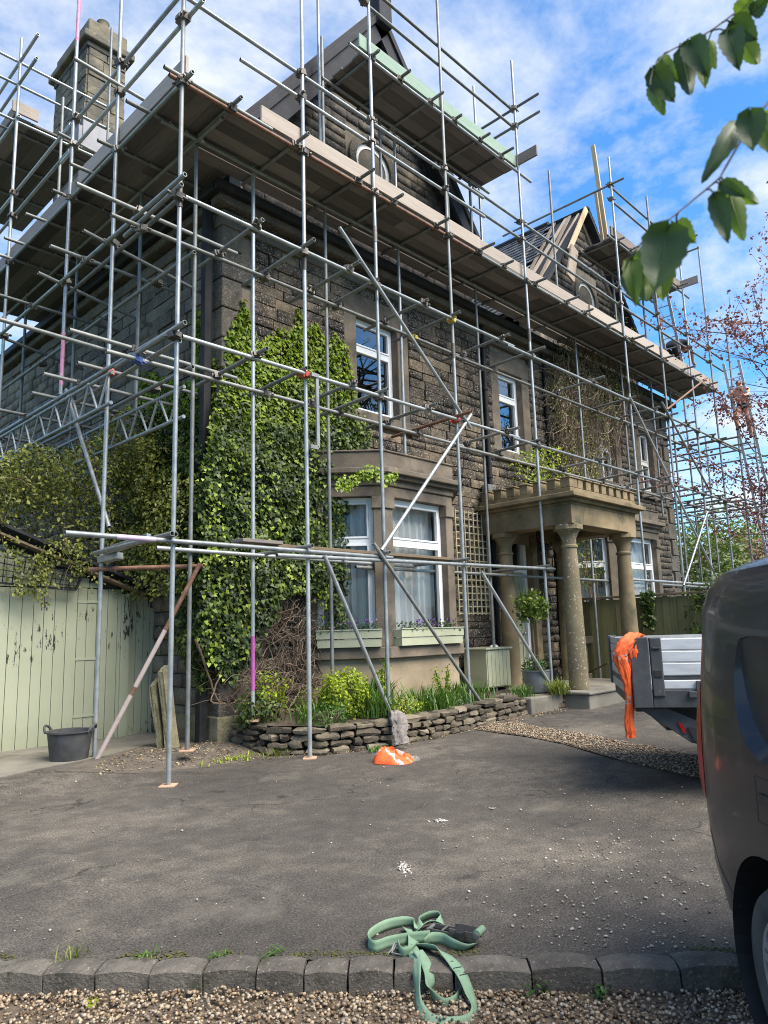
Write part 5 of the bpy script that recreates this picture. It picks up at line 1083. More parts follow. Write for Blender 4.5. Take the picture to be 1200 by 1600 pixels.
# old vine on the middle of the front
vn = thing('house_vine', (14.0, YF, 3.9), 'half dead brown vine hanging on the wall above the porch', 'vine')
VP = [(858, 530), (905, 515), (960, 560), (975, 600), (962, 650), (935, 700), (925, 770), (880, 765), (862, 700), (852, 620)]
tangle(1150, VP, 1, YF-.1, (0, -1, 0), 'stems', vn, .4, 1.6, .0075, off=(.0, .45), spread=.45)
for mt, poly, nn_, sz in (('vineleaf', VP, 3600, (.03, .06)), ('vineleaf', [(930, 545), (990, 560), (995, 620), (960, 660), (935, 620)], 520, (.04, .07)), ('vineleaf', [(900, 500), (960, 500), (980, 540), (905, 540)], 240, (.04, .07)), ('euph', [(805, 705), (860, 700), (880, 760), (845, 775), (800, 745)], 620, (.04, .075)), ('euph', [(875, 740), (915, 725), (905, 770), (870, 770)], 220, (.04, .07))):
    pts = [q[2] for q in pxpoly(poly, nn_, 1, YF-.2)]; C = np.array([[p.x, p.y-random.uniform(-.1, .4), p.z] for p in pts]); n = len(C); leaves('foliage', C, rnd(n, .6)+np.array([-.3, -.7, .5]), rnd(n, .6)+np.array([0, 0, -.5]), RNG.uniform(*sz, n), mt, vn)
# garden plants in the bed ------------------------------------------
def bedpt(u, v, z=.38): h = hit(u, v, 2, z); return h
def mound(name, c, rad, ncl, per, spread, mat, size, lab, cat, grp=None, tm='oval'):
    t = thing(name, (c[0], c[1], BZ_), lab, cat, grp); P_, D_ = clumps(c, rad, ncl, per, spread, .55); ok = P_[:, 2] > BZ_+.01; P_, D_ = P_[ok], D_[ok]
    leaves('foliage', P_, D_+rnd(len(P_), .45)+np.array([0, 0, .35]), D_+rnd(len(P_), .4), RNG.uniform(size[0], size[1], len(P_)), mat, t, tm)
    m = MB()
    for k in range(26):
        a = random.uniform(0, 6.28); r_ = random.uniform(.1, .85); m.tube([(c[0], c[1], BZ_-.02), (c[0]+rad[0]*r_*.5*math.cos(a), c[1]+rad[1]*r_*.5*math.sin(a), BZ_+(c[2]-BZ_)*.6), (c[0]+rad[0]*r_*math.cos(a), c[1]+rad[1]*r_*math.sin(a), c[2]+rad[2]*.5)], [.006, .005, .003], 5)
    m.build('stems', 'twig', t, kind='stuff'); return t
mound('euphorbia', (6.42, 7.02, .64), (.33, .33, .30), 230, 12, .035, 'euph', (.03, .055), 'round lime yellow euphorbia mound in the bed below the bay', 'shrub', 'lime yellow euphorbias')
mound('euphorbia', (5.58, 7.48, .72), (.22, .2, .26), 40, 12, .05, 'euph', (.03, .055), 'loose lime euphorbia beside the purple banded pole', 'shrub', 'lime yellow euphorbias')
mound('bushy_plant', (5.42, 7.50, .50), (.26, .22, .20), 60, 12, .05, 'ivydark', (.04, .07), 'dark green bushy plant under the loose euphorbia at the wall end', 'shrub')
mound('low_sedum', (5.95, 6.78, .42), (.42, .2, .13), 60, 12, .04, 'green', (.025, .045), 'low green cushion plant behind the wall, left of the round euphorbia', 'plant', 'low cushion plants')
mound('low_sedum', (6.95, 6.55, .42), (.40, .2, .12), 60, 12, .04, 'euph', (.02, .04), 'yellow green cushion plant by the pole footing', 'plant', 'low cushion plants')
mound('low_sedum', (8.1, 6.62, .40), (.45, .18, .10), 60, 12, .04, 'green', (.02, .04), 'low green cushion plant behind the wall under the front bay', 'plant', 'low cushion plants')
mound('low_sedum', (6.2, 7.3, .5), (.3, .25, .2), 50, 12, .05, 'vineleaf', (.03, .05), 'pale green leafy plant behind the round euphorbia', 'plant', 'low cushion plants')
def spike(c, h_, lab):
    t = thing('euphorbia', (c[0], c[1], BZ_), lab, 'shrub', 'lime yellow euphorbias'); m = MB(); P_ = []; D_ = []
    for k in range(5):
        a = random.uniform(0, 6.28); hh = h_*random.uniform(.6, 1); q = Vector((c[0]+.1*math.cos(a), c[1]+.1*math.sin(a), BZ_+hh)); m.tube([(c[0], c[1], BZ_), q], .006, 5)
        for _ in range(46):
            z = random.uniform(.35, 1); P_.append((c[0]+.1*math.cos(a)*z+random.gauss(0, .025), c[1]+.1*math.sin(a)*z+random.gauss(0, .025), BZ_+hh*z)); D_.append((random.gauss(0, .5), random.gauss(0, .5), random.gauss(.4, .4)))
    m.build('stems', 'green', t, kind='stuff'); n = len(P_); leaves('foliage', P_, np.array(D_)+rnd(n, .3), np.array(D_)+rnd(n, .5), RNG.uniform(.03, .05, n), 'euph', t)
spike((8.05, 6.75, 0), .62, 'tall lime euphorbia spikes in front of the tan bay wall'); spike((7.05, 6.95, 0), .80, 'tall pale euphorbia spikes behind the pole footing')
def clump(name, c, n, h_, lean, w, mat, spread, lab, grp='strap leaved clumps in the bed', z=None):
    t = thing(name, (c[0], c[1], BZ_ if z is None else z), lab, 'plant', grp); B = np.array([(c[0]+random.gauss(0, spread[0]), c[1]+random.gauss(0, spread[1]), (BZ_+.02) if z is None else z) for _ in range(n)])
    blades('leaves', B, RNG.uniform(h_*.55, h_*1.1, n), lean, w, mat, t)
clump('strap_plant', (6.95, 7.1), 150, .55, .5, .03, 'blade', (.18, .14), 'tall strap leaved clump under the left bay light')
clump('strap_plant', (6.75, 6.7), 170, .42, .6, .016, 'blade', (.16, .12), 'grassy clump just right of the round euphorbia')
clump('strap_plant', (7.75, 6.68), 220, .36, .5, .02, 'blade', (.26, .14), 'grassy clump in front of the tan bay wall')
clump('strap_plant', (8.5, 6.75), 190, .36, .5, .02, 'blade', (.26, .12), 'grassy clump left of the brace foot')
clump('strap_plant', (6.05, 7.1), 130, .32, .6, .016, 'blade', (.2, .16), 'grassy clump between purple pole and round euphorbia')
clump('strap_plant', (9.75, 6.55), 90, .24, .7, .014, 'blade', (.12, .08), 'small grass tuft near the sage cabinet')
clump('strap_plant', (10.35, 6.28), 150, .30, .8, .016, 'vineleaf', (.10, .07), 'pale grass tuft spilling over the wall by the grey pot')
clump('weed', (5.38, 7.0), 70, .14, .9, .012, 'vineleaf', (.12, .06), 'weeds at the foot of the wall end', 'weeds', gz(5.3, 7)+.01)
clump('weed', (4.9, 7.2), 90, .07, 1.0, .012, 'euph', (.25, .08), 'low yellow weeds before the house corner', 'weeds', gz(4.9, 7.2)+.01)
clump('weed', (6.2, 6.22), 50, .08, .9, .012, 'blade', (.1, .03), 'weeds at the wall foot left of the grey cloth', 'weeds', gz(6.2, 6.2)+.01)
for i, (s_, lab) in enumerate(((.33, 'grass tuft at the left end of the kerb in view'), (.66, 'flat weed behind the fifth sett from the left'), (1.0, 'small weed behind the kerb left of the strap'), (1.22, 'small weed on the kerb joint nearest left of the strap'))):
    x, y = kpt(s_, .01); clump('weed', (x, y), 24, .07 if i == 0 else .04, 1.2, .006, 'blade' if i else 'vineleaf', (.035, .012), lab, 'weeds along the kerb', .0)
for s_, lab in ((2.35, 'weed at the kerb foot right of the strap'), (2.62, 'weed at the kerb foot nearest the van'), (2.05, 'leafy weed at the kerb foot beside the strap loop')):
    x, y = kpt(s_, -.17); t = thing('weed', (x, y, -.11), lab, 'plant', 'weeds along the kerb'); P_, D_ = clumps((x, y, -.07), (.04, .03, .025), 10, 5, .012); leaves('leaves', P_, D_+np.array([0, 0, 1]), D_, RNG.uniform(.015, .03, len(P_)), 'green', t)
x, y = kpt(.50, -.20); leaves_ = MB(); m = MB(); m.add([(x-.03, y-.01, -.085), (x, y+.03, -.07), (x+.04, y+.0, -.075), (x+.02, y-.04, -.09), (x-.02, y-.035, -.09)], [(0, 1, 2, 3, 4)]); tag(m.build('fallen_leaf', 'euph'), 'yellow green leaf lying on the gravel below the kerb', 'leaf')
# moss line along the kerb
P = [(*kpt(random.uniform(-1.5, 4), random.gauss(.02, .02)), .004) for _ in range(1500)]; P = [p for p in P if noise.noise(Vector((p[0]*3, p[1]*3, 4))) > -.05]
tag(pebbles('moss', P, RNG.uniform(.004, .010, len(P)), 'moss', flat=.4), 'thin moss along the back edge of the kerb', 'moss', kind='stuff')
# leaf litter and twigs on the verge near the house corner
P = [(x, y, gz(x, y)+.02) for x, y in scatter([(3.3, 7.5), (5.1, 7.0), (6.2, 6.2), (10.2, 6.05), (10.4, 6.3), (6.5, 6.4), (5.3, 7.2), (5.1, 8.1), (4.2, 8.3)], 1500)]; n = len(P)
tag(leaves('leaf_litter', P, rnd(n, .35)+np.array([0, 0, 1]), rnd(n), RNG.uniform(.012, .035, n), 'litter' if 'litter' in MAT else MAT.setdefault('litter', M('dry_leaf_litter', [(.10, .06, .03), (.24, .16, .08), (.38, .3, .16)], scale=20, island=.8, rough=.8, bump=0)), None), 'dry leaf litter along the wall foot', 'leaf litter', kind='stuff')
# shrubs along the fence and beyond
def bush(name, c, rad, ncl, per, spread, mat, size, lab, cat='shrub', grp=None, trunk=True):
    t = thing(name, (c[0], c[1], .2), lab, cat, grp); P_, D_ = clumps(c, rad, ncl, per, spread, .45)
    leaves('crown', P_, D_+rnd(len(P_), .5)+np.array([0, 0, .3]), D_+rnd(len(P_), .6), RNG.uniform(size[0], size[1], len(P_)), mat, t)
    if trunk:
        m = MB()
        for k in range(6):
            a = random.uniform(0, 6.28); m.tube([(c[0], c[1], .1), (c[0]+rad[0]*.2*math.cos(a), c[1]+rad[1]*.2*math.sin(a), c[2]*.6), (c[0]+rad[0]*.6*math.cos(a), c[1]+rad[1]*.6*math.sin(a), c[2]+rad[2]*.3)], [.03, .02, .008], 6)
        m.build('trunk', 'bark', t)
    return t
c = Vector((14, 4.85, 0)); bush('hedge_shrub', (14.2, c.y+.05, 1.62), (.5, .75, .75), 150, 16, .09, 'ivydark', (.05, .09), 'dark green shrub growing over the fence behind the truck')
bush('hedge_shrub', (13.5, c.y-.15, 1.05), (.5, .65, .55), 110, 16, .08, 'green', (.05, .08), 'lighter green shrub in front of the fence behind the truck')
pts = [q[2] for q in pxpoly([(1002, 925), (1022, 922), (1024, 985), (1008, 975)], 330, 0, 13.95)]; t = thing('fence_ivy', (13.95, pts[0].y, .8), 'strand of ivy hanging down the board fence', 'ivy'); C = np.array([[p.x-random.uniform(0, .1), p.y, p.z] for p in pts]); n = len(C); leaves('foliage', C, rnd(n, .4)+np.array([-1, 0, .4]), rnd(n, .4)+np.array([0, 0, -1]), RNG.uniform(.05, .08, n), 'ivydark', t, 'ivy')
bush('fern_clump', (12.6, 5.7, .35), (.5, .35, .35), 60, 14, .06, 'green', (.05, .09), 'green leafy clump on the ground between porch and truck', 'plant', trunk=False)
bush('fern_clump', (13.5, 5.2, .55), (.35, .6, .5), 70, 14, .07, 'blade', (.05, .09), 'green leafy clump below the fence behind the porch column', 'plant', trunk=False)
# pinky brown plant by the neighbour's bay
pts = [q[2] for q in pxpoly([(905, 845), (935, 835), (940, 900), (905, 925)], 380, 1, 7.6)]; t = thing('neighbour_shrub', (14.3, 7.6, .3), 'sparse pale shrub before the far bay window', 'shrub'); C = np.array([[p.x, p.y+random.uniform(-.2, .2), p.z] for p in pts]); n = len(C); leaves('foliage', C, rnd(n)+np.array([0, -.5, .5]), rnd(n), RNG.uniform(.05, .08, n), 'vineleaf', t)
m = MB()
for k in range(14): h = random.choice(pts); m.tube([(14.3, 7.5, .3), (h.x, h.y, h.z)], .008, 5)
m.build('stems', 'twig', t)
# trees beyond the house end
def tree(name, base, h_, rad, ncl, per, spread, mat, size, lab, grp=None, bare=0, limbs=9):
    t = thing(name, base, lab, 'tree', grp); b = Vector(base); m = MB(); tip = b+Vector((random.uniform(-.4, .4), random.uniform(-.4, .4), h_*.75)); mid = b+Vector((.2, -.1, h_*.35))
    m.tube([b+Vector((0, 0, -.3)), mid, tip], [.028*h_, .02*h_, .006*h_], 9); ends = []
    for k in range(limbs):
        a = random.uniform(0, 6.28); s_ = mid.lerp(tip, random.uniform(0, .9)); e_ = s_+Vector((math.cos(a)*rad[0]*random.uniform(.5, .9), math.sin(a)*rad[1]*random.uniform(.5, .9), rad[2]*random.uniform(.1, .8))); q = s_.lerp(e_, .5)+Vector((0, 0, .2)); m.tube([s_, q, e_], [.010*h_, .006*h_, .002*h_], 6); ends.append((s_, e_))
        for _ in range(bare):
            s2 = s_.lerp(e_, random.uniform(.3, 1)); d = Vector((random.gauss(0, 1), random.gauss(0, 1), random.gauss(.3, .6))).normalized(); pts = [s2]
            for _k in range(4): d = (d+Vector((random.gauss(0, .35), random.gauss(0, .35), random.gauss(.05, .3)))).normalized(); pts.append(pts[-1]+d*h_*.05)
            m.tube(pts, [.0035*h_, .0026*h_, .002*h_, .0014*h_, .0008*h_], 4, cap=False)
    m.build('trunk', 'bark', t, smooth=True)
    if ncl:
        P_, D_ = clumps(b+Vector((0, 0, h_*.66)), rad, ncl, per, spread, .25); leaves('crown', P_, D_+rnd(len(P_), .6)+np.array([0, 0, .3]), rnd(len(P_)), RNG.uniform(size[0], size[1], len(P_)), mat, t)
    return t
MAT['treeleaf'] = leafmat('spring_tree_leaves', [(.03, .05, .012), (.07, .10, .025), (.14, .18, .05), (.24, .26, .09)], sc=.6)
MAT['blossom'] = leafmat('pink_blossom', [(.40, .14, .15), (.55, .26, .25), (.66, .42, .38)], sc=1)
MAT['conif'] = leafmat('far_evergreen', [(.02, .035, .012), (.045, .06, .02), (.08, .10, .035)], sc=.6)
for u, v, d, h_, rd, mt, lab in ((1078, 905, 27, 5.2, (2.3, 2.3, 1.9), 'treeleaf', 'fresh green tree beyond the end of the house'), (1125, 905, 30, 6.2, (2.4, 2.4, 2.2), 'treeleaf', 'taller fresh green tree behind the van roof'), (1060, 905, 23, 3.0, (1.6, 1.6, 1.3), 'conif', 'dark evergreen at the foot of the house end'), (1190, 905, 30, 5.2, (2.2, 2.2, 2.0), 'blossom', 'pink blossom tree at the right edge'), (1155, 905, 25, 3.4, (1.8, 1.8, 1.4), 'treeleaf', 'bushy green tree just above the van'), (1230, 905, 36, 7, (3, 3, 2.6), 'conif', 'dark tree beyond the pink blossom')):
    b = c2w((u-600)/1127*d, d, .1); tree('garden_tree', b, h_, rd, 170, 22, .28, mt, (.10, .20), lab, 'trees beyond the house')
# copper leaved cherry reaching in from the right
MAT['copper'] = leafmat('copper_cherry_leaves', [(.06, .016, .024), (.15, .042, .055), (.26, .09, .10), (.40, .19, .18)], trans=.35, sc=1.2)
b = c2w(7.6, 10.5, .1); ct = thing('copper_cherry', b, 'copper leaved cherry tree reaching in from the right edge', 'tree'); m = MB(); Pl = []; Dl = []
m.tube([b, b+Vector((0, 0, 2.0)), b+Vector((.1, .1, 3.6))], [.13, .10, .07], 9)
def twig(p, d, l, r_, lev):
    pts = [p.copy()]; n = 6; d = d.normalized()
    for k in range(n):
        d = (d+Vector((random.gauss(0, .10), random.gauss(0, .10), random.gauss(.015, .09)))).normalized(); p = p+d*l/n; pts.append(p.copy())
        if lev < 3 and k >= 1:
            for _ in range(1 if lev < 2 else 2):
                if random.random() < (.85 if lev == 1 else .8): twig(p.copy(), (d+Vector((random.gauss(0, .55), random.gauss(0, .55), random.gauss(.1, .5)))).normalized(), l*random.uniform(.32, .55), r_*.5, lev+1)
        if lev >= 2 and random.random() < .8:
            for _ in range(random.randint(2, 5)): Pl.append(tuple(p+Vector((random.gauss(0, .05), random.gauss(0, .05), random.gauss(0, .05))))); Dl.append(tuple(d))
    m.tube(pts, [r_*(1-.12*k) for k in range(n+1)], 5, cap=False)
for u, v, dd in ((1125, 470, 10.6), (1135, 520, 10.2), (1120, 590, 10.4), (1115, 700, 10.8), (1120, 780, 10.2), (1130, 850, 10.6), (1165, 450, 11), (1178, 420, 10.3), (1180, 620, 9.9), (1165, 800, 9.8), (1150, 560, 10), (1150, 740, 10.5)):
    tgt = CP+ray(u+22, v).normalized()*dd*1.1; src = b+Vector((random.uniform(-.05, .1), random.uniform(-.05, .1), max(1.5, min(3.6, tgt.z-1.2)))); dv = tgt-src; twig(src, dv+Vector((0, 0, .03*dv.length)), dv.length*.88, .018, 1)
m.build('branches', 'bark', ct, smooth=True); n = len(Pl); leaves('crown', np.array(Pl), rnd(n), rnd(n)+np.array([0, 0, -.4]), RNG.uniform(.03, .065, n), 'copper', ct)
# bare trees behind the photographer, mirrored in the upper windows
for i, (x, y, h_) in enumerate(((-4, -8, 13), (3, -13, 14), (20, -5, 13.5), (26, -9, 14.5), (33, -7, 14), (37, -11, 15), (-9, -3, 12))):
    tree('bare_tree', (x, y, 0), h_, (4.2, 4.2, 4.6), 90, 12, .5, 'treeleaf', (.1, .2), 'bare tree across the road, mirrored in the upper windows', 'bare trees across the road', bare=14, limbs=22)
# ------------------------------------------------------------------ vehicles
def apply_bool(o, cutters, mode='DIFFERENCE'):
    for c_ in cutters:
        md = o.modifiers.new('cut', 'BOOLEAN'); md.object = c_; md.operation = mode; md.solver = 'EXACT'
    bpy.context.view_layer.update(); dg = bpy.context.evaluated_depsgraph_get(); me = bpy.data.meshes.new_from_object(o.evaluated_get(dg)); o.modifiers.clear(); o.data = me
    for c_ in cutters: bpy.data.objects.remove(c_)
def carpaint(name, col, rough=.35):
    m, t, b = newmat(name); v = coords(t); f = noi(t, v, 3.0, 6)
    d = N(t, 'ShaderNodeMapRange'); d.inputs[1].default_value = .45; d.inputs[2].default_value = .8; L(t, f, d.inputs[0])
    L(t, mixc_(t, d.outputs[0], col, tuple(c*1.5+.008 for c in col)), b.inputs['Base Color'])
    L(t, mathn(t, 'ADD', mathn(t, 'MULTIPLY', f, .3), rough-.15), b.inputs['Roughness']); b.inputs['Metallic'].default_value = .25
    b.inputs['Coat Weight'].default_value = .35; b.inputs['Coat Roughness'].default_value = .08; b.inputs['Specular IOR Level'].default_value = .3; return m
MAT['vangrey'] = carpaint('dark_grey_metallic_paint', (.017, .0195, .026)); MAT['blackpl'] = M('black_moulded_plastic', [(.012, .012, .013), (.022, .022, .023)], scale=8, rough=.5, bump=.15, bscale=120)
MAT['tyre'] = M('dusty_tyre_rubber', [(.028, .028, .028), (.05, .049, .047), (.08, .077, .072)], scale=7, rough=.85, bump=.2, bscale=60); MAT['alloy'] = M('silver_alloy', [(.36, .36, .37), (.48, .48, .48)], scale=5, rough=.32, metal=.7, bump=.03)
m_, t_, b_ = newmat('red_lamp_lens'); b_.inputs['Base Color'].default_value = (.30, .010, .012, 1); b_.inputs['Roughness'].default_value = .35; b_.inputs['Coat Weight'].default_value = .15; b_.inputs['Specular IOR Level'].default_value = .25; MAT['redlens'] = m_
ang = R(2); VL, VD = 1.29, 3.44
rdv = RGT*math.sin(ang)+FWD*math.cos(ang); outv = -RGT*math.cos(ang)+FWD*math.sin(ang)
vo = c2w(VL, VD, 0)+RGT*.0; VFR = Fr(vo, -rdv, outv)                # x: toward the front, d: out of the left side, z
GV = -.10
van = thing('parked_van', (vo.x, vo.y, GV), 'dark grey panel van parked at the right edge', 'van')
prof = [(.12, .13), (.05, .25), (.012, .43), (0, .64), (.004, .86), (.012, 1.02), (.026, 1.18), (.045, 1.32), (.068, 1.44), (.105, 1.54), (.17, 1.61), (.28, 1.655), (.5, 1.69), (.9, 1.705)]
stn = [(0, .34, .985), (.012, .25, .99), (.04, .185, .995), (.09, .125, 1), (.16, .075, 1), (.25, .036, 1), (.36, .012, 1), (.5, .002, 1), (.7, 0, 1), (1.0, 0, 1), (1.6, 0, 1), (2.3, 0, 1), (2.8, .01, 1), (3.05, .03, .97), (3.4, .06, .80), (3.7, .1, .66), (4.0, .2, .60), (4.2, .4, .50)]
m = MB(); W_ = 1.8; rings = []
for s_, ins, zs in stn:
    half = [(w+ins*(1-.25*(z > 1.4)), .13+(z-.13)*zs) for w, z in prof]; full = half+[(W_-w, z) for w, z in reversed(half[:-1])]
    rings.append([VFR(s_, -w, z) for w, z in full])
n = len(rings[0]); m.add([p for r_ in rings for p in r_], [(i*n+k, i*n+k+1, (i+1)*n+k+1, (i+1)*n+k) for i in range(len(rings)-1) for k in range(n-1)]+[(i*n, (i+1)*n, (i+1)*n+n-1, i*n+n-1) for i in range(len(rings)-1)]+[tuple(range(n)), tuple((len(rings)-1)*n+k for k in range(n-1, -1, -1))])
body = m.build('body', 'vangrey', van)
def cyl(fr, x, z, r_, d0, d1, n=40):
    q = MB(); vs_ = [fr(x+r_*math.cos(2*math.pi*k/n), d, z+r_*math.sin(2*math.pi*k/n)) for d in (d0, d1) for k in range(n)]
    q.add(vs_, [tuple(range(n)), tuple(range(2*n-1, n-1, -1))]+[(k, n+k, n+(k+1) % n, (k+1) % n) for k in range(n)]); return q
def recess(fr, poly, d_in, d_out, grow):
    cx = sum(p[0] for p in poly)/len(poly); cz = sum(p[1] for p in poly)/len(poly); q = MB(); n = len(poly)
    o = [(x+(grow if x > cx else -grow), z+(grow*.8 if z > cz else -grow*.8)) for x, z in poly]
    q.add([fr(x, d_in, z) for x, z in poly]+[fr(x, d_out, z) for x, z in o], [tuple(range(n)), tuple(range(2*n-1, n-1, -1))]+[(k, n+k, n+(k+1) % n, (k+1) % n) for k in range(n)]); return q
WX, WZ, WR = .83, GV+.305, .305
RP = [(.70, 1.335), (.682, 1.30), (.675, 1.22), (.69, 1.13), (.725, 1.05), (.78, .99), (.86, .95), (.98, .93), (1.9, .93), (1.9, 1.34), (.76, 1.345)]
cut = [cyl(VFR, WX, WZ+.02, .375, -.30, .3).build('cut', 'blackpl'), cyl(VFR, 3.45, WZ+.02, .375, -.30, .3).build('cut', 'blackpl'), recess(VFR, RP, -.055, .02, .05).build('cut', 'vangrey')]
apply_bool(body, cut); me = body.data
me.polygons.foreach_set('use_smooth', [True]*len(me.polygons)); me.set_sharp_from_angle(angle=R(24))
for x in (WX, 3.45): cyl(VFR, x, WZ+.02, .37, -.32, -.29).build('arch_liner', 'blackpl', van); 
q = MB(); nn_ = 36; vs_ = []
for x in (WX, 3.45):
    q = MB(); vs_ = [VFR(x+.372*math.cos(2*math.pi*k/nn_), d, WZ+.02+.372*math.sin(2*math.pi*k/nn_)) for d in (-.3, -.012) for k in range(nn_+1)]
    q.add(vs_, [(k, k+1, nn_+2+k, nn_+1+k) for k in range(nn_)]); q.build('arch_liner', 'blackpl', van)
def wheel(parent, fr, x, z, r_, dface, wide, nsp):
    n = 48; ringz = [(r_*.66, 0), (r_*.70, .012), (r_*.80, .018), (r_*.93, .006), (r_*.985, -.02), (r_, -.05), (r_, -wide+.05), (r_*.97, -wide+.01), (r_*.7, -wide)]
    q = MB(); vs_ = [fr(x+rr*math.cos(2*math.pi*k/n), dface+d, z+rr*math.sin(2*math.pi*k/n)) for rr, d in ringz for k in range(n)]
    q.add(vs_, [(i*n+k, i*n+(k+1) % n, (i+1)*n+(k+1) % n, (i+1)*n+k) for i in range(len(ringz)-1) for k in range(n)])
    wh = q.build('wheel', 'tyre', parent, smooth=True)
    q = MB(); rz = [(r_*.665, -.002), (r_*.655, .006), (r_*.62, .004), (r_*.60, -.03), (r_*.60, -.10)]
    q.add([fr(x+rr*math.cos(2*math.pi*k/n), dface+d, z+rr*math.sin(2*math.pi*k/n)) for rr, d in rz for k in range(n)], [(i*n+k, i*n+(k+1) % n, (i+1)*n+(k+1) % n, (i+1)*n+k) for i in range(len(rz)-1) for k in range(n)])
    for k in range(nsp):
        a = 2*math.pi*k/nsp+.35
        for s2 in (-.13, .13):
            q.bar(fr(x+r_*.12*math.cos(a), dface-.012, z+r_*.12*math.sin(a)), fr(x+r_*.62*math.cos(a+s2), dface-.006, z+r_*.62*math.sin(a+s2)), .03, .03, tuple(fr.un))
    q.build('rim', 'alloy', wh, smooth=True)
    disc(Fr(fr(x, dface-.02, z), fr.ux, fr.un), r_*.16, 0, .02, 'alloy', 'hub_cap', wh); disc(Fr(fr(x, dface-.11, z), fr.ux, fr.un), r_*.58, -.01, .0, 'blackpl', 'brake_disc', wh)
wheel(van, VFR, WX, WZ, WR, -.045, .19, 5); wheel(van, VFR, 3.45, WZ, WR, -.045, .19, 5)
RFR = Fr(VFR(0, -W_, 0), VFR.ux, -VFR.un); wheel(van, RFR, WX, WZ, WR, -.045, .19, 5); wheel(van, RFR, 3.45, WZ, WR, -.045, .19, 5)
def surf(s_, z, off=0):
    """point on the van's left flank"""
    sx = [q[0] for q in stn]; pz = [q[1] for q in prof]; ins = float(np.interp(s_, sx, [q[1] for q in stn])); w = float(np.interp(z, pz, [q[0] for q in prof]))
    return VFR(s_, -(w+ins*(1-.25*(z > 1.4)))+off, z)
q = MB(); zz_ = [.66, .70, .76, .86, .97, 1.08, 1.14]; pl = []; ss_ = (.07, .125, .18, .23)
for i, z in enumerate(zz_):
    for k, s_ in enumerate(ss_): pl.append(surf(s_-.02*(i in (0, 6))*(k == 3), z, .004+(.024 if k in (1, 2) else .0)*math.sin(math.pi*(i+.35)/6.7)))
q.add(pl, [(i*4+k, i*4+k+1, i*4+5+k, i*4+4+k) for i in range(len(zz_)-1) for k in range(3)]); q.build('tail_lamp', 'redlens', van, smooth=True)
def seam(pts, r_=.0028, nm='panel_gap'):
    q = MB(); P2 = []
    for (s0, z0), (s1, z1) in zip(pts[:-1], pts[1:]):
        for k in range(8): P2.append(surf(s0+(s1-s0)*k/8, z0+(z1-z0)*k/8, -.0008))
    P2.append(surf(*pts[-1], -.0008)); q.tube(P2, r_, 6); q.build(nm, 'blackpl', van)
seam([(.085, .655), (.16, .62), (.28, .52), (.40, .40), (.475, .33)]); seam([(.11, .66), (.115, 1.0), (.12, 1.3), (.16, 1.52)], .0022)
seam([(.80, .72), (.98, .72), (.98, .87), (.80, .87), (.80, .72)], .0025); seam([(2.05, .25), (2.05, 1.5)]); seam([(.14, 1.02), (.62, 1.035)], .0018, 'body_crease')
q = MB(); q.bar(surf(.83, .80, .002), surf(.95, .80, .002), .012, .035); q.build('flap_recess', 'blackpl', van)
q = MB(); q.box(.3, 3.9, -1.6, -.2, .08, .2, VFR); q.build('underbody', 'blackpl', van)
q = MB(); q.add([VFR(2.2, -.035, 1.05), VFR(2.95, -.035, 1.05), VFR(2.7, -.09, 1.42), VFR(2.2, -.09, 1.42)], [(0, 1, 2, 3)]); q.build('side_window', 'glass', van)
# flatbed truck ------------------------------------------------------
ta = R(12.6); tf = RGT*math.sin(ta)+FWD*math.cos(ta); tr2 = RGT*math.cos(ta)-FWD*math.sin(ta)
to = c2w(1.97, 6.0, 0); TF = Fr(to, tr2, -tf)                        # x: to the right across the tail, d: toward the camera (rear)
TG = gz(to.x, to.y)
truck = thing('dropside_truck', (to.x, to.y, TG), 'silver dropside flatbed truck standing beyond the van', 'truck')
MAT['alu'] = M('scuffed_aluminium_boards', [(.42, .43, .44), (.56, .57, .58), (.66, .67, .68)], scale=3, rough=.42, metal=.25, bump=.08, stretch=(1, 1, 6)); MAT['aludirty'] = M('dirty_aluminium_boards', [(.24, .24, .23), (.36, .36, .35), (.46, .46, .45)], scale=4, rough=.5, metal=.25, bump=.1, blot=((.14, .12, .10), 3, .55, .75)); MAT['tblack'] = M('scuffed_black_steel', [(.02, .022, .024), (.045, .047, .05), (.075, .077, .08)], scale=6, rough=.55, bump=.15, blot=((.22, .22, .22), 12, .68, .74))
TW, TLn = 3.3, 2.0; zf, zt = .88, 1.29
for i, (a, b) in enumerate(((.885, .955), (.99, 1.09), (1.095, 1.185), (1.19, 1.285))):
    q = MB(); q.box(.20, TW-.15, -.03, .0, a, b, TF); q.build('dropside_plank', 'alu', truck, bev=.008)
q = MB(); q.box(.2, TW-.15, -.028, -.008, .955, .99, TF); q.build('dropside_groove', 'tblack', truck)
for i, (a, b) in enumerate(((.80, .88), (.93, 1.03), (1.035, 1.13), (1.135, 1.215), (1.22, 1.285))):
    q = MB(); q.box(.0, .03, -TLn, -.06, a, b, TF); q.build('tail_plank', 'aludirty', truck, bev=.008); pass
q = MB(); q.box(.005, .025, -TLn, -.06, .88, .93, TF); q.build('tail_channel', 'tblack', truck)
q = MB(); q.box(.0, .145, -.10, .03, .74, 1.30, TF); q.build('corner_post', 'tblack', truck, bev=.008); q = MB(); q.box(.155, .245, -.05, .022, .83, 1.295, TF); q.build('tail_latch', 'tblack', truck, bev=.008)
q = MB(); q.box(.17, .23, .022, .03, .98, 1.04, TF); q.build('latch_handle', 'blackpl', truck, bev=.004); q = MB(); q.box(.17, .23, .022, .034, 1.2, 1.22, TF); q.build('latch_bar', 'blackpl', truck, bev=.004)
for xx in (-.02, TW-.06): q = MB(); q.box(xx, xx+.08, -TLn-.06, -TLn+.04, .8, 1.3, TF); q.build('far_post', 'tblack', truck, bev=.006)
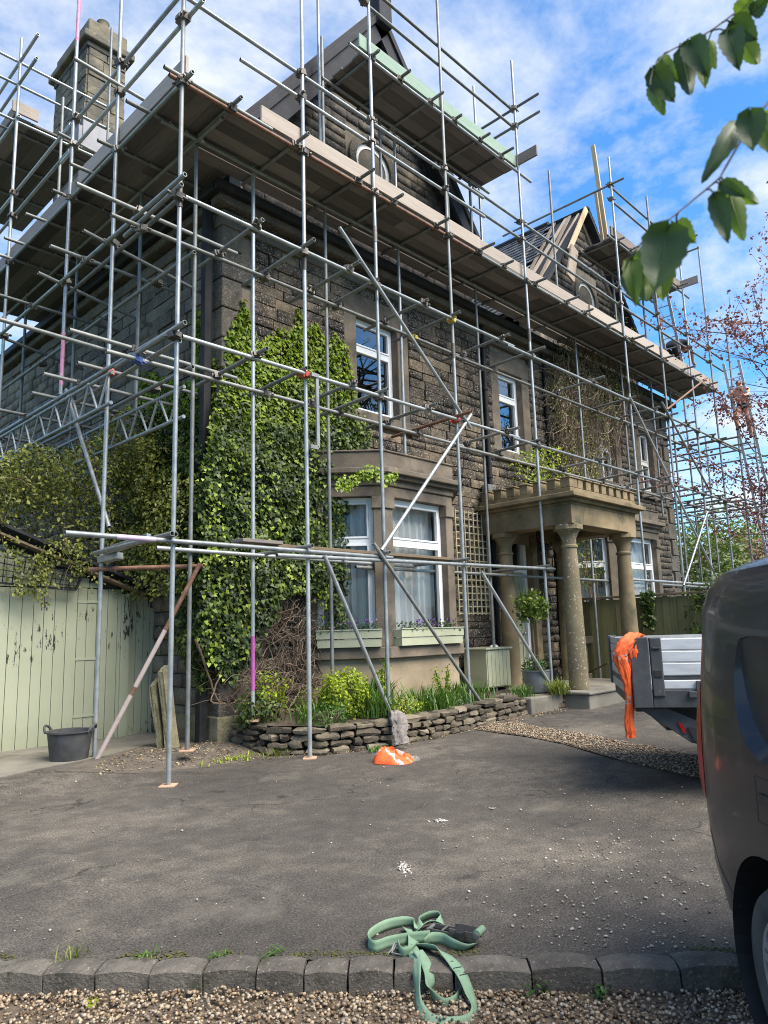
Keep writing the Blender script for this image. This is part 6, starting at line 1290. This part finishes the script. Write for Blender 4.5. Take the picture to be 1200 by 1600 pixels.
q = MB(); q.box(.03, TW-.03, -TLn, -.06, zf-.04, zf, TF); q.build('bed_floor', 'aludirty', truck); q = MB(); q.box(.03, TW-.03, -TLn-.03, -TLn, zf, 1.285, TF); q.build('far_side', 'aludirty', truck)
q = MB(); q.box(.15, TW-.03, -.06, .005, .74, .88, TF); q.box(.02, .1, -TLn, -.1, .70, .80, TF); q.build('rear_beam', 'tblack', truck, bev=.006)
q = MB(); q.box(.48, .56, .005, .03, .84, .95, TF); q.box(.42, .48, .005, .03, .82, .87, TF); q.box(.56, .62, .005, .03, .82, .87, TF); q.build('hinge', 'tblack', truck, bev=.004)
q = MB(); q.box(.3, TW+1.5, -TLn+.5, -TLn+.65, .5, .72, TF); q.box(.3, TW+1.5, -.65, -.5, .5, .72, TF); q.box(.3, .45, -TLn+.65, -.65, .5, .72, TF); q.build('chassis', 'blackpl', truck)
q = MB(); q.prism([(.04, .73), (.26, .73), (.5, .62), (.6, .58), (.62, .47), (.52, .44), (.42, .46)], -.22, -.08, TF); lp = q.build('lamp_bracket', 'tblack', truck, bev=.006)
q = MB(); q.prism([(.40, .58), (.56, .565), (.575, .485), (.50, .465), (.44, .48)], -.08, -.06, TF); q.build('lamp_lens', 'blackpl', lp); q = MB(); q.prism([(.33, .62), (.37, .60), (.385, .53), (.36, .545)], -.08, -.066, TF); q.build('lamp_lens', 'redlens', lp)
q = MB(); q.tube([TF(.68, -.1, .56), TF(.66, -.1, .52), TF(.69, -.1, .50), TF(.72, -.1, .52), TF(.71, -.1, .56)], .008, 6); q.build('tow_hook', 'tblack', truck)
q = MB(); q.box(.55, 1.0, -TLn+.1, -TLn+.2, .44, .53, TF); q.build('bumper_plate', 'alu', truck)
for x in (1.25, TW+1.0):
    for y, sg in ((-.1, 1), (-TLn+.1, -1)):
        fr2 = Fr(TF(x, y, 0), TF.ux, TF.un*sg); wheel(truck, fr2, 0, TG+.33, .33, .0, .2, 5)
q = MB(); q.prism([(0, .5), (1.9, .45), (1.9, 1.1), (1.45, 1.3), (.85, 2.15), (0, 2.2)], 0, 1.9, Fr(TF(TW+.12, -.03, 0), TF.ux, -TF.un)); q.build('cab', 'alu', truck, bev=.05)
q = MB(); q.prism([(.25, 1.35), (1.2, 1.35), (.8, 2.0), (.25, 2.0)], .0, .012, Fr(TF(TW+.12, -.029, 0), TF.ux, TF.un)); q.build('cab_window', 'blackpl', truck)
q = MB(); q.bar(TF(.9, -1.3, 1.2), TF(1.9, -.6, 1.36), .2, .05); q.bar(TF(.75, -1.5, 1.1), TF(1.9, -1.0, 1.3), .2, .05); tag(q.build('alloy_ramp', 'alu', bev=.01), 'pale metal lengths lying in the truck bed', 'metal lengths')
# ------------------------------------------------------------------ high visibility clothing
def hivis(name, bandscale, cut, axis):
    m, t, b = newmat(name); v = N(t, 'ShaderNodeTexCoord').outputs['Object']; sp = N(t, 'ShaderNodeSeparateXYZ'); L(t, v, sp.inputs[0])
    w = mathn(t, 'ADD', mathn(t, 'MULTIPLY', sp.outputs[axis], bandscale), mathn(t, 'MULTIPLY', noi(t, v, 7, 3), 1.1)); w = mathn(t, 'FRACT', w)
    g = mathn(t, 'GREATER_THAN', w, cut); c = ramp(t, noi(t, v, 14, 5), [(.62, .075, .012), (.86, .13, .025)]); L(t, mixc_(t, g, c, (.30, .30, .31)), b.inputs['Base Color']); b.inputs['Roughness'].default_value = .7
    bn = N(t, 'ShaderNodeBump'); bn.inputs['Strength'].default_value = .5; bn.inputs['Distance'].default_value = .01; L(t, noi(t, v, 30, 5), bn.inputs['Height']); L(t, bn.outputs[0], b.inputs['Normal']); return m
MAT['hv'] = hivis('orange_high_visibility_cloth', 6.0, .80, 'X'); MAT['hv2'] = hivis('orange_cloth', 3.0, .97, 'Z'); MAT['greycloth'] = M('grey_brown_cotton', [(.10, .09, .08), (.19, .17, .155), (.29, .265, .24)], scale=5, rough=.95, bump=.5, bscale=50)
def heap(name, c, w, dp, h_, mat, label, cat, seed, rot=0):
    nu, nv = 56, 22; V = []; F = []
    for j in range(nv+1):
        r_ = (j/nv)**.8
        for i in range(nu):
            a = 2*math.pi*i/nu; rr = r_*(1+.24*noise.noise(Vector((math.cos(a)*1.6+seed, math.sin(a)*1.6, seed))))
            x, y = rr*math.cos(a)*w, rr*math.sin(a)*dp
            q = Vector((x*9+seed, y*9, seed)); wq = q+noise.noise_vector(q*.5)*1.6; q2 = Vector((wq.x*.55, wq.y*1.3, seed)); f0 = .5+noise.noise(q*.45)*1.1; f1 = 1-abs(noise.noise(q2))*2.6; f2 = 1-abs(noise.noise(Vector((wq.x*2.2+4, wq.y*.9, seed))))*2.6; f3 = 1-abs(noise.noise(wq*2.6))*2.6
            z = h_*((1-r_*r_)**.55*(.10+.55*f0+.24*f1+.17*f2+.10*f3))+.008*(1-r_**10)
            p = RGT*x+FWD*y; V.append((c.x+p.x, c.y+p.y, c.z+max(.004, z)+(.0 if j < nv else -.004)))
    for j in range(nv):
        for i in range(nu): F.append((j*nu+i, j*nu+(i+1) % nu, (j+1)*nu+(i+1) % nu, (j+1)*nu+i))
    o = npmesh(name, V, F, mat, smooth=True, origin=c); tag(o, label, cat); return o
c = hit(617, 1188, 2, .03); c.z = gz(c.x, c.y); heap('orange_jacket', c, .245, .19, .16, 'hv', 'crumpled orange high visibility jacket lying on the asphalt', 'jacket', 3.3)
c2 = c+RGT*.2+FWD*.02; heap('grey_sleeve', Vector((c2.x, c2.y, c.z)), .075, .06, .07, 'greycloth', 'small grey cloth bundle at the right side of the orange jacket', 'cloth', 8.1)
def drape(name, path, widths, thick, mat, label, cat, seed, wdir, n=48):
    """bunched cloth lofted along a path"""
    pts = [Vector(p) for p in path]; V = []; F = []; K = len(pts)*9; S = []
    for k in range(K+1):
        t = k/K*(len(pts)-1); i = min(int(t), len(pts)-2); f = t-i; p0, p1, p2, p3 = pts[max(i-1, 0)], pts[i], pts[i+1], pts[min(i+2, len(pts)-1)]
        S.append((.5*((2*p1)+(p2-p0)*f+(2*p0-5*p1+4*p2-p3)*f*f+(3*p1-p0-3*p2+p3)*f**3), widths[i]*(1-f)+widths[i+1]*f))
    for k, (p, w) in enumerate(S):
        tg = (S[min(k+1, K)][0]-S[max(k-1, 0)][0]).normalized(); a_ = Vector(wdir); a_ = (a_-tg*a_.dot(tg)).normalized(); b_ = tg.cross(a_)
        for i in range(n):
            an = 2*math.pi*i/n; q = Vector((math.cos(an)*1.7, math.sin(an)*1.7, k*.07+seed)); fo = .92+.14*math.cos(an*5+3*noise.noise(Vector((k*.05, seed, 0))))+.30*noise.noise(q*1.3)+.40*(.5-abs(noise.noise(q*2.2+Vector((5, 0, 0))))*1.6)+.16*(.5-abs(noise.noise(q*5+Vector((1, 4, 0))))*1.6)
            V.append(tuple(p+a_*math.cos(an)*w/2*fo+b_*math.sin(an)*w/2*thick*fo))
    for k in range(K):
        for i in range(n): F.append((k*n+i, k*n+(i+1) % n, (k+1)*n+(i+1) % n, (k+1)*n+i))
    o = npmesh(name, V, F, mat, smooth=True); 
    tag(o, label, cat); return o
def tp(u, v, d): return CP+ray(u, v)*d
drape('hanging_overalls', [tp(1003, 994, 5.95), tp(992, 993, 5.9), tp(980, 1004, 5.86), tp(969, 1024, 5.84), tp(975, 1046, 5.84), tp(981, 1070, 5.84), tp(984, 1100, 5.84), tp(983, 1130, 5.84), tp(985, 1153, 5.84)], [.04, .08, .10, .11, .085, .062, .062, .07, .07], .5, 'hv2', 'orange high visibility trousers hanging over the truck corner post', 'trousers', 2.2, RGT)
drape('hanging_overalls', [tp(994, 1000, 5.88), tp(992, 1018, 5.86), tp(992, 1040, 5.86), tp(990, 1052, 5.86)], [.05, .10, .09, .03], .4, 'hv', 'short orange sleeve bunched beside the hanging trousers', 'sleeve', 6.2, RGT)
wl = c2w(0, 0); g0 = hit(618, 1120, 2, .36)
drape('grey_cloth', [hit(612, 1108, 2, .42), hit(620, 1118, 2, .40)+Vector((0, 0, .0)), hit(624, 1135, 1, 6.14), hit(626, 1150, 1, 6.10), hit(628, 1163, 1, 6.07)], [.10, .17, .19, .15, .16], .3, 'greycloth', 'grey cloth slumped over the dry stone wall above the orange jacket', 'cloth', 1.2, RGT)
# ------------------------------------------------------------------ ratchet strap on the kerb
MAT['web'] = M('mint_green_webbing', [(.125, .205, .135), (.175, .28, .185), (.235, .345, .235)], scale=9, rough=.8, bump=.5, bscale=330, bdist=.002, blot=((.16, .22, .15), 6, .6, .8))
strap = thing('ratchet_strap', hit(660, 1470, 2, 0), 'mint green ratchet strap lying in loops over the kerb', 'strap')
def ribbon(path, nm='webbing', w=.05, mat='web'):
    """path: (u, v, z, tilt) tilt 0 flat .. 1 on edge"""
    P_ = [(hit(u, v, 2, z), tl) for u, v, z, tl in path]; S = []; K = (len(P_)-1)*7
    for k in range(K+1):
        t = k/K*(len(P_)-1); i = min(int(t), len(P_)-2); f = t-i; p0, p1, p2, p3 = P_[max(i-1, 0)][0], P_[i][0], P_[i+1][0], P_[min(i+2, len(P_)-1)][0]
        S.append((.5*((2*p1)+(p2-p0)*f+(2*p0-5*p1+4*p2-p3)*f*f+(3*p1-p0-3*p2+p3)*f**3), P_[i][1]*(1-f)+P_[i+1][1]*f))
    V = []; F = []; sprev = None
    for k, (p, tl) in enumerate(S):
        tg = (S[min(k+1, K)][0]-S[max(k-1, 0)][0]); tg.normalize(); sd_ = tg.cross(Vector((0, 0, 1)))
        if sd_.length < .05: sd_ = sprev or RGT
        sd_.normalize()
        if sprev and sd_.dot(sprev) < 0: sd_ = -sd_
        sprev = sd_; upv = sd_.cross(tg); upv = upv if upv.z > 0 else -upv; an = tl*math.pi/2; wv = sd_*math.cos(an)+upv*math.sin(an); nv_ = tg.cross(wv).normalized()
        for sx in (-1, -.33, .33, 1): V.append(tuple(p+wv*sx*w/2+nv_*(.002*(abs(sx) < .5))))
    F = [(k*4+j, k*4+j+1, k*4+5+j, k*4+4+j) for k in range(K) for j in range(3)]
    o = npmesh(nm, V, F, mat, strap, smooth=True); md = o.modifiers.new('thick', 'SOLIDIFY'); md.thickness = .0028; md.offset = 0; return o
E1 = 1.0; e = .027
ribbon([(672, 1463, e, E1), (640, 1466, e, E1), (608, 1472, e, E1), (586, 1479, e, E1), (575, 1471, e, E1), (580, 1459, e, E1), (602, 1446, e, E1), (630, 1440, e, .9), (648, 1442, .02, .7), (654, 1452, .01, .3)])
ribbon([(655, 1450, .012, .3), (652, 1440, .025, .7), (668, 1431, .03, .7), (685, 1429, .03, .6), (691, 1437, .02, .8), (686, 1446, .012, .2)])
ribbon([(650, 1456, .02, .5), (662, 1444, .03, .4), (680, 1440, .03, .35), (700, 1447, .03, .3), (712, 1452, .03, .2)])
ribbon([(640, 1476, .008, .1), (664, 1479, .02, .5), (684, 1482, .035, .5), (699, 1494, .03, .15), (712, 1509, .012, 0), (724, 1527, -.01, .1), (735, 1555, -.05, .3), (742, 1580, -.075, .7), (733, 1596, -.08, .8), (705, 1600, -.085, .45), (672, 1594, -.085, .4), (655, 1573, -.07, .7), (652, 1545, -.035, .75), (651, 1515, .015, .5), (648, 1492, .02, .3), (640, 1477, .016, 0)])
ribbon([(652, 1484, .03, .1), (664, 1502, .02, .1), (671, 1525, -.005, .35), (673, 1548, -.045, .75), (690, 1568, -.082, .95), (708, 1566, -.082, .95), (719, 1551, -.075, .9), (725, 1535, -.05, .8)])
ribbon([(662, 1473, .02, .6), (675, 1466, .03, E1), (692, 1467, .03, E1), (708, 1475, .03, .9), (728, 1481, .02, .6), (740, 1476, .014, .3)])
ribbon([(636, 1450, .012, .2), (642, 1462, .03, .5), (646, 1473, .02, .2), (645, 1490, .01, .1)])
ribbon([(622, 1476, .02, E1), (628, 1488, .02, .9), (640, 1486, .02, .8), (648, 1477, .02, .5)])
m = MB(); m.tube([hit(u, v, 2, z) for u, v, z in ((606, 1490, .008), (612, 1484, .02), (616, 1474, .035), (620, 1474, .03), (612, 1489, .012), (628, 1492, .008))], .004, 7); m.build('wire_hook', 'galvdull', strap, smooth=True)
ra, rb = hit(672, 1453, 2, .03), hit(752, 1470, 2, .03); ad_ = (rb-ra).normalized(); sd_ = ad_.cross(Vector((0, 0, 1))).normalized(); RF = Fr(ra, ad_, sd_); ln = (rb-ra).length
m = MB()
for d in (-.032, .032): m.box(0, ln*.95, d-.003, d+.003, .0, .022, RF); m.box(ln*.45, ln, d-.002, d+.004, .015, .04, RF)
m.build('ratchet_frame', 'coupler', strap, bev=.002)
m = MB(); m.tube([RF(ln*.02, -.04, .012), RF(ln*.02, .04, .012)], .008, 10); m.tube([RF(ln*.68, -.045, .025), RF(ln*.68, .045, .025)], .014, 12); m.tube([RF(ln*.97, -.04, .03), RF(ln*.97, .04, .03)], .012, 10); m.tube([RF(ln*.3, -.03, .02), RF(ln*.3, .03, .02)], .005, 8); m.tube([RF(ln*.5, -.03, .012), RF(ln*.5, .03, .012)], .006, 8); m.build('ratchet_spindle', 'galvdull', strap, smooth=True)
m = MB(); m.lathe(RF(ln*.68, .048, .025), [(.0, -.02), (.024, -.018), (.024, .018), (0, .02)], 12); m.box(ln*.55, ln*.95, -.03, .03, .036, .042, RF); m.build('ratchet_handle', 'blackpl', strap, bev=.002)
m = MB(); m.tube([RF(ln*.97, -.035, .036), RF(ln*.97, .03, .036)], .017, 12); m.build('grip_sleeve', 'web', strap, smooth=True)
for a, b in ((694, 1499), (707, 1508), (717, 1519)):
    pp = hit(a+8, b+6, 2, .018); m = MB(); m.bar(pp-sd_*.0+RGT*-.018+Vector((0, 0, .003)), pp+RGT*.018+FWD*.012+Vector((0, 0, .003)), .002, .003); m.build('stitching', 'blackpl', strap)
# ------------------------------------------------------------------ people and ladders on the far scaffold
MAT['skin'] = M('sun_reddened_skin', [(.42, .20, .13), (.52, .27, .18)], scale=6, rough=.6, bump=.05); MAT['navy'] = M('navy_work_top', [(.010, .014, .028), (.022, .028, .048)], scale=8, rough=.9, bump=.3); MAT['blackcl'] = M('black_work_shorts', [(.010, .010, .011), (.02, .02, .021)], scale=8, rough=.9, bump=.3); MAT['hair'] = M('short_brown_hair', [(.03, .018, .01), (.06, .04, .025)], scale=30, rough=.8, bump=.4)
def figure(name, loc, J, E_, mats, label, yaw=0):
    """J: joint -> (x, y, z, radius); E_: (a, b, material). One continuous skinned body"""
    names = list(J); idx = {k: i for i, k in enumerate(names)}; rot = Matrix.Rotation(yaw, 3, 'Z')
    me = bpy.data.meshes.new(name); co = [rot @ Vector(J[k][:3]) for k in names]; me.from_pydata([tuple(c) for c in co], [(idx[a], idx[b]) for a, b, _ in E_], [])
    o = bpy.data.objects.new(name, me); COL.objects.link(o); md = o.modifiers.new('skin', 'SKIN'); md.use_smooth_shade = True
    for i, k in enumerate(names): me.skin_vertices[0].data[i].radius = (J[k][3],)*2
    me.skin_vertices[0].data[idx['pelvis']].use_root = True; o.modifiers.new('sub', 'SUBSURF').levels = 2; o.modifiers['sub'].render_levels = 2
    bpy.context.view_layer.update(); dg = bpy.context.evaluated_depsgraph_get(); me2 = bpy.data.meshes.new_from_object(o.evaluated_get(dg)); bpy.data.objects.remove(o)
    me2.materials.clear(); ml = list(mats)
    for k in ml: me2.materials.append(MAT[k])
    for p in me2.polygons:
        best = None
        for a, b, mt in E_:
            A, B = co[idx[a]], co[idx[b]]; ab = B-A; t = max(0, min(1, (p.center-A).dot(ab)/max(ab.length_squared, 1e-9))); dd = (p.center-(A+ab*t)).length/(J[a][3]*(1-t)+J[b][3]*t)
            if best is None or dd < best[0]: best = (dd, mt)
        p.material_index = ml.index(best[1]); p.use_smooth = True
    o = bpy.data.objects.new(name, me2); reg(o, loc); tag(o, label, 'person'); return o, rot
def hand(J, E_, side, wr, d, mat='skin'):
    d = Vector(d).normalized(); s_ = Vector((0, 0, 1)).cross(d); s_ = s_.normalized() if s_.length > .1 else Vector((0, 1, 0)); w = Vector(J[wr][:3]); pn = 'palm'+side; pc_ = w+d*.06; J[pn] = (*pc_, .032); E_.append((wr, pn, mat))
    for i, (o_, l) in enumerate(((-.028, .062), (-.010, .072), (.010, .068), (.028, .055))):
        a, b = f'k{side}{i}', f'f{side}{i}'; q = pc_+d*.04+s_*o_; J[a] = (*q, .010); J[b] = (*(q+d*l*.7+Vector((0, 0, -.03))), .008); E_ += [(pn, a, mat), (a, b, mat)]
    q = pc_+s_*-.045; J['t'+side] = (*(q+d*.02), .010); J['u'+side] = (*(q+d*.05+s_*.004), .008); E_ += [(pn, 't'+side, mat), ('t'+side, 'u'+side, mat)]
# worker bending over on the main platform
wp = hit(1050, 548, 1, 7.05); base = Vector((wp.x, 7.05, BZ+.04))
J = {'pelvis': (0, 0, .86, .15), 'waist': (.14, 0, .98, .145), 'chest': (.34, 0, 1.02, .17), 'neck': (.52, 0, .94, .065), 'head': (.64, 0, .86, .10), 'crown': (.70, 0, .80, .085), 'nose': (.71, 0, .90, .03),
     'hipl': (-.02, .11, .82, .105), 'kneel': (.08, .12, .45, .07), 'ankl': (-.02, .12, .09, .05), 'toel': (.14, .12, .03, .04), 'hipr': (-.02, -.11, .82, .105), 'kneer': (.10, -.12, .45, .07), 'ankr': (0, -.12, .09, .05), 'toer': (.16, -.12, .03, .04),
     'shl': (.42, .19, .98, .075), 'ell': (.50, .24, .70, .052), 'wrl': (.62, .20, .48, .036), 'shr': (.42, -.19, .98, .075), 'elr': (.52, -.24, .70, .052), 'wrr': (.64, -.18, .50, .036)}
Ed = [('pelvis', 'waist', 'navy'), ('waist', 'chest', 'navy'), ('chest', 'neck', 'navy'), ('neck', 'head', 'skin'), ('head', 'crown', 'hair'), ('head', 'nose', 'skin'), ('pelvis', 'hipl', 'blackcl'), ('hipl', 'kneel', 'blackcl'), ('kneel', 'ankl', 'blackcl'), ('ankl', 'toel', 'blackcl'), ('pelvis', 'hipr', 'blackcl'), ('hipr', 'kneer', 'blackcl'), ('kneer', 'ankr', 'blackcl'), ('ankr', 'toer', 'blackcl'), ('chest', 'shl', 'navy'), ('shl', 'ell', 'navy'), ('ell', 'wrl', 'skin'), ('chest', 'shr', 'navy'), ('shr', 'elr', 'navy'), ('elr', 'wrr', 'skin')]
hand(J, Ed, 'l', 'wrl', (.5, 0, -.9)); hand(J, Ed, 'r', 'wrr', (.5, 0, -.9)); figure('person', base, J, Ed, ('navy', 'skin', 'hair', 'blackcl'), 'person in a dark navy top bending over on the far end of the platform', R(-10))
def ladder(a, b, w, wv, name, lab, n=None, mat='alu'):
    a, b = Vector(a), Vector(b); t = thing(name, b, lab, 'ladder'); wv = Vector(wv).normalized()*w/2; L_ = (b-a).length
    for s_ in (-1, 1): m = MB(); m.bar(a+wv*s_, b+wv*s_, .03, .07, tuple(wv)); m.build('stile', mat, t, bev=.004)
    k = .2
    while k < L_-.1: p = a.lerp(b, k/L_); m = MB(); m.tube([p-wv, p+wv], .015, 8); m.build('rung', mat, t, smooth=True); k += .27
    return t
la, lb_ = Vector((20.55, 6.30, 8.55)), Vector((22.6, 6.05, .2))
ladder(la, lb_, .40, (0, 1, 0), 'access_ladder', 'aluminium ladder climbing to the far right end of the platform')
ua, ub = hit(1037, 470, 1, 7.0), None; ladder((17.35, 6.95, 11.0), (18.35, 6.95, BZ+.05), .36, (0, 1, 0), 'short_ladder', 'short ladder between the platform and the far upper platform')
# bare chested worker climbing that ladder
f_ = .125; lp_ = la.lerp(lb_, .10); cb = Vector((lp_.x+.22, lp_.y, lp_.z-1.32))
J = {'pelvis': (.10, 0, .92, .135), 'waist': (.07, 0, 1.06, .125), 'chest': (.0, 0, 1.30, .165), 'neck': (-.03, 0, 1.49, .06), 'head': (-.06, 0, 1.60, .095), 'crown': (-.05, 0, 1.69, .08), 'nose': (-.155, 0, 1.60, .028), 'jaw': (-.11, 0, 1.55, .05),
     'hipl': (.08, .10, .86, .11), 'kneel': (-.22, .13, .66, .075), 'ankl': (-.14, .12, .30, .05), 'toel': (-.28, .12, .25, .04), 'hipr': (.09, -.10, .86, .11), 'kneer': (.04, -.12, .45, .075), 'ankr': (.14, -.12, .07, .05), 'toer': (0, -.12, .03, .04),
     'shl': (.0, .20, 1.40, .075), 'ell': (-.20, .26, 1.22, .05), 'wrl': (-.40, .20, 1.22, .036), 'shr': (.0, -.20, 1.40, .075), 'elr': (-.22, -.26, 1.16, .05), 'wrr': (-.42, -.20, 1.12, .036)}
Ed = [('pelvis', 'waist', 'blackcl'), ('waist', 'chest', 'skin'), ('chest', 'neck', 'skin'), ('neck', 'head', 'skin'), ('head', 'crown', 'hair'), ('head', 'nose', 'skin'), ('head', 'jaw', 'skin'), ('pelvis', 'hipl', 'blackcl'), ('hipl', 'kneel', 'skin'), ('kneel', 'ankl', 'skin'), ('ankl', 'toel', 'blackcl'), ('pelvis', 'hipr', 'blackcl'), ('hipr', 'kneer', 'skin'), ('kneer', 'ankr', 'skin'), ('ankr', 'toer', 'blackcl'), ('chest', 'shl', 'skin'), ('shl', 'ell', 'skin'), ('ell', 'wrl', 'skin'), ('chest', 'shr', 'skin'), ('shr', 'elr', 'skin'), ('elr', 'wrr', 'skin')]
hand(J, Ed, 'l', 'wrl', (-1, 0, .1)); hand(J, Ed, 'r', 'wrr', (-1, 0, .1)); figure('person', cb, J, Ed, ('skin', 'blackcl', 'hair'), 'bare chested person in black shorts climbing the ladder at the platform end', 0)
# ------------------------------------------------------------------ twigs of young leaves hanging close to the camera
MAT['fgdark'] = leafmat('near_leaf_shade_colour', [(.030, .058, .022), (.045, .080, .030), (.06, .10, .038)], trans=.25, sc=30); MAT['fglight'] = leafmat('near_leaf_lit_colour', [(.09, .14, .028), (.14, .20, .04), (.19, .25, .06)], trans=.4, sc=30)  # light and shade on the near leaves are put into two leaf colours
MAT['fgtwig'] = M('slender_dark_twig', [(.05, .045, .055), (.10, .085, .09)], scale=60, rough=.6, bump=.2)
def fgbranch(path, d0, d1, lv, lab, rad):
    br = thing('leafy_twig', CP+ray(*path[0])*d0, lab, 'twig', 'twigs hanging into the top right'); K = len(path); pts = [CP+ray(u, v)*(d0+(d1-d0)*i/(K-1)) for i, (u, v) in enumerate(path)]
    fine = []
    for i in range(K-1):
        for f in (0, .25, .5, .75):
            p0, p1, p2, p3 = pts[max(i-1, 0)], pts[i], pts[i+1], pts[min(i+2, K-1)]; fine.append(.5*((2*p1)+(p2-p0)*f+(2*p0-5*p1+4*p2-p3)*f*f+(3*p1-p0-3*p2+p3)*f**3))
    fine.append(pts[-1]); m = MB(); m.tube(fine, [rad*(1-.6*k/len(fine)) for k in range(len(fine))], 8); m.build('stem', 'fgtwig', br, smooth=True)
    for i, (bu, bv, tu, tv, hw, mt, dz) in enumerate(lv):
        dm = d0+(d1-d0)*.5+dz; A = CP+ray(bu, bv)*dm; B = CP+ray(tu, tv)*(dm-.012); ax = B-A; ln = ax.length; axn = ax.normalized(); vw = ((A+B)/2-CP).normalized(); sd = axn.cross(vw).normalized(); nn = sd.cross(axn); w = hw/FPX*dm; n = 12; V = []
        for k in range(n+1):
            t = k/n; pr = math.sin(math.pi*min(1, t**.62*.97+.012))**.72*(1-.12*t); te = (1+.06*((k % 2)*2-1))*(k not in (0, n)); c = A+axn*ln*t+nn*(.10*ln*math.sin(t*3)*(1 if i % 2 else -1))
            for s_ in (-1, -.5, 0, .5, 1): V.append(c+sd*w*pr*s_*(te if abs(s_) == 1 else 1)+nn*(abs(s_)**1.4*w*.34*(-1 if i % 3 else 1)+.05*w*math.sin(t*13+s_*2)))
        m = MB(); m.add(V, [(k*5+j, k*5+j+1, k*5+6+j, k*5+5+j) for k in range(n) for j in range(4)]); lf = m.build('leaf', mt, br, smooth=True)
        m = MB(); m.tube([V[k*5+2]-vw*.0006 for k in range(n)], [.0007*(1-.06*k) for k in range(n)], 5); m.build('midrib', 'fglight', lf)
        q = min(fine, key=lambda p: (p-A).length); m = MB(); m.tube([q, q.lerp(A, .5)+Vector((0, 0, .002)), A+axn*.004], .0012, 6); m.build('leaf_stalk', 'fgtwig', lf, smooth=True)
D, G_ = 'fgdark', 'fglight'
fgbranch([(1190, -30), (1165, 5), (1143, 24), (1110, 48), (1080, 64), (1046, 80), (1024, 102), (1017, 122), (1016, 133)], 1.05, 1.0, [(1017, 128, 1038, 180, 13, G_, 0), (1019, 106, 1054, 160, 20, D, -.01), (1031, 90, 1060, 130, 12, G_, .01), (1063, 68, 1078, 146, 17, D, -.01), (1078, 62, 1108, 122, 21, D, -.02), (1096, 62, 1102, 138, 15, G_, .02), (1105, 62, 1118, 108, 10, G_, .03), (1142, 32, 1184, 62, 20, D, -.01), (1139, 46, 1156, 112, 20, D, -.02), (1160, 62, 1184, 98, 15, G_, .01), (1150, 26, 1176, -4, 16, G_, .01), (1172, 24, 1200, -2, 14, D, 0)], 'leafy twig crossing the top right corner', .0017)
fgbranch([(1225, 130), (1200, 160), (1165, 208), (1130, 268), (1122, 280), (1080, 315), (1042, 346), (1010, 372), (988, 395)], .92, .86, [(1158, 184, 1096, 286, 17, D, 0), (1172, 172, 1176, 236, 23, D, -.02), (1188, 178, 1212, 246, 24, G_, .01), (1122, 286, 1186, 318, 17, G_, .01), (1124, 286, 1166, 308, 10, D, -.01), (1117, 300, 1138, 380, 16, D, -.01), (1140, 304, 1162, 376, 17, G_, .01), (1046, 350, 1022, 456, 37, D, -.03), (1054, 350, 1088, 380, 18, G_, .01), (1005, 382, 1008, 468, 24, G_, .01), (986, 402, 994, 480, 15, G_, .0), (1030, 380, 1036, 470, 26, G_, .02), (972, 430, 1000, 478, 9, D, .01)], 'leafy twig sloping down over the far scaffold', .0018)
